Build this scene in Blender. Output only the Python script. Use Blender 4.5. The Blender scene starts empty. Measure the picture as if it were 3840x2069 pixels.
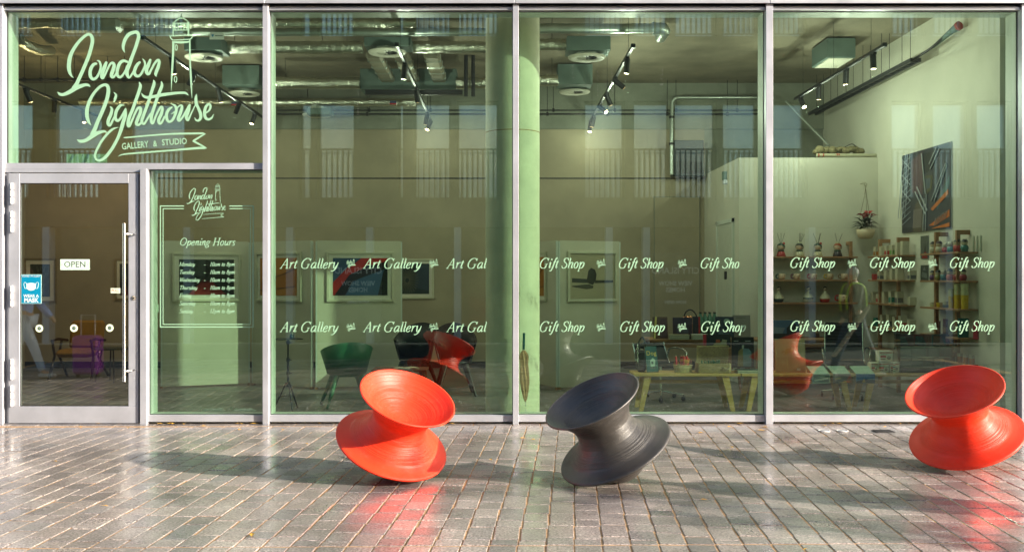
import bpy, math, random
from mathutils import Vector, Matrix
random.seed(11)
S = bpy.context.scene
COL = S.collection
R = math.radians

# ---------------------------------------------------------------- camera, light, exposure
CAMY, EYE, F, PX0, PY0 = -10.74, 1.6, 3700.0, 1880.0, 1034.5
cam_d = bpy.data.cameras.new("camera")
cam = bpy.data.objects.new("camera", cam_d)
COL.objects.link(cam)
cam.location = (0, CAMY, EYE)
cam.rotation_euler = (R(90), 0, 0)
cam_d.sensor_width = 36.0
cam_d.lens = 36.0 * F / 3840.0
cam_d.shift_x = (1920 - PX0) / 3840.0
cam_d.clip_start = 0.05
cam_d.clip_end = 1000
S.camera = cam

SUN_EL, SUN_AZ = 18.5, 67.5            # azimuth counted from the shopfront's normal towards the right
world = bpy.data.worlds.new("World")
S.world = world
world.use_nodes = True
nt = world.node_tree
sky = nt.nodes.new("ShaderNodeTexSky")
sky.sky_type = 'NISHITA'
sky.sun_disc = False
sky.sun_elevation = R(SUN_EL)
sky.sun_rotation = R(180 - SUN_AZ)
sky.air_density = 1.0
sky.dust_density = 1.5
nt.links.new(sky.outputs[0], nt.nodes["Background"].inputs[0])
nt.nodes["Background"].inputs[1].default_value = 0.115

sun_d = bpy.data.lights.new("sun", 'SUN')
sun_d.energy = 4.8
sun_d.angle = R(0.6)
sun_d.color = (1.0, 0.90, 0.77)
sun = bpy.data.objects.new("sun", sun_d)
COL.objects.link(sun)
_sd = Vector((math.sin(R(SUN_AZ)) * math.cos(R(SUN_EL)), -math.cos(R(SUN_AZ)) * math.cos(R(SUN_EL)), math.sin(R(SUN_EL))))
sun.rotation_euler = _sd.to_track_quat('Z', 'Y').to_euler()
sun.location = (12, -9, 9)

S.view_settings.view_transform = 'Standard'
S.view_settings.look = 'None'
S.view_settings.gamma = 1.0
S.view_settings.use_curve_mapping = False
S.view_settings.exposure = 1.5
S.render.engine = 'CYCLES'
cy = S.cycles
cy.use_denoising = True
cy.max_bounces = 10
cy.diffuse_bounces = 4
cy.glossy_bounces = 5
cy.transparent_max_bounces = 24
cy.transmission_bounces = 4
cy.sample_clamp_indirect = 6.0
cy.caustics_reflective = False
cy.caustics_refractive = False

# ---------------------------------------------------------------- helpers
def P(px, py, z):
    """a photograph pixel at z metres from the camera plane -> a point in the place"""
    return Vector(((px - PX0) / F * z, CAMY + z, EYE + (PY0 - py) / F * z))

WM = {}
def link(o, parent=None, m=None):
    COL.objects.link(o)
    m = m or Matrix()
    if parent is not None:
        o.parent = parent
        o.matrix_basis = WM[parent.name].inverted() @ m
    else:
        o.matrix_basis = m
    WM[o.name] = m
    return o

def props(o, label=None, cat=None, group=None, kind=None):
    if label: o['label'] = label
    if cat: o['category'] = cat
    if group: o['group'] = group
    if kind: o['kind'] = kind
    return o

def thing(name, label, cat, loc=(0, 0, 0), rz=0.0, group=None, rot=None):
    o = bpy.data.objects.new(name, None)
    o.empty_display_size = 0.1
    m = Matrix.Translation(Vector(loc)) @ (rot.to_4x4() if rot is not None else Matrix.Rotation(rz, 4, 'Z'))
    link(o, None, m)
    return props(o, label, cat, group)

def cr(pts, n=6, closed=False):
    """Catmull-Rom through points of any dimension"""
    out = []
    L = len(pts)
    if L < 3 and not closed:
        a, b = pts[0], pts[-1]
        return [tuple(a[k] + (b[k] - a[k]) * i / n for k in range(len(a))) for i in range(n + 1)]
    seg = L if closed else L - 1
    for i in range(seg):
        if closed:
            p = [pts[(i + j - 1) % L] for j in range(4)]
        else:
            p = [pts[max(i - 1, 0)], pts[i], pts[i + 1], pts[min(i + 2, L - 1)]]
        for s in range(n):
            t = s / n
            out.append(tuple(0.5 * (2 * p[1][k] + (p[2][k] - p[0][k]) * t + (2 * p[0][k] - 5 * p[1][k] + 4 * p[2][k] - p[3][k]) * t * t
                                    + (3 * p[1][k] - p[0][k] - 3 * p[2][k] + p[3][k]) * t ** 3) for k in range(len(p[0]))))
    out.append(tuple(pts[0] if closed else pts[-1]))
    return out

class MB:
    def __init__(self):
        self.v = []; self.f = []; self.uv = []; self.sm = []; self.mi = []
        self.M = None; self.cur = 0
    def add(self, vs, fs, smooth=False, uvs=None):
        o = len(self.v)
        if self.M is not None:
            vs = [self.M @ Vector(v) for v in vs]
        self.v += [tuple(v) for v in vs]
        self.f += [tuple(i + o for i in f) for f in fs]
        self.sm += [smooth] * len(fs)
        self.mi += [self.cur] * len(fs)
        self.uv += (uvs if uvs else [None] * len(fs))
        return self
    def box(self, x0, x1, y0, y1, z0, z1, bev=0.0):
        if bev <= 0:
            vs = [(x0, y0, z0), (x1, y0, z0), (x1, y1, z0), (x0, y1, z0), (x0, y0, z1), (x1, y0, z1), (x1, y1, z1), (x0, y1, z1)]
            return self.add(vs, [(0, 3, 2, 1), (4, 5, 6, 7), (0, 1, 5, 4), (1, 2, 6, 5), (2, 3, 7, 6), (3, 0, 4, 7)])
        b = min(bev, (x1 - x0) / 2.1, (y1 - y0) / 2.1, (z1 - z0) / 2.1)
        vs = []; fs = []
        ix = {}
        for sx in (0, 1):
            for sy in (0, 1):
                for sz in (0, 1):
                    X = (x0, x1)[sx]; Y = (y0, y1)[sy]; Z = (z0, z1)[sz]
                    dx = b if sx == 0 else -b; dy = b if sy == 0 else -b; dz = b if sz == 0 else -b
                    for ax, p in enumerate(((X, Y + dy, Z + dz), (X + dx, Y, Z + dz), (X + dx, Y + dy, Z))):
                        ix[(sx, sy, sz, ax)] = len(vs); vs.append(p)
        def q(*k): fs.append(tuple(ix[a] for a in k))
        for s in (0, 1):
            a = [(s, 0, 0, 0), (s, 1, 0, 0), (s, 1, 1, 0), (s, 0, 1, 0)]; q(*(a if s else a[::-1]))
            a = [(0, s, 0, 1), (1, s, 0, 1), (1, s, 1, 1), (0, s, 1, 1)]; q(*(a[::-1] if s else a))
            a = [(0, 0, s, 2), (1, 0, s, 2), (1, 1, s, 2), (0, 1, s, 2)]; q(*(a if s else a[::-1]))
        for s in (0, 1):
            for t in (0, 1):
                q((s, t, 0, 0), (s, t, 1, 0), (s, t, 1, 1), (s, t, 0, 1))
                q((s, 0, t, 0), (s, 1, t, 0), (s, 1, t, 2), (s, 0, t, 2))
                q((0, s, t, 1), (1, s, t, 1), (1, s, t, 2), (0, s, t, 2))
        for k in [(a, b_, c) for a in (0, 1) for b_ in (0, 1) for c in (0, 1)]:
            q(k + (0,), k + (1,), k + (2,))
        return self.add(vs, fs)
    def cyl(self, p0, p1, r0, r1=None, n=12, caps=True, smooth=True):
        r1 = r0 if r1 is None else r1
        p0 = Vector(p0); p1 = Vector(p1)
        d = (p1 - p0).normalized()
        a = d.orthogonal().normalized(); b = d.cross(a)
        vs = []
        for p, r in ((p0, r0), (p1, r1)):
            for i in range(n):
                t = 2 * math.pi * i / n
                vs.append(p + a * (r * math.cos(t)) + b * (r * math.sin(t)))
        self.add(vs, [(i, (i + 1) % n, n + (i + 1) % n, n + i) for i in range(n)], smooth)
        if caps:
            self.add(vs, [tuple(range(n - 1, -1, -1)), tuple(range(n, 2 * n))], False)
        return self
    def tube(self, pts, r, n=8, caps=True):
        pts = [Vector(p) for p in pts]
        rr = r if isinstance(r, (list, tuple)) else [r] * len(pts)
        vs = []
        up = None
        for i, p in enumerate(pts):
            d = (pts[min(i + 1, len(pts) - 1)] - pts[max(i - 1, 0)])
            if d.length < 1e-9: d = Vector((0, 0, 1))
            d.normalize()
            a = d.orthogonal() if up is None else up - d * up.dot(d)
            if a.length < 1e-6: a = d.orthogonal()
            a.normalize(); up = a; b = d.cross(a)
            for k in range(n):
                t = 2 * math.pi * k / n
                vs.append(p + (a * math.cos(t) + b * math.sin(t)) * rr[i])
        fs = []
        for i in range(len(pts) - 1):
            for k in range(n):
                fs.append((i * n + k, i * n + (k + 1) % n, (i + 1) * n + (k + 1) % n, (i + 1) * n + k))
        self.add(vs, fs, True)
        if caps:
            self.add(vs, [tuple(range(n - 1, -1, -1)), tuple(range((len(pts) - 1) * n, len(pts) * n))])
        return self
    def lathe(self, prof, n=24, c=(0, 0, 0), smooth=True, sx=1.0, sy=1.0):
        vs = []; fs = []; uvs = []
        L = 0; ls = [0]
        for i in range(1, len(prof)):
            L += math.hypot(prof[i][0] - prof[i - 1][0], prof[i][1] - prof[i - 1][1]); ls.append(L)
        for (r, z) in prof:
            for k in range(n):
                t = 2 * math.pi * k / n
                vs.append((c[0] + max(r, 1e-5) * math.cos(t) * sx, c[1] + max(r, 1e-5) * math.sin(t) * sy, c[2] + z))
        for i in range(len(prof) - 1):
            for k in range(n):
                fs.append((i * n + k, i * n + (k + 1) % n, (i + 1) * n + (k + 1) % n, (i + 1) * n + k))
                uvs.append([(k / n, ls[i]), ((k + 1) / n, ls[i]), ((k + 1) / n, ls[i + 1]), (k / n, ls[i + 1])])
        return self.add(vs, fs, smooth, uvs)
    def ball(self, c, r, n=12, m=8, sz=1.0):
        return self.lathe([(r * math.sin(math.pi * i / m), -r * sz * math.cos(math.pi * i / m)) for i in range(m + 1)], n, c)
    def quad(self, a, b, c, d):
        return self.add([a, b, c, d], [(0, 1, 2, 3)], False, [[(0, 0), (1, 0), (1, 1), (0, 1)]])
    def prism(self, poly, y0, y1):
        """poly in x,z; from y0 (front) to y1"""
        n = len(poly)
        vs = [(x, y0, z) for x, z in poly] + [(x, y1, z) for x, z in poly]
        return self.add(vs, [tuple(range(n)), tuple(range(2 * n - 1, n - 1, -1))] + [(i, n + i, n + (i + 1) % n, (i + 1) % n) for i in range(n)])
    def mesh(self, name, mats):
        me = bpy.data.meshes.new(name)
        me.from_pydata([tuple(v) for v in self.v], [], self.f)
        me.polygons.foreach_set("use_smooth", self.sm)
        if any(self.mi): me.polygons.foreach_set("material_index", self.mi)
        if any(u is not None for u in self.uv):
            uvl = me.uv_layers.new(name="UVMap")
            k = 0
            for u, f in zip(self.uv, self.f):
                for j in range(len(f)):
                    if u is not None: uvl.data[k].uv = u[j]
                    k += 1
        for m in (mats if isinstance(mats, (list, tuple)) else [mats]): me.materials.append(m)
        me.update()
        return me
    def build(self, name, mat, parent=None, label=None, local=False, kind=None, cat=None, group=None):
        """vertices are in world coordinates unless local"""
        me = self.mesh(name, mat)
        o = bpy.data.objects.new(name, me)
        if parent is not None and not local:
            me.transform(WM[parent.name].inverted())
        link(o, parent, WM[parent.name].copy() if parent is not None else Matrix())
        props(o, label, cat, group, kind)
        return o

def copy_tree(src, loc, rz=0.0, label=None, group=None, name=None):
    def cp(o, parent):
        c = o.copy()
        COL.objects.link(c)
        if parent is not None:
            c.parent = parent
        return c
    r = cp(src, None)
    r.matrix_basis = Matrix.Translation(Vector(loc)) @ Matrix.Rotation(rz, 4, 'Z')
    WM[r.name] = r.matrix_basis.copy()
    if label: r['label'] = label
    if group: r['group'] = group
    for ch in list(src.children):
        c = cp(ch, r); WM[c.name] = WM[r.name] @ c.matrix_basis
        for g in list(ch.children):
            d = cp(g, c); WM[d.name] = WM[c.name] @ d.matrix_basis
    return r

# ---------------------------------------------------------------- materials
def N(m, t, **kw):
    n = m.node_tree.nodes.new(t)
    for k, v in kw.items():
        if k.startswith('i_'):
            key = k[2:].replace('_', ' ')
            n.inputs[int(key) if key.isdigit() else key].default_value = v
        else:
            setattr(n, k, v)
    return n
def LK(m, a, b): m.node_tree.links.new(a, b)
def ramp(m, src, stops):
    r = N(m, "ShaderNodeValToRGB")
    while len(r.color_ramp.elements) < len(stops): r.color_ramp.elements.new(0.5)
    for e, (p, c) in zip(r.color_ramp.elements, stops):
        e.position = p; e.color = (c[0], c[1], c[2], 1) if isinstance(c, (tuple, list)) else (c, c, c, 1)
    LK(m, src, r.inputs[0])
    return r
def mat(name, col, rough=0.5, metal=0.0, var=0.08, scale=6.0, bump=0.0, bscale=60.0, spec=0.5, coat=0.0, emit=None, aniso=(1, 1, 1)):
    m = bpy.data.materials.new(name); m.use_nodes = True
    b = m.node_tree.nodes["Principled BSDF"]
    b.inputs["Roughness"].default_value = rough
    b.inputs["Metallic"].default_value = metal
    b.inputs["Specular IOR Level"].default_value = spec
    b.inputs["Coat Weight"].default_value = coat
    tc = N(m, "ShaderNodeTexCoord")
    mp = N(m, "ShaderNodeMapping"); mp.inputs["Scale"].default_value = aniso
    LK(m, tc.outputs["Object"], mp.inputs[0])
    if var > 0:
        n1 = N(m, "ShaderNodeTexNoise", i_Scale=scale, i_Detail=6.0, i_Roughness=0.6)
        LK(m, mp.outputs[0], n1.inputs["Vector"])
        r = ramp(m, n1.outputs[0], [(0.3, [c * (1 - var) for c in col]), (0.7, [min(1, c * (1 + var)) for c in col])])
        LK(m, r.outputs[0], b.inputs["Base Color"])
        rr = N(m, "ShaderNodeMapRange", i_1=0.3, i_2=0.7, i_3=max(0, rough - 0.06), i_4=min(1, rough + 0.06))
        LK(m, n1.outputs[0], rr.inputs[0]); LK(m, rr.outputs[0], b.inputs["Roughness"])
    else:
        b.inputs["Base Color"].default_value = (*col, 1)
    if bump > 0:
        n2 = N(m, "ShaderNodeTexNoise", i_Scale=bscale, i_Detail=5.0)
        LK(m, mp.outputs[0], n2.inputs["Vector"])
        bp = N(m, "ShaderNodeBump", i_Strength=bump, i_Distance=0.01)
        LK(m, n2.outputs[0], bp.inputs["Height"]); LK(m, bp.outputs[0], b.inputs["Normal"])
    if emit:
        b.inputs["Emission Color"].default_value = (*emit[:3], 1); b.inputs["Emission Strength"].default_value = emit[3]
    return m
_mc = {}
def flat(col, rough=0.5, **kw):
    k = (tuple(round(c, 3) for c in col), rough, tuple(sorted(kw.items())))
    if k not in _mc:
        _mc[k] = mat("paint_%d" % len(_mc), col, rough, var=kw.pop('var', 0.06), **kw)
    return _mc[k]

def wood(name, c1, c2, rough=0.45, axis=(1, 8, 8)):
    m = bpy.data.materials.new(name); m.use_nodes = True
    b = m.node_tree.nodes["Principled BSDF"]; b.inputs["Roughness"].default_value = rough
    tc = N(m, "ShaderNodeTexCoord"); mp = N(m, "ShaderNodeMapping"); mp.inputs["Scale"].default_value = axis
    n1 = N(m, "ShaderNodeTexNoise", i_Scale=5.0, i_Detail=8.0, i_Distortion=0.6)
    LK(m, tc.outputs["Object"], mp.inputs[0]); LK(m, mp.outputs[0], n1.inputs["Vector"])
    r = ramp(m, n1.outputs[0], [(0.3, c1), (0.7, c2)]); LK(m, r.outputs[0], b.inputs["Base Color"])
    return m

M = {}
M["alu"] = mat("satin_aluminium", (0.43, 0.44, 0.48), 0.42, 0.35, 0.10, 3.0, spec=0.5)
M['alu_in'] = mat("pale_frame_paint", (0.62, 0.66, 0.60), 0.5, 0.0, 0.06, 3.0)
M['steel'] = mat("brushed_steel", (0.72, 0.70, 0.68), 0.22, 1.0, 0.05, 30.0, aniso=(20, 20, 1))
M['chrome'] = mat("chrome", (0.8, 0.8, 0.8), 0.12, 1.0, 0.0)
M['gasket'] = mat("black_gasket", (0.02, 0.02, 0.022), 0.6, var=0.1)
M['white'] = mat("white_paint", (0.60, 0.58, 0.49), 0.7, 0, 0.10, 0.9, bump=0.05, bscale=90)
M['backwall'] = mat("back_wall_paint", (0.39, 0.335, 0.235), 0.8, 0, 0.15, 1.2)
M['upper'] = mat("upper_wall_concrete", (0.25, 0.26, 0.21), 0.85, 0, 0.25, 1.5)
M['panel'] = mat("display_panel_paint", (0.62, 0.58, 0.46), 0.75, 0, 0.09, 1.1)
M['ceil'] = mat("ceiling_concrete", (0.25, 0.215, 0.155), 0.9, 0, 0.3, 1.2, bump=0.2, bscale=20)
M['plaster'] = mat("column_concrete", (0.74, 0.69, 0.54), 0.7, 0, 0.12, 4.0, bump=0.25, bscale=30)
M['black'] = mat("black_powder_coat", (0.018, 0.018, 0.02), 0.45, 0, 0.1)
M['galv'] = mat("galvanised_steel", (0.42, 0.46, 0.42), 0.38, 0.8, 0.12, 6.0)
M['boxgrey'] = mat("plenum_box_grey", (0.13, 0.18, 0.16), 0.6, 0.1, 0.1)
M['grille'] = mat("diffuser_white", (0.62, 0.60, 0.50), 0.5)
M['woodY'] = wood("oiled_birch", (0.50, 0.30, 0.10), (0.62, 0.40, 0.16), axis=(2, 14, 14))
M['woodB'] = wood("walnut_shelf", (0.25, 0.13, 0.06), (0.38, 0.20, 0.10), axis=(2, 14, 14))
M['woodD'] = wood("dark_stained_wood", (0.035, 0.018, 0.012), (0.07, 0.035, 0.02))
M['vinyl'] = mat("glass_green_vinyl", (0.27, 0.47, 0.31), 0.5, 0, 0.03)  # white film; green light from the glass is put into its colour
M['brown'] = mat("opposite_brickwork", (0.09, 0.075, 0.06), 0.85, 0, 0.2, 3.0)
M['sky_pane'] = mat("sky_pale_pane", (0.78, 0.88, 0.98), 0.10, 0.55, 0.12, 1.3, aniso=(1, 1, 0.3), spec=0.8)  # pale blue of the reflected sky put into the panes' colour
M['glazingbar'] = mat("dark_window_frame", (0.04, 0.04, 0.04), 0.5)

def foil():
    m = bpy.data.materials.new("crinkled_foil_lagging"); m.use_nodes = True
    b = m.node_tree.nodes["Principled BSDF"]
    b.inputs["Base Color"].default_value = (0.66, 0.66, 0.57, 1); b.inputs["Metallic"].default_value = 1.0
    b.inputs["Roughness"].default_value = 0.3
    tc = N(m, "ShaderNodeTexCoord")
    n1 = N(m, "ShaderNodeTexNoise", i_Scale=16.0, i_Detail=6.0, i_Distortion=0.8)
    LK(m, tc.outputs["Object"], n1.inputs["Vector"])
    bp = N(m, "ShaderNodeBump", i_Strength=0.9, i_Distance=0.03)
    LK(m, n1.outputs[0], bp.inputs["Height"]); LK(m, bp.outputs[0], b.inputs["Normal"])
    return m
M['foil'] = foil()

def glass(name, tint, refl=0.05):
    m = bpy.data.materials.new(name); m.use_nodes = True
    t = m.node_tree; t.nodes.remove(t.nodes["Principled BSDF"])
    out = t.nodes["Material Output"]
    tr = N(m, "ShaderNodeBsdfTransparent"); tr.inputs[0].default_value = (*tint, 1)
    gl = N(m, "ShaderNodeBsdfGlossy"); gl.inputs["Roughness"].default_value = 0.0
    gl.inputs[0].default_value = (0.95, 1.0, 0.97, 1)
    lw = N(m, "ShaderNodeLayerWeight"); lw.inputs[0].default_value = 0.5
    pw = N(m, "ShaderNodeMath", operation='POWER'); pw.inputs[1].default_value = 2.05
    LK(m, lw.outputs["Facing"], pw.inputs[0])
    mr = N(m, "ShaderNodeMapRange", i_1=0.0, i_2=1.0, i_3=refl, i_4=1.0)
    LK(m, pw.outputs[0], mr.inputs[0])
    mx = N(m, "ShaderNodeMixShader")
    LK(m, mr.outputs[0], mx.inputs[0]); LK(m, tr.outputs[0], mx.inputs[1]); LK(m, gl.outputs[0], mx.inputs[2])
    # faint dirt and dried rain drops on the pane
    LK(m, mx.outputs[0], out.inputs[0])
    return m
M['glass'] = glass("green_tinted_glass", (0.79, 0.92, 0.825), 0.095)
M['glassdoor'] = glass("door_glass", (0.88, 0.92, 0.86), 0.115)
M['clear'] = glass("clear_acrylic", (0.93, 0.95, 0.95), 0.05)

def granite():
    m = bpy.data.materials.new("wet_granite_sett"); m.use_nodes = True
    b = m.node_tree.nodes["Principled BSDF"]
    tc = N(m, "ShaderNodeTexCoord"); g = N(m, "ShaderNodeNewGeometry"); oi = N(m, "ShaderNodeObjectInfo")
    pos = g.outputs["Position"]
    ad = N(m, "ShaderNodeMath", operation='ADD'); LK(m, g.outputs["Random Per Island"], ad.inputs[0]); LK(m, oi.outputs["Random"], ad.inputs[1])
    fr = N(m, "ShaderNodeMath", operation='FRACT'); LK(m, ad.outputs[0], fr.inputs[0])
    base = ramp(m, fr.outputs[0], [(0.0, (0.19, 0.166, 0.158)), (0.3, (0.26, 0.226, 0.208)), (0.55, (0.33, 0.282, 0.256)), (0.8, (0.29, 0.240, 0.220)), (1.0, (0.22, 0.205, 0.200))])
    n1 = N(m, "ShaderNodeTexNoise", i_Scale=62.0, i_Detail=5.0, i_Roughness=0.8); LK(m, pos, n1.inputs["Vector"])
    sp = ramp(m, n1.outputs[0], [(0.38, 0.35), (0.5, 0.95), (0.60, 2.0)])
    mx = N(m, "ShaderNodeMix", data_type='RGBA', blend_type='MULTIPLY'); mx.inputs[0].default_value = 1.0
    LK(m, base.outputs[0], mx.inputs[6]); LK(m, sp.outputs[0], mx.inputs[7])
    n2 = N(m, "ShaderNodeTexNoise", i_Scale=1.3, i_Detail=6.0, i_Roughness=0.6); LK(m, pos, n2.inputs["Vector"])
    st = ramp(m, n2.outputs[0], [(0.35, 0.68), (0.65, 1.2)])
    mx2 = N(m, "ShaderNodeMix", data_type='RGBA', blend_type='MULTIPLY'); mx2.inputs[0].default_value = 1.0
    LK(m, mx.outputs[2], mx2.inputs[6]); LK(m, st.outputs[0], mx2.inputs[7])
    LK(m, mx2.outputs[2], b.inputs["Base Color"])
    n3 = N(m, "ShaderNodeTexNoise", i_Scale=2.2, i_Detail=4.0); LK(m, pos, n3.inputs["Vector"])
    rr = N(m, "ShaderNodeMapRange", i_1=0.35, i_2=0.65, i_3=0.24, i_4=0.45); LK(m, n3.outputs[0], rr.inputs[0])
    LK(m, rr.outputs[0], b.inputs["Roughness"])
    b.inputs["Specular IOR Level"].default_value = 0.5
    b.inputs["Coat Weight"].default_value = 0.85
    cr_ = N(m, "ShaderNodeMapRange", i_1=0.35, i_2=0.65, i_3=0.12, i_4=0.34); LK(m, n3.outputs[0], cr_.inputs[0]); LK(m, cr_.outputs[0], b.inputs["Coat Roughness"])
    n4 = N(m, "ShaderNodeTexNoise", i_Scale=140.0, i_Detail=4.0); LK(m, pos, n4.inputs["Vector"])
    bp = N(m, "ShaderNodeBump", i_Strength=0.15, i_Distance=0.002); LK(m, n4.outputs[0], bp.inputs["Height"])
    LK(m, bp.outputs[0], b.inputs["Normal"])
    return m
M['granite'] = granite()
M['sand'] = mat("orange_joint_sand", (0.42, 0.25, 0.12), 0.75, 0, 0.35, 25.0, bump=0.4, bscale=200)
M['asphalt'] = mat("street_asphalt", (0.05, 0.05, 0.05), 0.9, 0, 0.2, 3.0, bump=0.3, bscale=120, spec=0.2)

def speck_floor():
    m = bpy.data.materials.new("dark_concrete_floor"); m.use_nodes = True
    b = m.node_tree.nodes["Principled BSDF"]
    g = N(m, "ShaderNodeNewGeometry")
    n1 = N(m, "ShaderNodeTexNoise", i_Scale=2.0, i_Detail=6.0); LK(m, g.outputs["Position"], n1.inputs["Vector"])
    c = ramp(m, n1.outputs[0], [(0.3, (0.10, 0.095, 0.085)), (0.7, (0.17, 0.16, 0.145))])
    v = N(m, "ShaderNodeTexVoronoi", i_Scale=42.0); LK(m, g.outputs["Position"], v.inputs["Vector"])
    s = ramp(m, v.outputs["Distance"], [(0.10, 1.0), (0.17, 0.0)])
    mx = N(m, "ShaderNodeMix", data_type='RGBA'); LK(m, s.outputs[0], mx.inputs[0]); LK(m, c.outputs[0], mx.inputs[6])
    mx.inputs[7].default_value = (0.55, 0.55, 0.5, 1)
    LK(m, mx.outputs[2], b.inputs["Base Color"]); b.inputs["Roughness"].default_value = 0.4
    return m
M['ifloor'] = speck_floor()

def spun(name, col, rough, var, spec):
    m = bpy.data.materials.new(name); m.use_nodes = True
    b = m.node_tree.nodes["Principled BSDF"]
    b.inputs["Roughness"].default_value = rough
    b.inputs["Specular IOR Level"].default_value = spec
    tc = N(m, "ShaderNodeTexCoord"); sx = N(m, "ShaderNodeSeparateXYZ"); LK(m, tc.outputs["UV"], sx.inputs[0])
    cb = N(m, "ShaderNodeCombineXYZ"); LK(m, sx.outputs[1], cb.inputs[1])
    n1 = N(m, "ShaderNodeTexNoise", i_Scale=85.0, i_Detail=3.0, i_Roughness=0.7); LK(m, cb.outputs[0], n1.inputs["Vector"])
    n0 = N(m, "ShaderNodeTexNoise", i_Scale=9.0, i_Detail=2.0); LK(m, cb.outputs[0], n0.inputs["Vector"])
    a = N(m, "ShaderNodeMapRange", i_1=0.4, i_2=0.6, i_3=0.15, i_4=1.0); LK(m, n0.outputs[0], a.inputs[0])
    mu = N(m, "ShaderNodeMath", operation='MULTIPLY'); LK(m, n1.outputs[0], mu.inputs[0]); LK(m, a.outputs[0], mu.inputs[1])
    bp = N(m, "ShaderNodeBump", i_Strength=0.8, i_Distance=0.012); LK(m, mu.outputs[0], bp.inputs["Height"])
    n5 = N(m, "ShaderNodeTexNoise", i_Scale=260.0, i_Detail=2.0); LK(m, tc.outputs["Object"], n5.inputs["Vector"])
    bp2 = N(m, "ShaderNodeBump", i_Strength=0.12, i_Distance=0.003); LK(m, n5.outputs[0], bp2.inputs["Height"]); LK(m, bp.outputs[0], bp2.inputs["Normal"])
    LK(m, bp2.outputs[0], b.inputs["Normal"])
    n6 = N(m, "ShaderNodeTexNoise", i_Scale=5.0, i_Detail=5.0); LK(m, tc.outputs["Object"], n6.inputs["Vector"])
    r = ramp(m, n6.outputs[0], [(0.3, [c * (1 - var) for c in col]), (0.7, [min(1, c * (1 + var)) for c in col])])
    n7 = N(m, "ShaderNodeTexNoise", i_Scale=14.0, i_Detail=8.0, i_Roughness=0.75, i_Distortion=0.5); LK(m, tc.outputs["Object"], n7.inputs["Vector"])
    du = N(m, "ShaderNodeMapRange", i_1=0.54, i_2=0.72, i_3=0.0, i_4=0.22); LK(m, n7.outputs[0], du.inputs[0])
    mx = N(m, "ShaderNodeMix", data_type='RGBA'); LK(m, du.outputs[0], mx.inputs[0]); LK(m, r.outputs[0], mx.inputs[6])
    mx.inputs[7].default_value = (0.5 * col[0] + 0.16, 0.5 * col[1] + 0.13, 0.5 * col[2] + 0.11, 1)   # scuffs and dust film
    LK(m, mx.outputs[2], b.inputs["Base Color"])
    ro = N(m, "ShaderNodeMapRange", i_1=0.3, i_2=0.7, i_3=rough - 0.07, i_4=rough + 0.12); LK(m, n7.outputs[0], ro.inputs[0]); LK(m, ro.outputs[0], b.inputs["Roughness"])
    return m
M['red'] = spun("red_moulded_plastic", (0.85, 0.045, 0.014), 0.40, 0.06, 0.35)
M['dark'] = spun("charcoal_moulded_plastic", (0.044, 0.039, 0.034), 0.45, 0.2, 0.8)

# ---------------------------------------------------------------- lettering
def text_mesh(txt, size, shear=0.0, bold=0.0, align='CENTER'):
    cu = bpy.data.curves.new("txt", 'FONT'); cu.body = txt; cu.size = size; cu.shear = shear; cu.offset = bold
    cu.align_x = align; cu.align_y = 'CENTER'; cu.resolution_u = 2
    o = bpy.data.objects.new("txt", cu); COL.objects.link(o)
    dg = bpy.context.evaluated_depsgraph_get()
    me = bpy.data.meshes.new_from_object(o.evaluated_get(dg))
    vs = [tuple(v.co) for v in me.vertices]; fs = [tuple(p.vertices) for p in me.polygons]
    bpy.data.objects.remove(o); bpy.data.curves.remove(cu); bpy.data.meshes.remove(me)
    return vs, fs
def put_text(mb, txt, size, origin, ux, uy, lift=0.0, **kw):
    """flat print in the plane origin + x*ux + y*uy, scaled"""
    vs, fs = text_mesh(txt, size, **kw)
    ux = Vector(ux); uy = Vector(uy); nrm = ux.cross(uy).normalized()
    mb.add([Vector(origin) + ux * x + uy * y + nrm * lift for x, y, z in vs], fs)
_lift = [0.0]
def ribbon(mb, pts, to, smooth=5, closed=False, caps=True):
    """brush stroke: pts (x, y, width); to(x, y) -> world point on the pane; grows a flat ribbon facing the street"""
    c = cr(pts, smooth, closed)
    L = []; n = len(c)
    _lift[0] = (_lift[0] + 0.00035) % 0.006
    l0 = _lift[0]
    vs = []
    for i, (x, y, w) in enumerate(c):
        a = c[max(i - 1, 0)]; b = c[min(i + 1, n - 1)]
        dx, dy = b[0] - a[0], b[1] - a[1]; d = math.hypot(dx, dy) or 1
        nx, ny = -dy / d * w / 2, dx / d * w / 2
        L.append(((x + nx, y + ny), (x - nx, y - ny)))
    def p3(q, k): 
        v = to(q[0], q[1]); v.y -= l0 * 0.5 + k * 0.000012; return v
    for k, (a, b) in enumerate(L): vs += [p3(a, k), p3(b, k)]
    mb.add(vs, [(2 * i, 2 * i + 1, 2 * i + 3, 2 * i + 2) for i in range(n - 1)])
    if caps and not closed:
        for e, s in ((0, 1), (n - 1, -1)):
            x, y, w = c[e]; q = c[e + s]
            ang = math.atan2(y - q[1], x - q[0])
            cv = [p3((x + w / 2 * math.cos(ang + t), y + w / 2 * math.sin(ang + t)), e) for t in [math.pi * (j / 6 - 0.5) for j in range(7)]]
            mb.add(cv, [tuple(range(7))])

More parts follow.
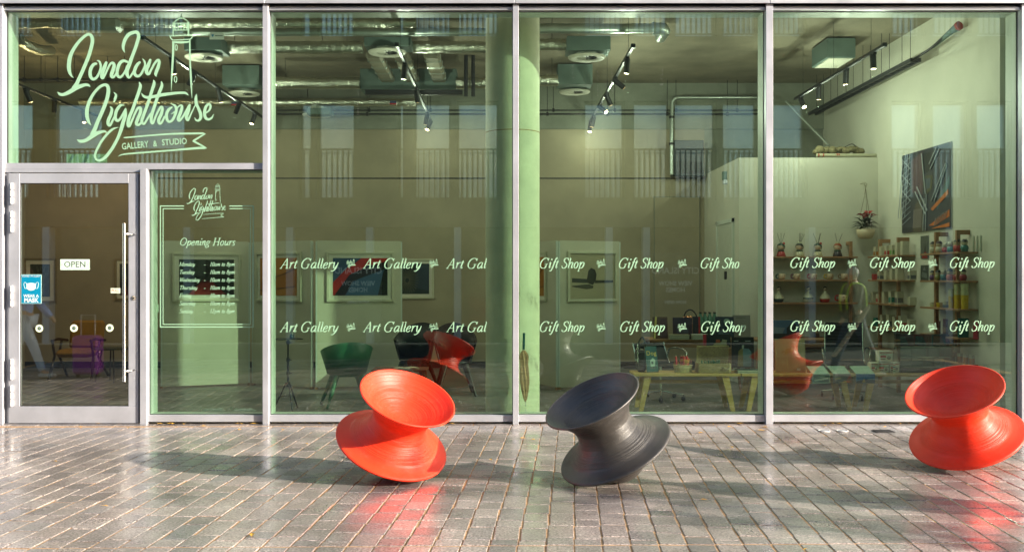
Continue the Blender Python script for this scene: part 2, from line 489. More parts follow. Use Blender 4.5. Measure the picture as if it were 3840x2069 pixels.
# a broad-nib italic alphabet: strokes k thick, t thin, a nib-dependent
def E(cx, cy, rx, ry): return [(cx + rx * math.cos(t * math.pi / 4), cy + ry * math.sin(t * math.pi / 4)) for t in range(8)]
G = {
 'A': (54, [('t', [(2, 0), (29, 70)]), ('k', [(29, 70), (44, 0)]), ('t', [(12, 25), (38, 25)]), ('t', [(-5, 0), (11, 0)]), ('t', [(35, 0), (53, 0)])]),
 'G': (68, [('a', [(55, 54), (50, 66), (37, 71), (21, 66), (9, 50), (5, 31), (10, 11), (24, 0), (38, 0), (48, 6), (51, 26)]), ('t', [(41, 28), (60, 28)]), ('t', [(58, 71), (56, 52)])]),
 'O': (66, [('c', E(32, 35, 26, 36))]),
 'S': (46, [('a', [(41, 54), (37, 66), (27, 71), (15, 67), (10, 56), (14, 46), (26, 37), (36, 28), (38, 15), (32, 3), (20, -1), (9, 3), (4, 15)])]),
 'M': (76, [('t', [(6, 0), (10, 70)]), ('k', [(11, 70), (32, 4)]), ('t', [(32, 4), (60, 70)]), ('k', [(61, 70), (61, 0)]), ('t', [(-2, 0), (14, 0)]), ('t', [(52, 0), (71, 0)]), ('t', [(2, 70), (12, 70)]), ('t', [(60, 70), (70, 70)])]),
 'T': (52, [('k', [(26, 70), (26, 0)]), ('t', [(4, 55), (7, 70)]), ('t', [(7, 70), (50, 70)]), ('t', [(50, 70), (49, 55)]), ('t', [(15, 0), (38, 0)])]),
 'W': (74, [('k', [(6, 70), (18, 0)]), ('t', [(18, 0), (38, 66)]), ('k', [(38, 70), (50, 0)]), ('t', [(50, 0), (70, 70)]), ('t', [(-2, 70), (14, 70)]), ('t', [(30, 70), (45, 70)]), ('t', [(62, 70), (76, 70)])]),
 'F': (50, [('k', [(14, 70), (14, 0)]), ('t', [(5, 70), (50, 70)]), ('t', [(50, 70), (48, 55)]), ('t', [(14, 37), (36, 37)]), ('t', [(4, 0), (26, 0)])]),
 'H': (68, [('k', [(13, 70), (13, 0)]), ('k', [(52, 70), (52, 0)]), ('t', [(13, 36), (52, 36)]), ('t', [(4, 70), (22, 70)]), ('t', [(43, 70), (61, 70)]), ('t', [(4, 0), (22, 0)]), ('t', [(43, 0), (61, 0)])]),
 'a': (42, [('a', [(31, 35), (24, 42), (14, 38), (6, 24), (6, 7), (12, 0), (20, 4), (30, 20)]), ('a', [(33, 42), (30, 14), (33, 1), (41, 8)])]),
 'd': (43, [('a', [(31, 35), (24, 42), (14, 38), (6, 24), (6, 7), (12, 0), (20, 4), (30, 20)]), ('a', [(33, 70), (31, 34), (30, 12), (33, 1), (41, 8)]), ('t', [(26, 70), (33, 70)])]),
 'e': (34, [('a', [(6, 19), (20, 22), (28, 31), (23, 41), (13, 37), (6, 24), (6, 9), (14, 0), (23, 2), (31, 11)])]),
 'f': (27, [('a', [(36, 65), (30, 72), (22, 67), (18, 42), (14, 8), (8, -16), (0, -21), (-5, -15)]), ('t', [(7, 42), (32, 42)])]),
 'g': (38, [('c', [(17, 42), (7, 35), (7, 22), (16, 16), (27, 23), (27, 36)]), ('a', [(11, 17), (7, 9), (15, 3), (27, -1), (28, -12), (16, -21), (4, -18), (1, -8), (9, 1)]), ('t', [(26, 38), (36, 41)])]),
 'h': (44, [('k', [(9, 70), (9, 0)]), ('a', [(9, 16), (18, 36), (28, 42), (34, 34), (31, 14), (34, 1), (42, 7)]), ('t', [(2, 70), (9, 70)])]),
 'i': (21, [('a', [(2, 32), (9, 41), (11, 34), (9, 10), (12, 1), (19, 8)]), ('k', [(11.5, 56), (13.5, 66)])]),
 'l': (20, [('a', [(9, 70), (9, 40), (9, 12), (12, 1), (19, 8)]), ('t', [(2, 70), (9, 70)])]),
 'm': (58, [('a', [(3, 34), (9, 42), (10, 30), (9, 0)]), ('a', [(9, 16), (20, 39), (28, 40), (28, 22), (27, 0)]), ('a', [(27, 16), (38, 39), (46, 40), (46, 14), (49, 1), (56, 8)])]),
 'n': (41, [('a', [(3, 34), (9, 42), (10, 30), (9, 0)]), ('a', [(9, 16), (20, 39), (29, 41), (29, 14), (32, 1), (39, 8)])]),
 'o': (38, [('c', E(18, 21, 13, 22))]),
 'p': (42, [('a', [(3, 34), (9, 42), (10, 20), (9, -22)]), ('t', [(1, -22), (18, -22)]), ('a', [(10, 18), (18, 36), (28, 42), (36, 32), (33, 10), (23, 0), (12, 4)])]),
 'r': (30, [('a', [(3, 34), (9, 42), (10, 30), (9, 0)]), ('a', [(9, 18), (17, 37), (27, 42), (30, 37)])]),
 's': (31, [('a', [(27, 34), (20, 42), (11, 40), (8, 31), (16, 22), (25, 13), (21, 2), (12, -1), (3, 7)])]),
 't': (25, [('a', [(14, 57), (12, 40), (10, 11), (14, 1), (23, 8)]), ('t', [(3, 42), (23, 42)])]),
 'u': (42, [('a', [(3, 34), (9, 42), (9, 14), (14, 0), (24, 8), (32, 24)]), ('a', [(34, 42), (31, 14), (34, 1), (41, 8)])]),
 'y': (39, [('a', [(3, 34), (9, 42), (11, 14), (15, 0), (26, 10), (34, 30)]), ('a', [(35, 42), (30, 6), (20, -12), (8, -21), (0, -17)])]),
 '1': (40, [('t', [(14, 61), (21, 70)]), ('k', [(21, 70), (21, 0)]), ('t', [(14, 0), (28, 0)])]),
 '0': (42, [('c', E(20, 34, 14, 35))]),
 '2': (42, [('a', [(7, 56), (14, 70), (27, 68), (31, 54), (22, 32), (4, 2)]), ('k', [(5, 2), (35, 3)])]),
 '8': (42, [('c', E(20, 52, 11, 17)), ('c', E(20, 17, 14, 18))]),
 '-': (34, [('k', [(6, 20), (26, 20)])]), ' ': (24, []),
}
def textwidth(s): return sum(G[c][0] for c in s)
def italic(mb, s, x, y, capx, width, to, slant=0.27, thick=8.0, thin=3.2, clip=None):
    thick *= 1.0; thin *= 1.15
    """x,y baseline start in photo px on the pane, capx cap height, width the whole width in px"""
    k = capx / 70.0
    kx = width / textwidth(s)
    pen = 0
    for ch in s:
        adv, st = G[ch]
        for ty, pts in st:
            if clip is not None and x + (pen + min(p[0] for p in pts)) * kx > clip: continue
            q = []
            m = len(pts)
            for i, (a, b) in enumerate(pts):
                if ty == 'k': w = thick
                elif ty == 't': w = thin
                else:
                    p0 = pts[(i - 1) % m] if ty == 'c' else pts[max(i - 1, 0)]; p1 = pts[(i + 1) % m] if ty == 'c' else pts[min(i + 1, m - 1)]
                    dx, dy = p1[0] - p0[0], p1[1] - p0[1]; d = math.hypot(dx, dy) or 1
                    w = thin + (thick - thin) * abs(dy / d) ** 1.6
                    if ty == 'a' and i in (0, m - 1): w = thin * 1.1
                q.append((x + (pen + a + slant * b * k / kx) * kx, y - b * k, w * k))
            ribbon(mb, q, to, 4, ty == 'c', caps=False)
        pen += adv
# ---------------------------------------------------------------- ground and pavement
mb = MB(); mb.quad((-400, -400, -0.05), (400, -400, -0.05), (400, 400, -0.05), (-400, 400, -0.05))
mb.build("ground", M['asphalt'], kind='structure')
pave = MB(); pave.box(-8.5, 8.5, -8.2, -0.005, -0.045, -0.0045)
pave = pave.build("pavement", M['sand'], kind='structure')

SLX, SLY = 0.0743, 0.020      # the setts run a little askew of the shopfront
PITCH = 0.1686
def sett(mb, w, l, ch=0.0035, h=0.03):
    """a stone centred on 0,0 with a chamfered top at z=0"""
    x, y = w / 2, l / 2
    c = ch
    vs = [(-x, -y, -h), (x, -y, -h), (x, y, -h), (-x, y, -h), (-x, -y, -c), (x, -y, -c), (x, y, -c), (-x, y, -c),
          (-x + c, -y + c, 0), (x - c, -y + c, 0), (x - c, y - c, 0), (-x + c, y - c, 0)]
    mb.add(vs, [(0, 1, 5, 4), (1, 2, 6, 5), (2, 3, 7, 6), (3, 0, 4, 7), (4, 5, 9, 8), (5, 6, 10, 9), (6, 7, 11, 10), (7, 4, 8, 11), (8, 9, 10, 11)])
LENS = (0.17, 0.22, 0.26, 0.30, 0.36)
GAP = 0.011
shared = []
for l in LENS:
    t = MB(); sett(t, PITCH - GAP, l - GAP * 0.7); shared.append(t.mesh("paving_sett", M['granite']))
stones = []
def rows(y0, y1, seedv):
    rnd = random.Random(seedv)
    for k in range(-75, 76):
        y = y0 + 0.0
        first = True
        while y < y1 - 0.04:
            li = rnd.choice((0, 1, 1, 2, 2, 3, 3, 4))
            l = LENS[li]
            if first:
                y -= rnd.random() * 0.0
            custom = None
            if first:
                custom = rnd.choice((0.09, 0.13, 0.17, 0.22, 0.26)); l = custom
            if y + l > y1 - 0.09: custom = y1 - y; l = custom
            first = False
            yc = y + l / 2
            xc = 0.436 + (k + 0.5) * PITCH + SLX * (yc + 4.855)
            y += l
            if abs(xc) > 8.3: continue
            stones.append((xc, yc + SLY * xc, li if custom is None else -1, l))
rows(-4.865, -0.20, 3)
rows(-8.2, -4.88, 4)
# a header course along the shopfront and one along the long joint
def visible(x, y):
    z = y - CAMY
    if z < 4.5: return 0
    u = PX0 + x / z * F; v = PY0 + EYE / z * F
    return 1 if -40 < u < 3880 and v < 2110 else 0
near = sorted([s for s in stones if s[2] >= 0 and visible(s[0], s[1])], key=lambda s: s[1])[:296]
near_ids = set(id(s) for s in near)
shear = Matrix(((1, SLX, 0, 0), (SLY, 1, 0, 0), (0, 0, 1, 0), (0, 0, 0, 1)))
rnd = random.Random(5)
for s in near:
    o = bpy.data.objects.new("sett", shared[s[2]]); COL.objects.link(o); o.parent = pave
    o.location = (s[0] + rnd.gauss(0, .0016), s[1], rnd.uniform(-0.0015, 0.0015)); o.scale = (rnd.uniform(.972, 1.008), rnd.uniform(.98, 1.005), 1)
    o.rotation_euler = (rnd.gauss(0, 0.006), rnd.gauss(0, 0.006), -SLX * 0.7 + rnd.gauss(0, 0.004))
mb = MB()
for s in stones:
    if id(s) in near_ids: continue
    mb.M = Matrix.Translation((s[0] + rnd.gauss(0, .0016), s[1], rnd.uniform(-0.0015, 0.0015))) @ Matrix.Rotation(-SLX * 0.7 + rnd.gauss(0, 0.004), 4, 'Z') @ Matrix.Rotation(rnd.gauss(0, 0.004), 4, 'X') @ Matrix.Rotation(rnd.gauss(0, 0.004), 4, 'Y')
    sett(mb, PITCH - GAP, s[3] - GAP * 0.7)
x = -8.3
while x < 8.3:
    l = rnd.choice((0.3, 0.42, 0.5)); mb.M = Matrix.Translation((x + l / 2, -0.115, 0)); sett(mb, l - 0.012, 0.15); x += l
mb.M = None
mb.build("sett", M['granite'], pave, kind='stuff')
# yellow leaves blown against the shopfront and over the setts
mb = MB()
LEAFPX = [(640, 1583), (1100, 1583), (1060, 1612), (900, 1612), (1415, 1585), (1470, 1618), (650, 1560 + 30), (205, 1731), (390, 1899), (945, 2008), (2025, 1605),
          (2625, 1625), (2855, 1615), (2745, 1678), (2640, 1876), (3020, 2063), (3735, 1808), (3320, 1602), (2870, 1605), (1150, 1666), (690, 1591), (1195, 1587), (2000, 1650), (1960, 1645), (600, 1590), (1840, 1725), (2080, 1602), (3150, 1590), (480, 1606)]
LEAFPX += [(rnd.uniform(0, 3840), 1583 + abs(rnd.gauss(0, 9))) for _ in range(46)]
for (u, v) in LEAFPX:
    z = EYE * F / (v - PY0); p = P(u, v, z)
    for j in range(1 if rnd.random() < 0.7 else 2):
        c = p + Vector((rnd.uniform(-.03, .03) * j, rnd.uniform(-.02, .02) * j, 0.008)); a = rnd.uniform(0, 6.28); L = rnd.uniform(0.022, 0.042); W_ = L * 0.42
        d = Vector((math.cos(a), math.sin(a), 0)); n = Vector((-math.sin(a), math.cos(a), 0)); h = Vector((0, 0, 0.007))
        mb.add([c - d * L, c - d * L * .2 + n * W_ + h, c + d * L, c - d * L * .2 - n * W_ + h * .6, c + h * 0.2], [(0, 4, 1), (1, 4, 2), (2, 4, 3), (3, 4, 0)])
mb.build("fallen_leaves", mat("yellow_leaf", (0.62, 0.33, 0.03), 0.5, var=0.3, scale=20), kind='stuff', label="small yellow fallen leaves on the wet paving")
# drain grate and two little covers by the right-hand window
g = thing("drain_grate", "small dark slotted drain grate set in the paving before the right window", "drain", P(3312, 1617, EYE * F / (1617 - PY0)))
gx, gy = g.matrix_basis.translation.x, g.matrix_basis.translation.y
mb = MB(); mb.box(gx - .10, gx + .10, gy - .07, gy + .07, 0.002, 0.006, 0.001); mb.build("frame", M['gasket'], g)
mb = MB()
for i in range(7): mb.box(gx - .088, gx + .088, gy - .06 + i * .0185, gy - .052 + i * .0185, 0.0065, 0.011)
mb.build("grate", mat("cast_iron", (0.06, 0.06, 0.065), 0.4, 0.7), g)
for i, (u, w) in enumerate(((3090, 'left'), (3158, 'right'))):
    p = P(u, 1615, EYE * F / (1615 - PY0))
    c = thing("access_cover", "round metal cover in the paving, the one %s the drain grate" % ('farther from' if i == 0 else 'nearest'), "cover", (p.x, p.y, 0), group="round access covers")
    mb = MB(); mb.lathe([(0, .005), (.042, .005), (.045, .001)], 20, (p.x, p.y, 0)); mb.build("lid", M['alu'], c)
    mb = MB(); mb.lathe([(.050, .001), (.051, .007), (.060, .007), (.062, .001)], 20, (p.x, p.y, 0)); mb.build("ring", mat("pale_collar", (.5, .48, .45), .6), c)

# ---------------------------------------------------------------- the shop's shell
ZG = 10.74                      # distance of the glass
def gx_(px, z=ZG): return (px - PX0) / F * z
def gz_(py, z=ZG): return EYE + (PY0 - py) / F * z
XL, XR, YB, HC = -8.3, 5.61, 6.46, 4.95
def st(name, mb, m): return mb.build(name, m, kind='structure')
mb = MB(); mb.box(XL - .2, XR + .3, 0.0, YB + 1.2, -0.04, 0.0); st("interior_floor", mb, M['ifloor'])
mb = MB(); mb.box(XL - .2, XR + .3, 0.02, YB + .3, HC, HC + .25); ceiling = st("ceiling", mb, M['ceil'])
mb = MB(); mb.box(XL, 3.54, YB, YB + .2, 0, 4.15); bw = st("back_wall", mb, M['backwall'])
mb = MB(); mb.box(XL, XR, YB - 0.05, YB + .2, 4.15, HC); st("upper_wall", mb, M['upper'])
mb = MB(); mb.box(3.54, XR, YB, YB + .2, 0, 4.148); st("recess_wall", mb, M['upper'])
mb = MB(); mb.box(XL, 3.54, YB - .012, YB, 0, .11); mb.build("skirting", M['black'], bw)
mb = MB(); mb.box(XL, 3.54, YB - .008, YB, 3.29, 3.31); mb.build("shadow_gap", M['black'], bw)
mb = MB(); mb.box(XL - .2, XL, 0.02, YB + .2, 0, HC); st("left_wall", mb, M['backwall'])
mb = MB(); mb.box(XR, XR + .15, 0.36, YB + .2, 0, HC); st("right_wall", mb, M['white'])
mb = MB(); mb.box(XR + .06, XR + .21, 0.27, 0.36, 0, HC); st("right_wall_return", mb, M['alu_in'])
mb = MB(); mb.box(3.54, XR, 3.96, 4.08, 0, 3.36); mb.box(3.54, 3.66, 4.08, YB, 0, 3.36)
st("shop_wall", mb, M['white'])
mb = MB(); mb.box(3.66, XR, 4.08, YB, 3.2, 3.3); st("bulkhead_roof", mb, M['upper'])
# a pale door in the side of the white wall
d = thing("back_room_door", "pale flush door with a small dark keypad in the side of the white wall", "door", (3.54, 4.85, 0))
mb = MB(); mb.box(3.525, 3.54, 4.3, 5.35, 0, 2.42); mb.build("door_leaf", mat("door_paint", (.55, .56, .48), .6), d)
mb = MB(); mb.box(3.51, 3.54, 4.24, 4.3, 0, 2.48); mb.box(3.51, 3.54, 5.35, 5.41, 0, 2.48); mb.box(3.51, 3.54, 4.24, 5.41, 2.42, 2.48); mb.build("door_frame", M['alu_in'], d)
p = P(2723, 1032, 14.65)
mb = MB(); mb.box(p.x - .02, p.x + .02, 3.94, 3.958, p.z - .06, p.z + .06, .004)
props(mb.build("entry_keypad", M['black']), "small black entry keypad on the pale wall right of the door", "keypad")
p = P(2718, 668, 14.65)
mb = MB(); s_ = thing("alarm_siren", "small grey alarm unit high on the white wall below its sloping top", "alarm", p)
mb.box(p.x - .035, p.x + .035, 3.90, 3.958, p.z - .03, p.z + .1, .006); mb.build("housing", M['boxgrey'], s_)
mb = MB(); mb.lathe([(0, .07), (.03, .065), (.04, .04), (.04, 0)], 12, (p.x + .005, 3.90, p.z - .09)); mb.build("sounder", M['alu'], s_)

# ---------------------------------------------------------------- column
mb = MB()
prof = [(.312, 0.0)] + [(.312 + 0.0008 * math.sin(i * 1.7), HC * i / 20) for i in range(1, 20)] + [(.312, HC)]
mb.lathe(prof, 64, (.13, .68, 0)); 
column = st("column", mb, M['plaster'])
mb = MB(); mb.lathe([(.3135, 3.245), (.3145, 3.25), (.3135, 3.255)], 48, (.13, .68, 0)); mb.build("cast_joint", M['sand'], column)

# ---------------------------------------------------------------- shopfront
shop = thing("shop_building", "ground floor shopfront of tall green-tinted windows in pale aluminium frames", "building", (0, 0, 0))
FY = -0.10
Wm = 0.062
MULL = [gx_(-1, 10.64), gx_(995.5, 10.64), gx_(1934, 10.64), gx_(2886, 10.64), gx_(3843, 10.64)]
ZH0, ZH1 = gz_(45), gz_(17)      # window head
for i, x in enumerate(MULL):
    w = 0.075 if i == 3 else Wm
    mb = MB(); mb.box(x - w / 2, x + w / 2, FY, 0.0, 0.0, ZH1 + .01, .002); mb.build("mullion", M['alu'], shop)
    mb = MB(); mb.box(x - w / 2 + .001, x + w / 2 - .001, 0.03, 0.25, 0.0, ZH0 + .03); mb.build("inner_mullion", M['alu_in'], shop)
def bay(x0, x1, z0, z1, gm, sill=True, head=True, gname="window_pane", label=None):
    if head:
        mb = MB(); mb.box(x0, x1, -.035, 0.0, z1 + .035, ZH1); mb.build("head_rail", M['alu'], shop)
        mb = MB(); mb.box(x0, x1, -.075, 0.0, z1, z1 + .033, .002); mb.build("head_bead", M['alu'], shop)
    if sill:
        mb = MB(); mb.box(x0, x1, -.055, 0.0, z0 - .072, z0, .002); mb.build("sill_rail", M['alu'], shop)
    g = MB(); g.box(x0 - .004, x1 + .004, 0.004, 0.022, z0 - .01, z1 + .01)
    o = g.build(gname, gm, shop, label=label)
    mb = MB()
    for (a, b, c, d_) in ((x0, x0 + .006, z0, z1), (x1 - .006, x1, z0, z1), (x0 + .006, x1 - .006, z0, z0 + .006), (x0 + .006, x1 - .006, z1 - .006, z1)):
        mb.box(a, b, -.006, .003, c, d_)
    mb.build("gasket", M['gasket'], o)
    return o
Z0 = gz_(1553); ZT0, ZT1 = gz_(637), gz_(614)
def me_(i, s): return MULL[i] + s * (0.075 if i == 3 else Wm) / 2
SUB = gx_(537, 10.64)
pane1 = bay(me_(0, 1), me_(1, -1), ZT1, ZH0, M['glass'], sill=False, label="top left pane with the large London Lighthouse lettering")
pane1b = bay(SUB + .035, me_(1, -1), Z0, ZT0, M['glass'], head=False, label="narrow pane beside the door with the opening hours")
pane2 = bay(me_(1, 1), me_(2, -1), Z0, ZH0, M['glass'], label="tall pane with the Art Gallery lettering")
pane3 = bay(me_(2, 1), me_(3, -1), Z0, ZH0, M['glass'], label="tall pane with Gift Shop lettering before the long bench")
pane4 = bay(me_(3, 1), me_(4, -1), Z0, ZH0, M['glass'], label="tall pane with Gift Shop lettering before the shelves")
mb = MB(); mb.box(me_(0, 1), me_(1, -1), -.055, 0.0, ZT0, ZT1, .002); mb.build("transom", M['alu'], shop)
mb = MB(); mb.box(me_(0, 1), me_(1, -1), 0.03, 0.25, ZT0 - .01, ZT1 + .01); mb.build("inner_transom", M['alu_in'], shop)
mb = MB(); mb.box(SUB - .035, SUB + .035, FY, 0.0, 0.0, ZT0, .002); mb.build("door_post", M['alu'], shop)
mb = MB(); mb.box(SUB - .033, SUB + .033, 0.03, 0.25, 0.0, ZT0 - .01); mb.build("inner_mullion", M['alu_in'], shop)
mb = MB(); mb.box(me_(0, 1), me_(4, -1), 0.03, 0.25, ZH0 - .0, ZH0 + .3); mb.build("inner_head", M['alu_in'], shop)
for a, b in ((SUB + .035, me_(1, -1)), (me_(1, 1), me_(2, -1)), (me_(2, 1), me_(3, -1)), (me_(3, 1), me_(4, -1))):
    mb = MB(); mb.box(a, b, 0.03, 0.25, 0.0, Z0 - .005); mb.build("inner_sill", M['alu_in'], shop)
# fascia panels above
fx = [-8.0, gx_(-10, 10.61), gx_(994, 10.61), gx_(1931, 10.61), gx_(2888, 10.61), gx_(3845, 10.61), 8.2]
for a, b in zip(fx[:-1], fx[1:]):
    mb = MB(); mb.box(a + .003, b - .003, -.13, 0.0, gz_(13, 10.61), 5.4, .003); mb.build("fascia_panel", M['alu'], shop)
mb = MB(); mb.box(-8, 8.2, -.12, 0.0, ZH1, gz_(13, 10.61)); mb.build("shadow_gap", mat("shade_line_grey", (.12, .11, .10), .7), shop)  # dark strip: the shadow line under the fascia is put into its colour
mb = MB(); mb.box(-8, 8.2, 0.0, .25, ZH0 + .302, 7.5); mb.box(-8, 8.2, -.12, 0.0, 5.42, 7.5); mb.build("upper_wall", M['white'], shop)
clad = mat("grey_cladding", (.42, .42, .43), .5, 0.2, .05)
mb = MB(); mb.box(me_(4, 1) + .30, 9.5, -.06, .2, 0, ZH1 - .003); mb.build("side_wall", clad, shop)
mb = MB(); mb.box(-9.5, me_(0, -1) - .05, -.06, .2, 0, ZH1 - .003); mb.build("side_wall", clad, shop)
mb = MB(); mb.box(me_(4, 1), me_(4, 1) + .30, -.02, .2, 0, ZH1 - .003); mb.build("side_wall", M['white'], shop)
mb = MB(); mb.box(me_(0, -1) - .05, me_(0, -1), -.03, .2, 0, ZH1 - .003); mb.build("side_wall", clad, shop)
mb = MB(); mb.box(5.64, 5.705, .04, .24, Z0, ZH0); mb.build("blind_channel", mat("charcoal_channel", (.03, .03, .04), .5), shop)

# ---------------------------------------------------------------- entrance door
DX0, DX1 = gx_(31, 10.66), gx_(518, 10.66)
dz0, dz1 = 0.012, gz_(650, 10.66)
door = MB(); door.box(DX0, DX1, -.075, -.02, gz_(1523, 10.66) * 0 + dz0, gz_(1523, 10.66), .002)
door = door.build("entrance_door", M['alu'], shop, label="pale aluminium entrance door with a tall steel pull bar")
def dpart(name, mb, m, label=None): return mb.build(name, m, door, label=label)
dgx0, dgx1, dgz0, dgz1 = gx_(73, 10.66), gx_(481, 10.66), gz_(1523, 10.66), gz_(687, 10.66)
mb = MB(); mb.box(DX0, dgx0, -.075, -.02, dgz0, dz1, .002); dpart("stile", mb, M['alu'])
mb = MB(); mb.box(dgx1, DX1, -.075, -.02, dgz0, dz1, .002); dpart("stile", mb, M['alu'])
mb = MB(); mb.box(dgx0, dgx1, -.075, -.02, dgz1, dz1, .002); dpart("top_rail", mb, M['alu'])
mb = MB(); mb.box(dgx0 - .005, dgx1 + .005, -.055, -.042, dgz0 - .005, dgz1 + .005); dpart("door_glass", mb, M['glassdoor'])
mb = MB()
for (a, b, c, d_) in ((dgx0, dgx0 + .007, dgz0, dgz1), (dgx1 - .007, dgx1, dgz0, dgz1), (dgx0, dgx1, dgz0, dgz0 + .007), (dgx0, dgx1, dgz1 - .007, dgz1)): mb.box(a, b, -.066, -.058, c, d_)
dpart("gasket", mb, M['gasket'])
hx = gx_(462.5, 10.50)
mb = MB(); mb.cyl((hx, -.22, gz_(1431, 10.5)), (hx, -.22, gz_(837, 10.5)), .0165, n=20); dpart("pull_bar", mb, M['steel'])
for v in (877, 1392):
    zz = gz_(v, 10.5); mb = MB(); mb.tube([(hx, -.22, zz), (hx + .05, -.20, zz), (gx_(503, 10.66), -.10, zz), (gx_(503, 10.66), -.076, zz)], .011, 12); dpart("handle_mount", mb, M['steel'])
lx, lz = gx_(501, 10.66), gz_(1117, 10.66)
mb = MB(); mb.cyl((lx, -.082, lz), (lx, -.075, lz), .024, n=20); dpart("lock_rose", mb, M['steel'])
mb = MB(); mb.cyl((lx, -.086, lz), (lx, -.0825, lz), .011, n=16); dpart("key_cylinder", mb, M['gasket'])
for v in (724, 830, 1110, 1385, 1485):
    zz = gz_(v, 10.6); hxx = gx_(35, 10.6)
    for j in (-1, 0, 1):
        mb = MB(); mb.cyl((hxx, -.095, zz + j * .078 - .034), (hxx, -.095, zz + j * .078 + .034), .016, n=14); dpart("hinge", mb, mat("white_hinge", (.75, .74, .73), .35, .1) if (v, j) == (724, -1) else bpy.data.materials["white_hinge"])
mb = MB(); mb.box(me_(0, 1), SUB - .035, -.06, 0.0, dz1 + .012, ZT0 - .001); mb.build("door_head", M['alu'], shop)
mb = MB(); mb.box(DX1 + .004, SUB - .035, -.02, 0.0, 0.0, dz1 + .012); mb.build("door_rebate", M['gasket'], shop)
mb = MB(); mb.box(me_(0, 1), DX0 - .003, -.03, 0.0, 0.0, dz1 + .012); mb.build("door_jamb", M['alu'], shop)
mb = MB(); mb.box(me_(0, 1), SUB - .035, -.08, .02, 0.0, .010); mb.build("threshold", M['steel'], shop)

# signs on the door glass
YD = -.056
def dsign(name, label, cat, px0, px1, py0, py1, bg, group=None):
    a = P(px0, py1, ZG - .06); b = P(px1, py0, ZG - .06)
    t = thing(name, label, cat, ((a.x + b.x) / 2, YD, a.z), group=group)
    mb = MB(); mb.box(a.x, b.x, YD - .003, YD, a.z, b.z); mb.build("board", bg, t)
    return t, a, b
UX, UZ = (1, 0, 0), (0, 0, 1)
t, a, b = dsign("open_sign", "small pale sign reading OPEN on the glass door", "sign", 226, 336, 972, 1012, flat((.62, .80, .66), .4))
mb = MB(); put_text(mb, "OPEN", .092, ((a.x + b.x) / 2, YD - .004, (a.z + b.z) / 2), UX, UZ); mb.build("lettering", M['black'], t)
mb = MB()
for xx in (a.x + .02, b.x - .02):
    mb = MB(); mb.cyl((xx, YD - .006, a.z + .06), (xx, YD - .003, a.z + .06), .004, n=8); mb.build("sign_fixing", M['steel'], t)
t, a, b = dsign("pull_sign", "tiny pale sign with red letters PULL by the door's pull bar", "sign", 415, 450, 1080, 1099, flat((.70, .78, .62), .4))
mb = MB(); put_text(mb, "PULL", .046, ((a.x + b.x) / 2, YD - .004, (a.z + b.z) / 2), (.82, 0, 0), UZ); mb.build("lettering", flat((.5, .05, .03)), t)
t, a, b = dsign("mask_poster", "blue poster with a face mask reading WEAR A MASK on the door glass", "poster", 79, 155, 1029, 1138, flat((.45, .68, .62), .4))
mb = MB(); mb.box(a.x + .005, b.x - .005, YD - .004, YD - .0032, a.z + .005, b.z - .005); mb.build("print", flat((.0, .22, .38), .35), t)
cx = (a.x + b.x) / 2
for s_, sz, zz, bo in (("COVID-19 ALERT", .026, b.z - .02, 0), ("WEAR A", .044, a.z + .082, .001), ("MASK", .060, a.z + .035, .002)):
    mb = MB(); put_text(mb, s_, sz, (cx, YD - .0055, zz), UX, UZ, bold=bo); mb.build("lettering", flat((.75, .85, .80), .4), t)
mb = MB()
zc = a.z + .185
poly = [(-.052, .03), (-.025, .037), (0, .04), (.025, .037), (.052, .03), (.05, -.02), (.03, -.038), (0, -.045), (-.03, -.038), (-.05, -.02)]
mb.prism([(cx + x, zc + z) for x, z in poly], YD - .0058, YD - .005)
for s in (-1, 1): mb.tube([(cx + s * x, YD - .0055, zc + z) for x, z in cr([(.05, .028), (.062, .045), (.076, .04), (.078, .01), (.066, -.022), (.048, -.02)], 4)], .0022, 5)
mb.build("mask_picture", flat((.62, .80, .72), .5), t)
mb = MB()
for q in (.018, .0, -.018): mb.box(cx - .03, cx + .03, YD - .0066, YD - .006, zc + q - .001, zc + q + .001)
mb.build("mask_pleats", flat((.35, .6, .55), .5), t)
for i, u in enumerate((147, 277, 411)):
    p = P(u, 1231 - i, ZG - .06)
    t = thing("door_sticker", "round pale sticker with a dark emblem on the door, %s" % ("under the mask poster", "middle one of three", "nearest the pull bar")[i], "sticker", (p.x, YD, p.z), group="round stickers on the door")
    mb = MB(); mb.cyl((p.x, YD, p.z), (p.x, YD - .002, p.z), .041, n=28); mb.build("disc", flat((.78, .90, .62), .4), t)
    mb = MB(); mb.cyl((p.x, YD - .0022, p.z), (p.x, YD - .003, p.z), .020, n=20); mb.build("emblem", flat((.05, .09, .07), .4), t)
    mb = MB(); mb.tube([(p.x - .008, YD - .0036, p.z - .004), (p.x - .002, YD - .0036, p.z + .005), (p.x + .003, YD - .0036, p.z - .003), (p.x + .009, YD - .0036, p.z + .006)], .0018, 5); mb.build("emblem_mark", flat((.5, .6, .5), .4), t)

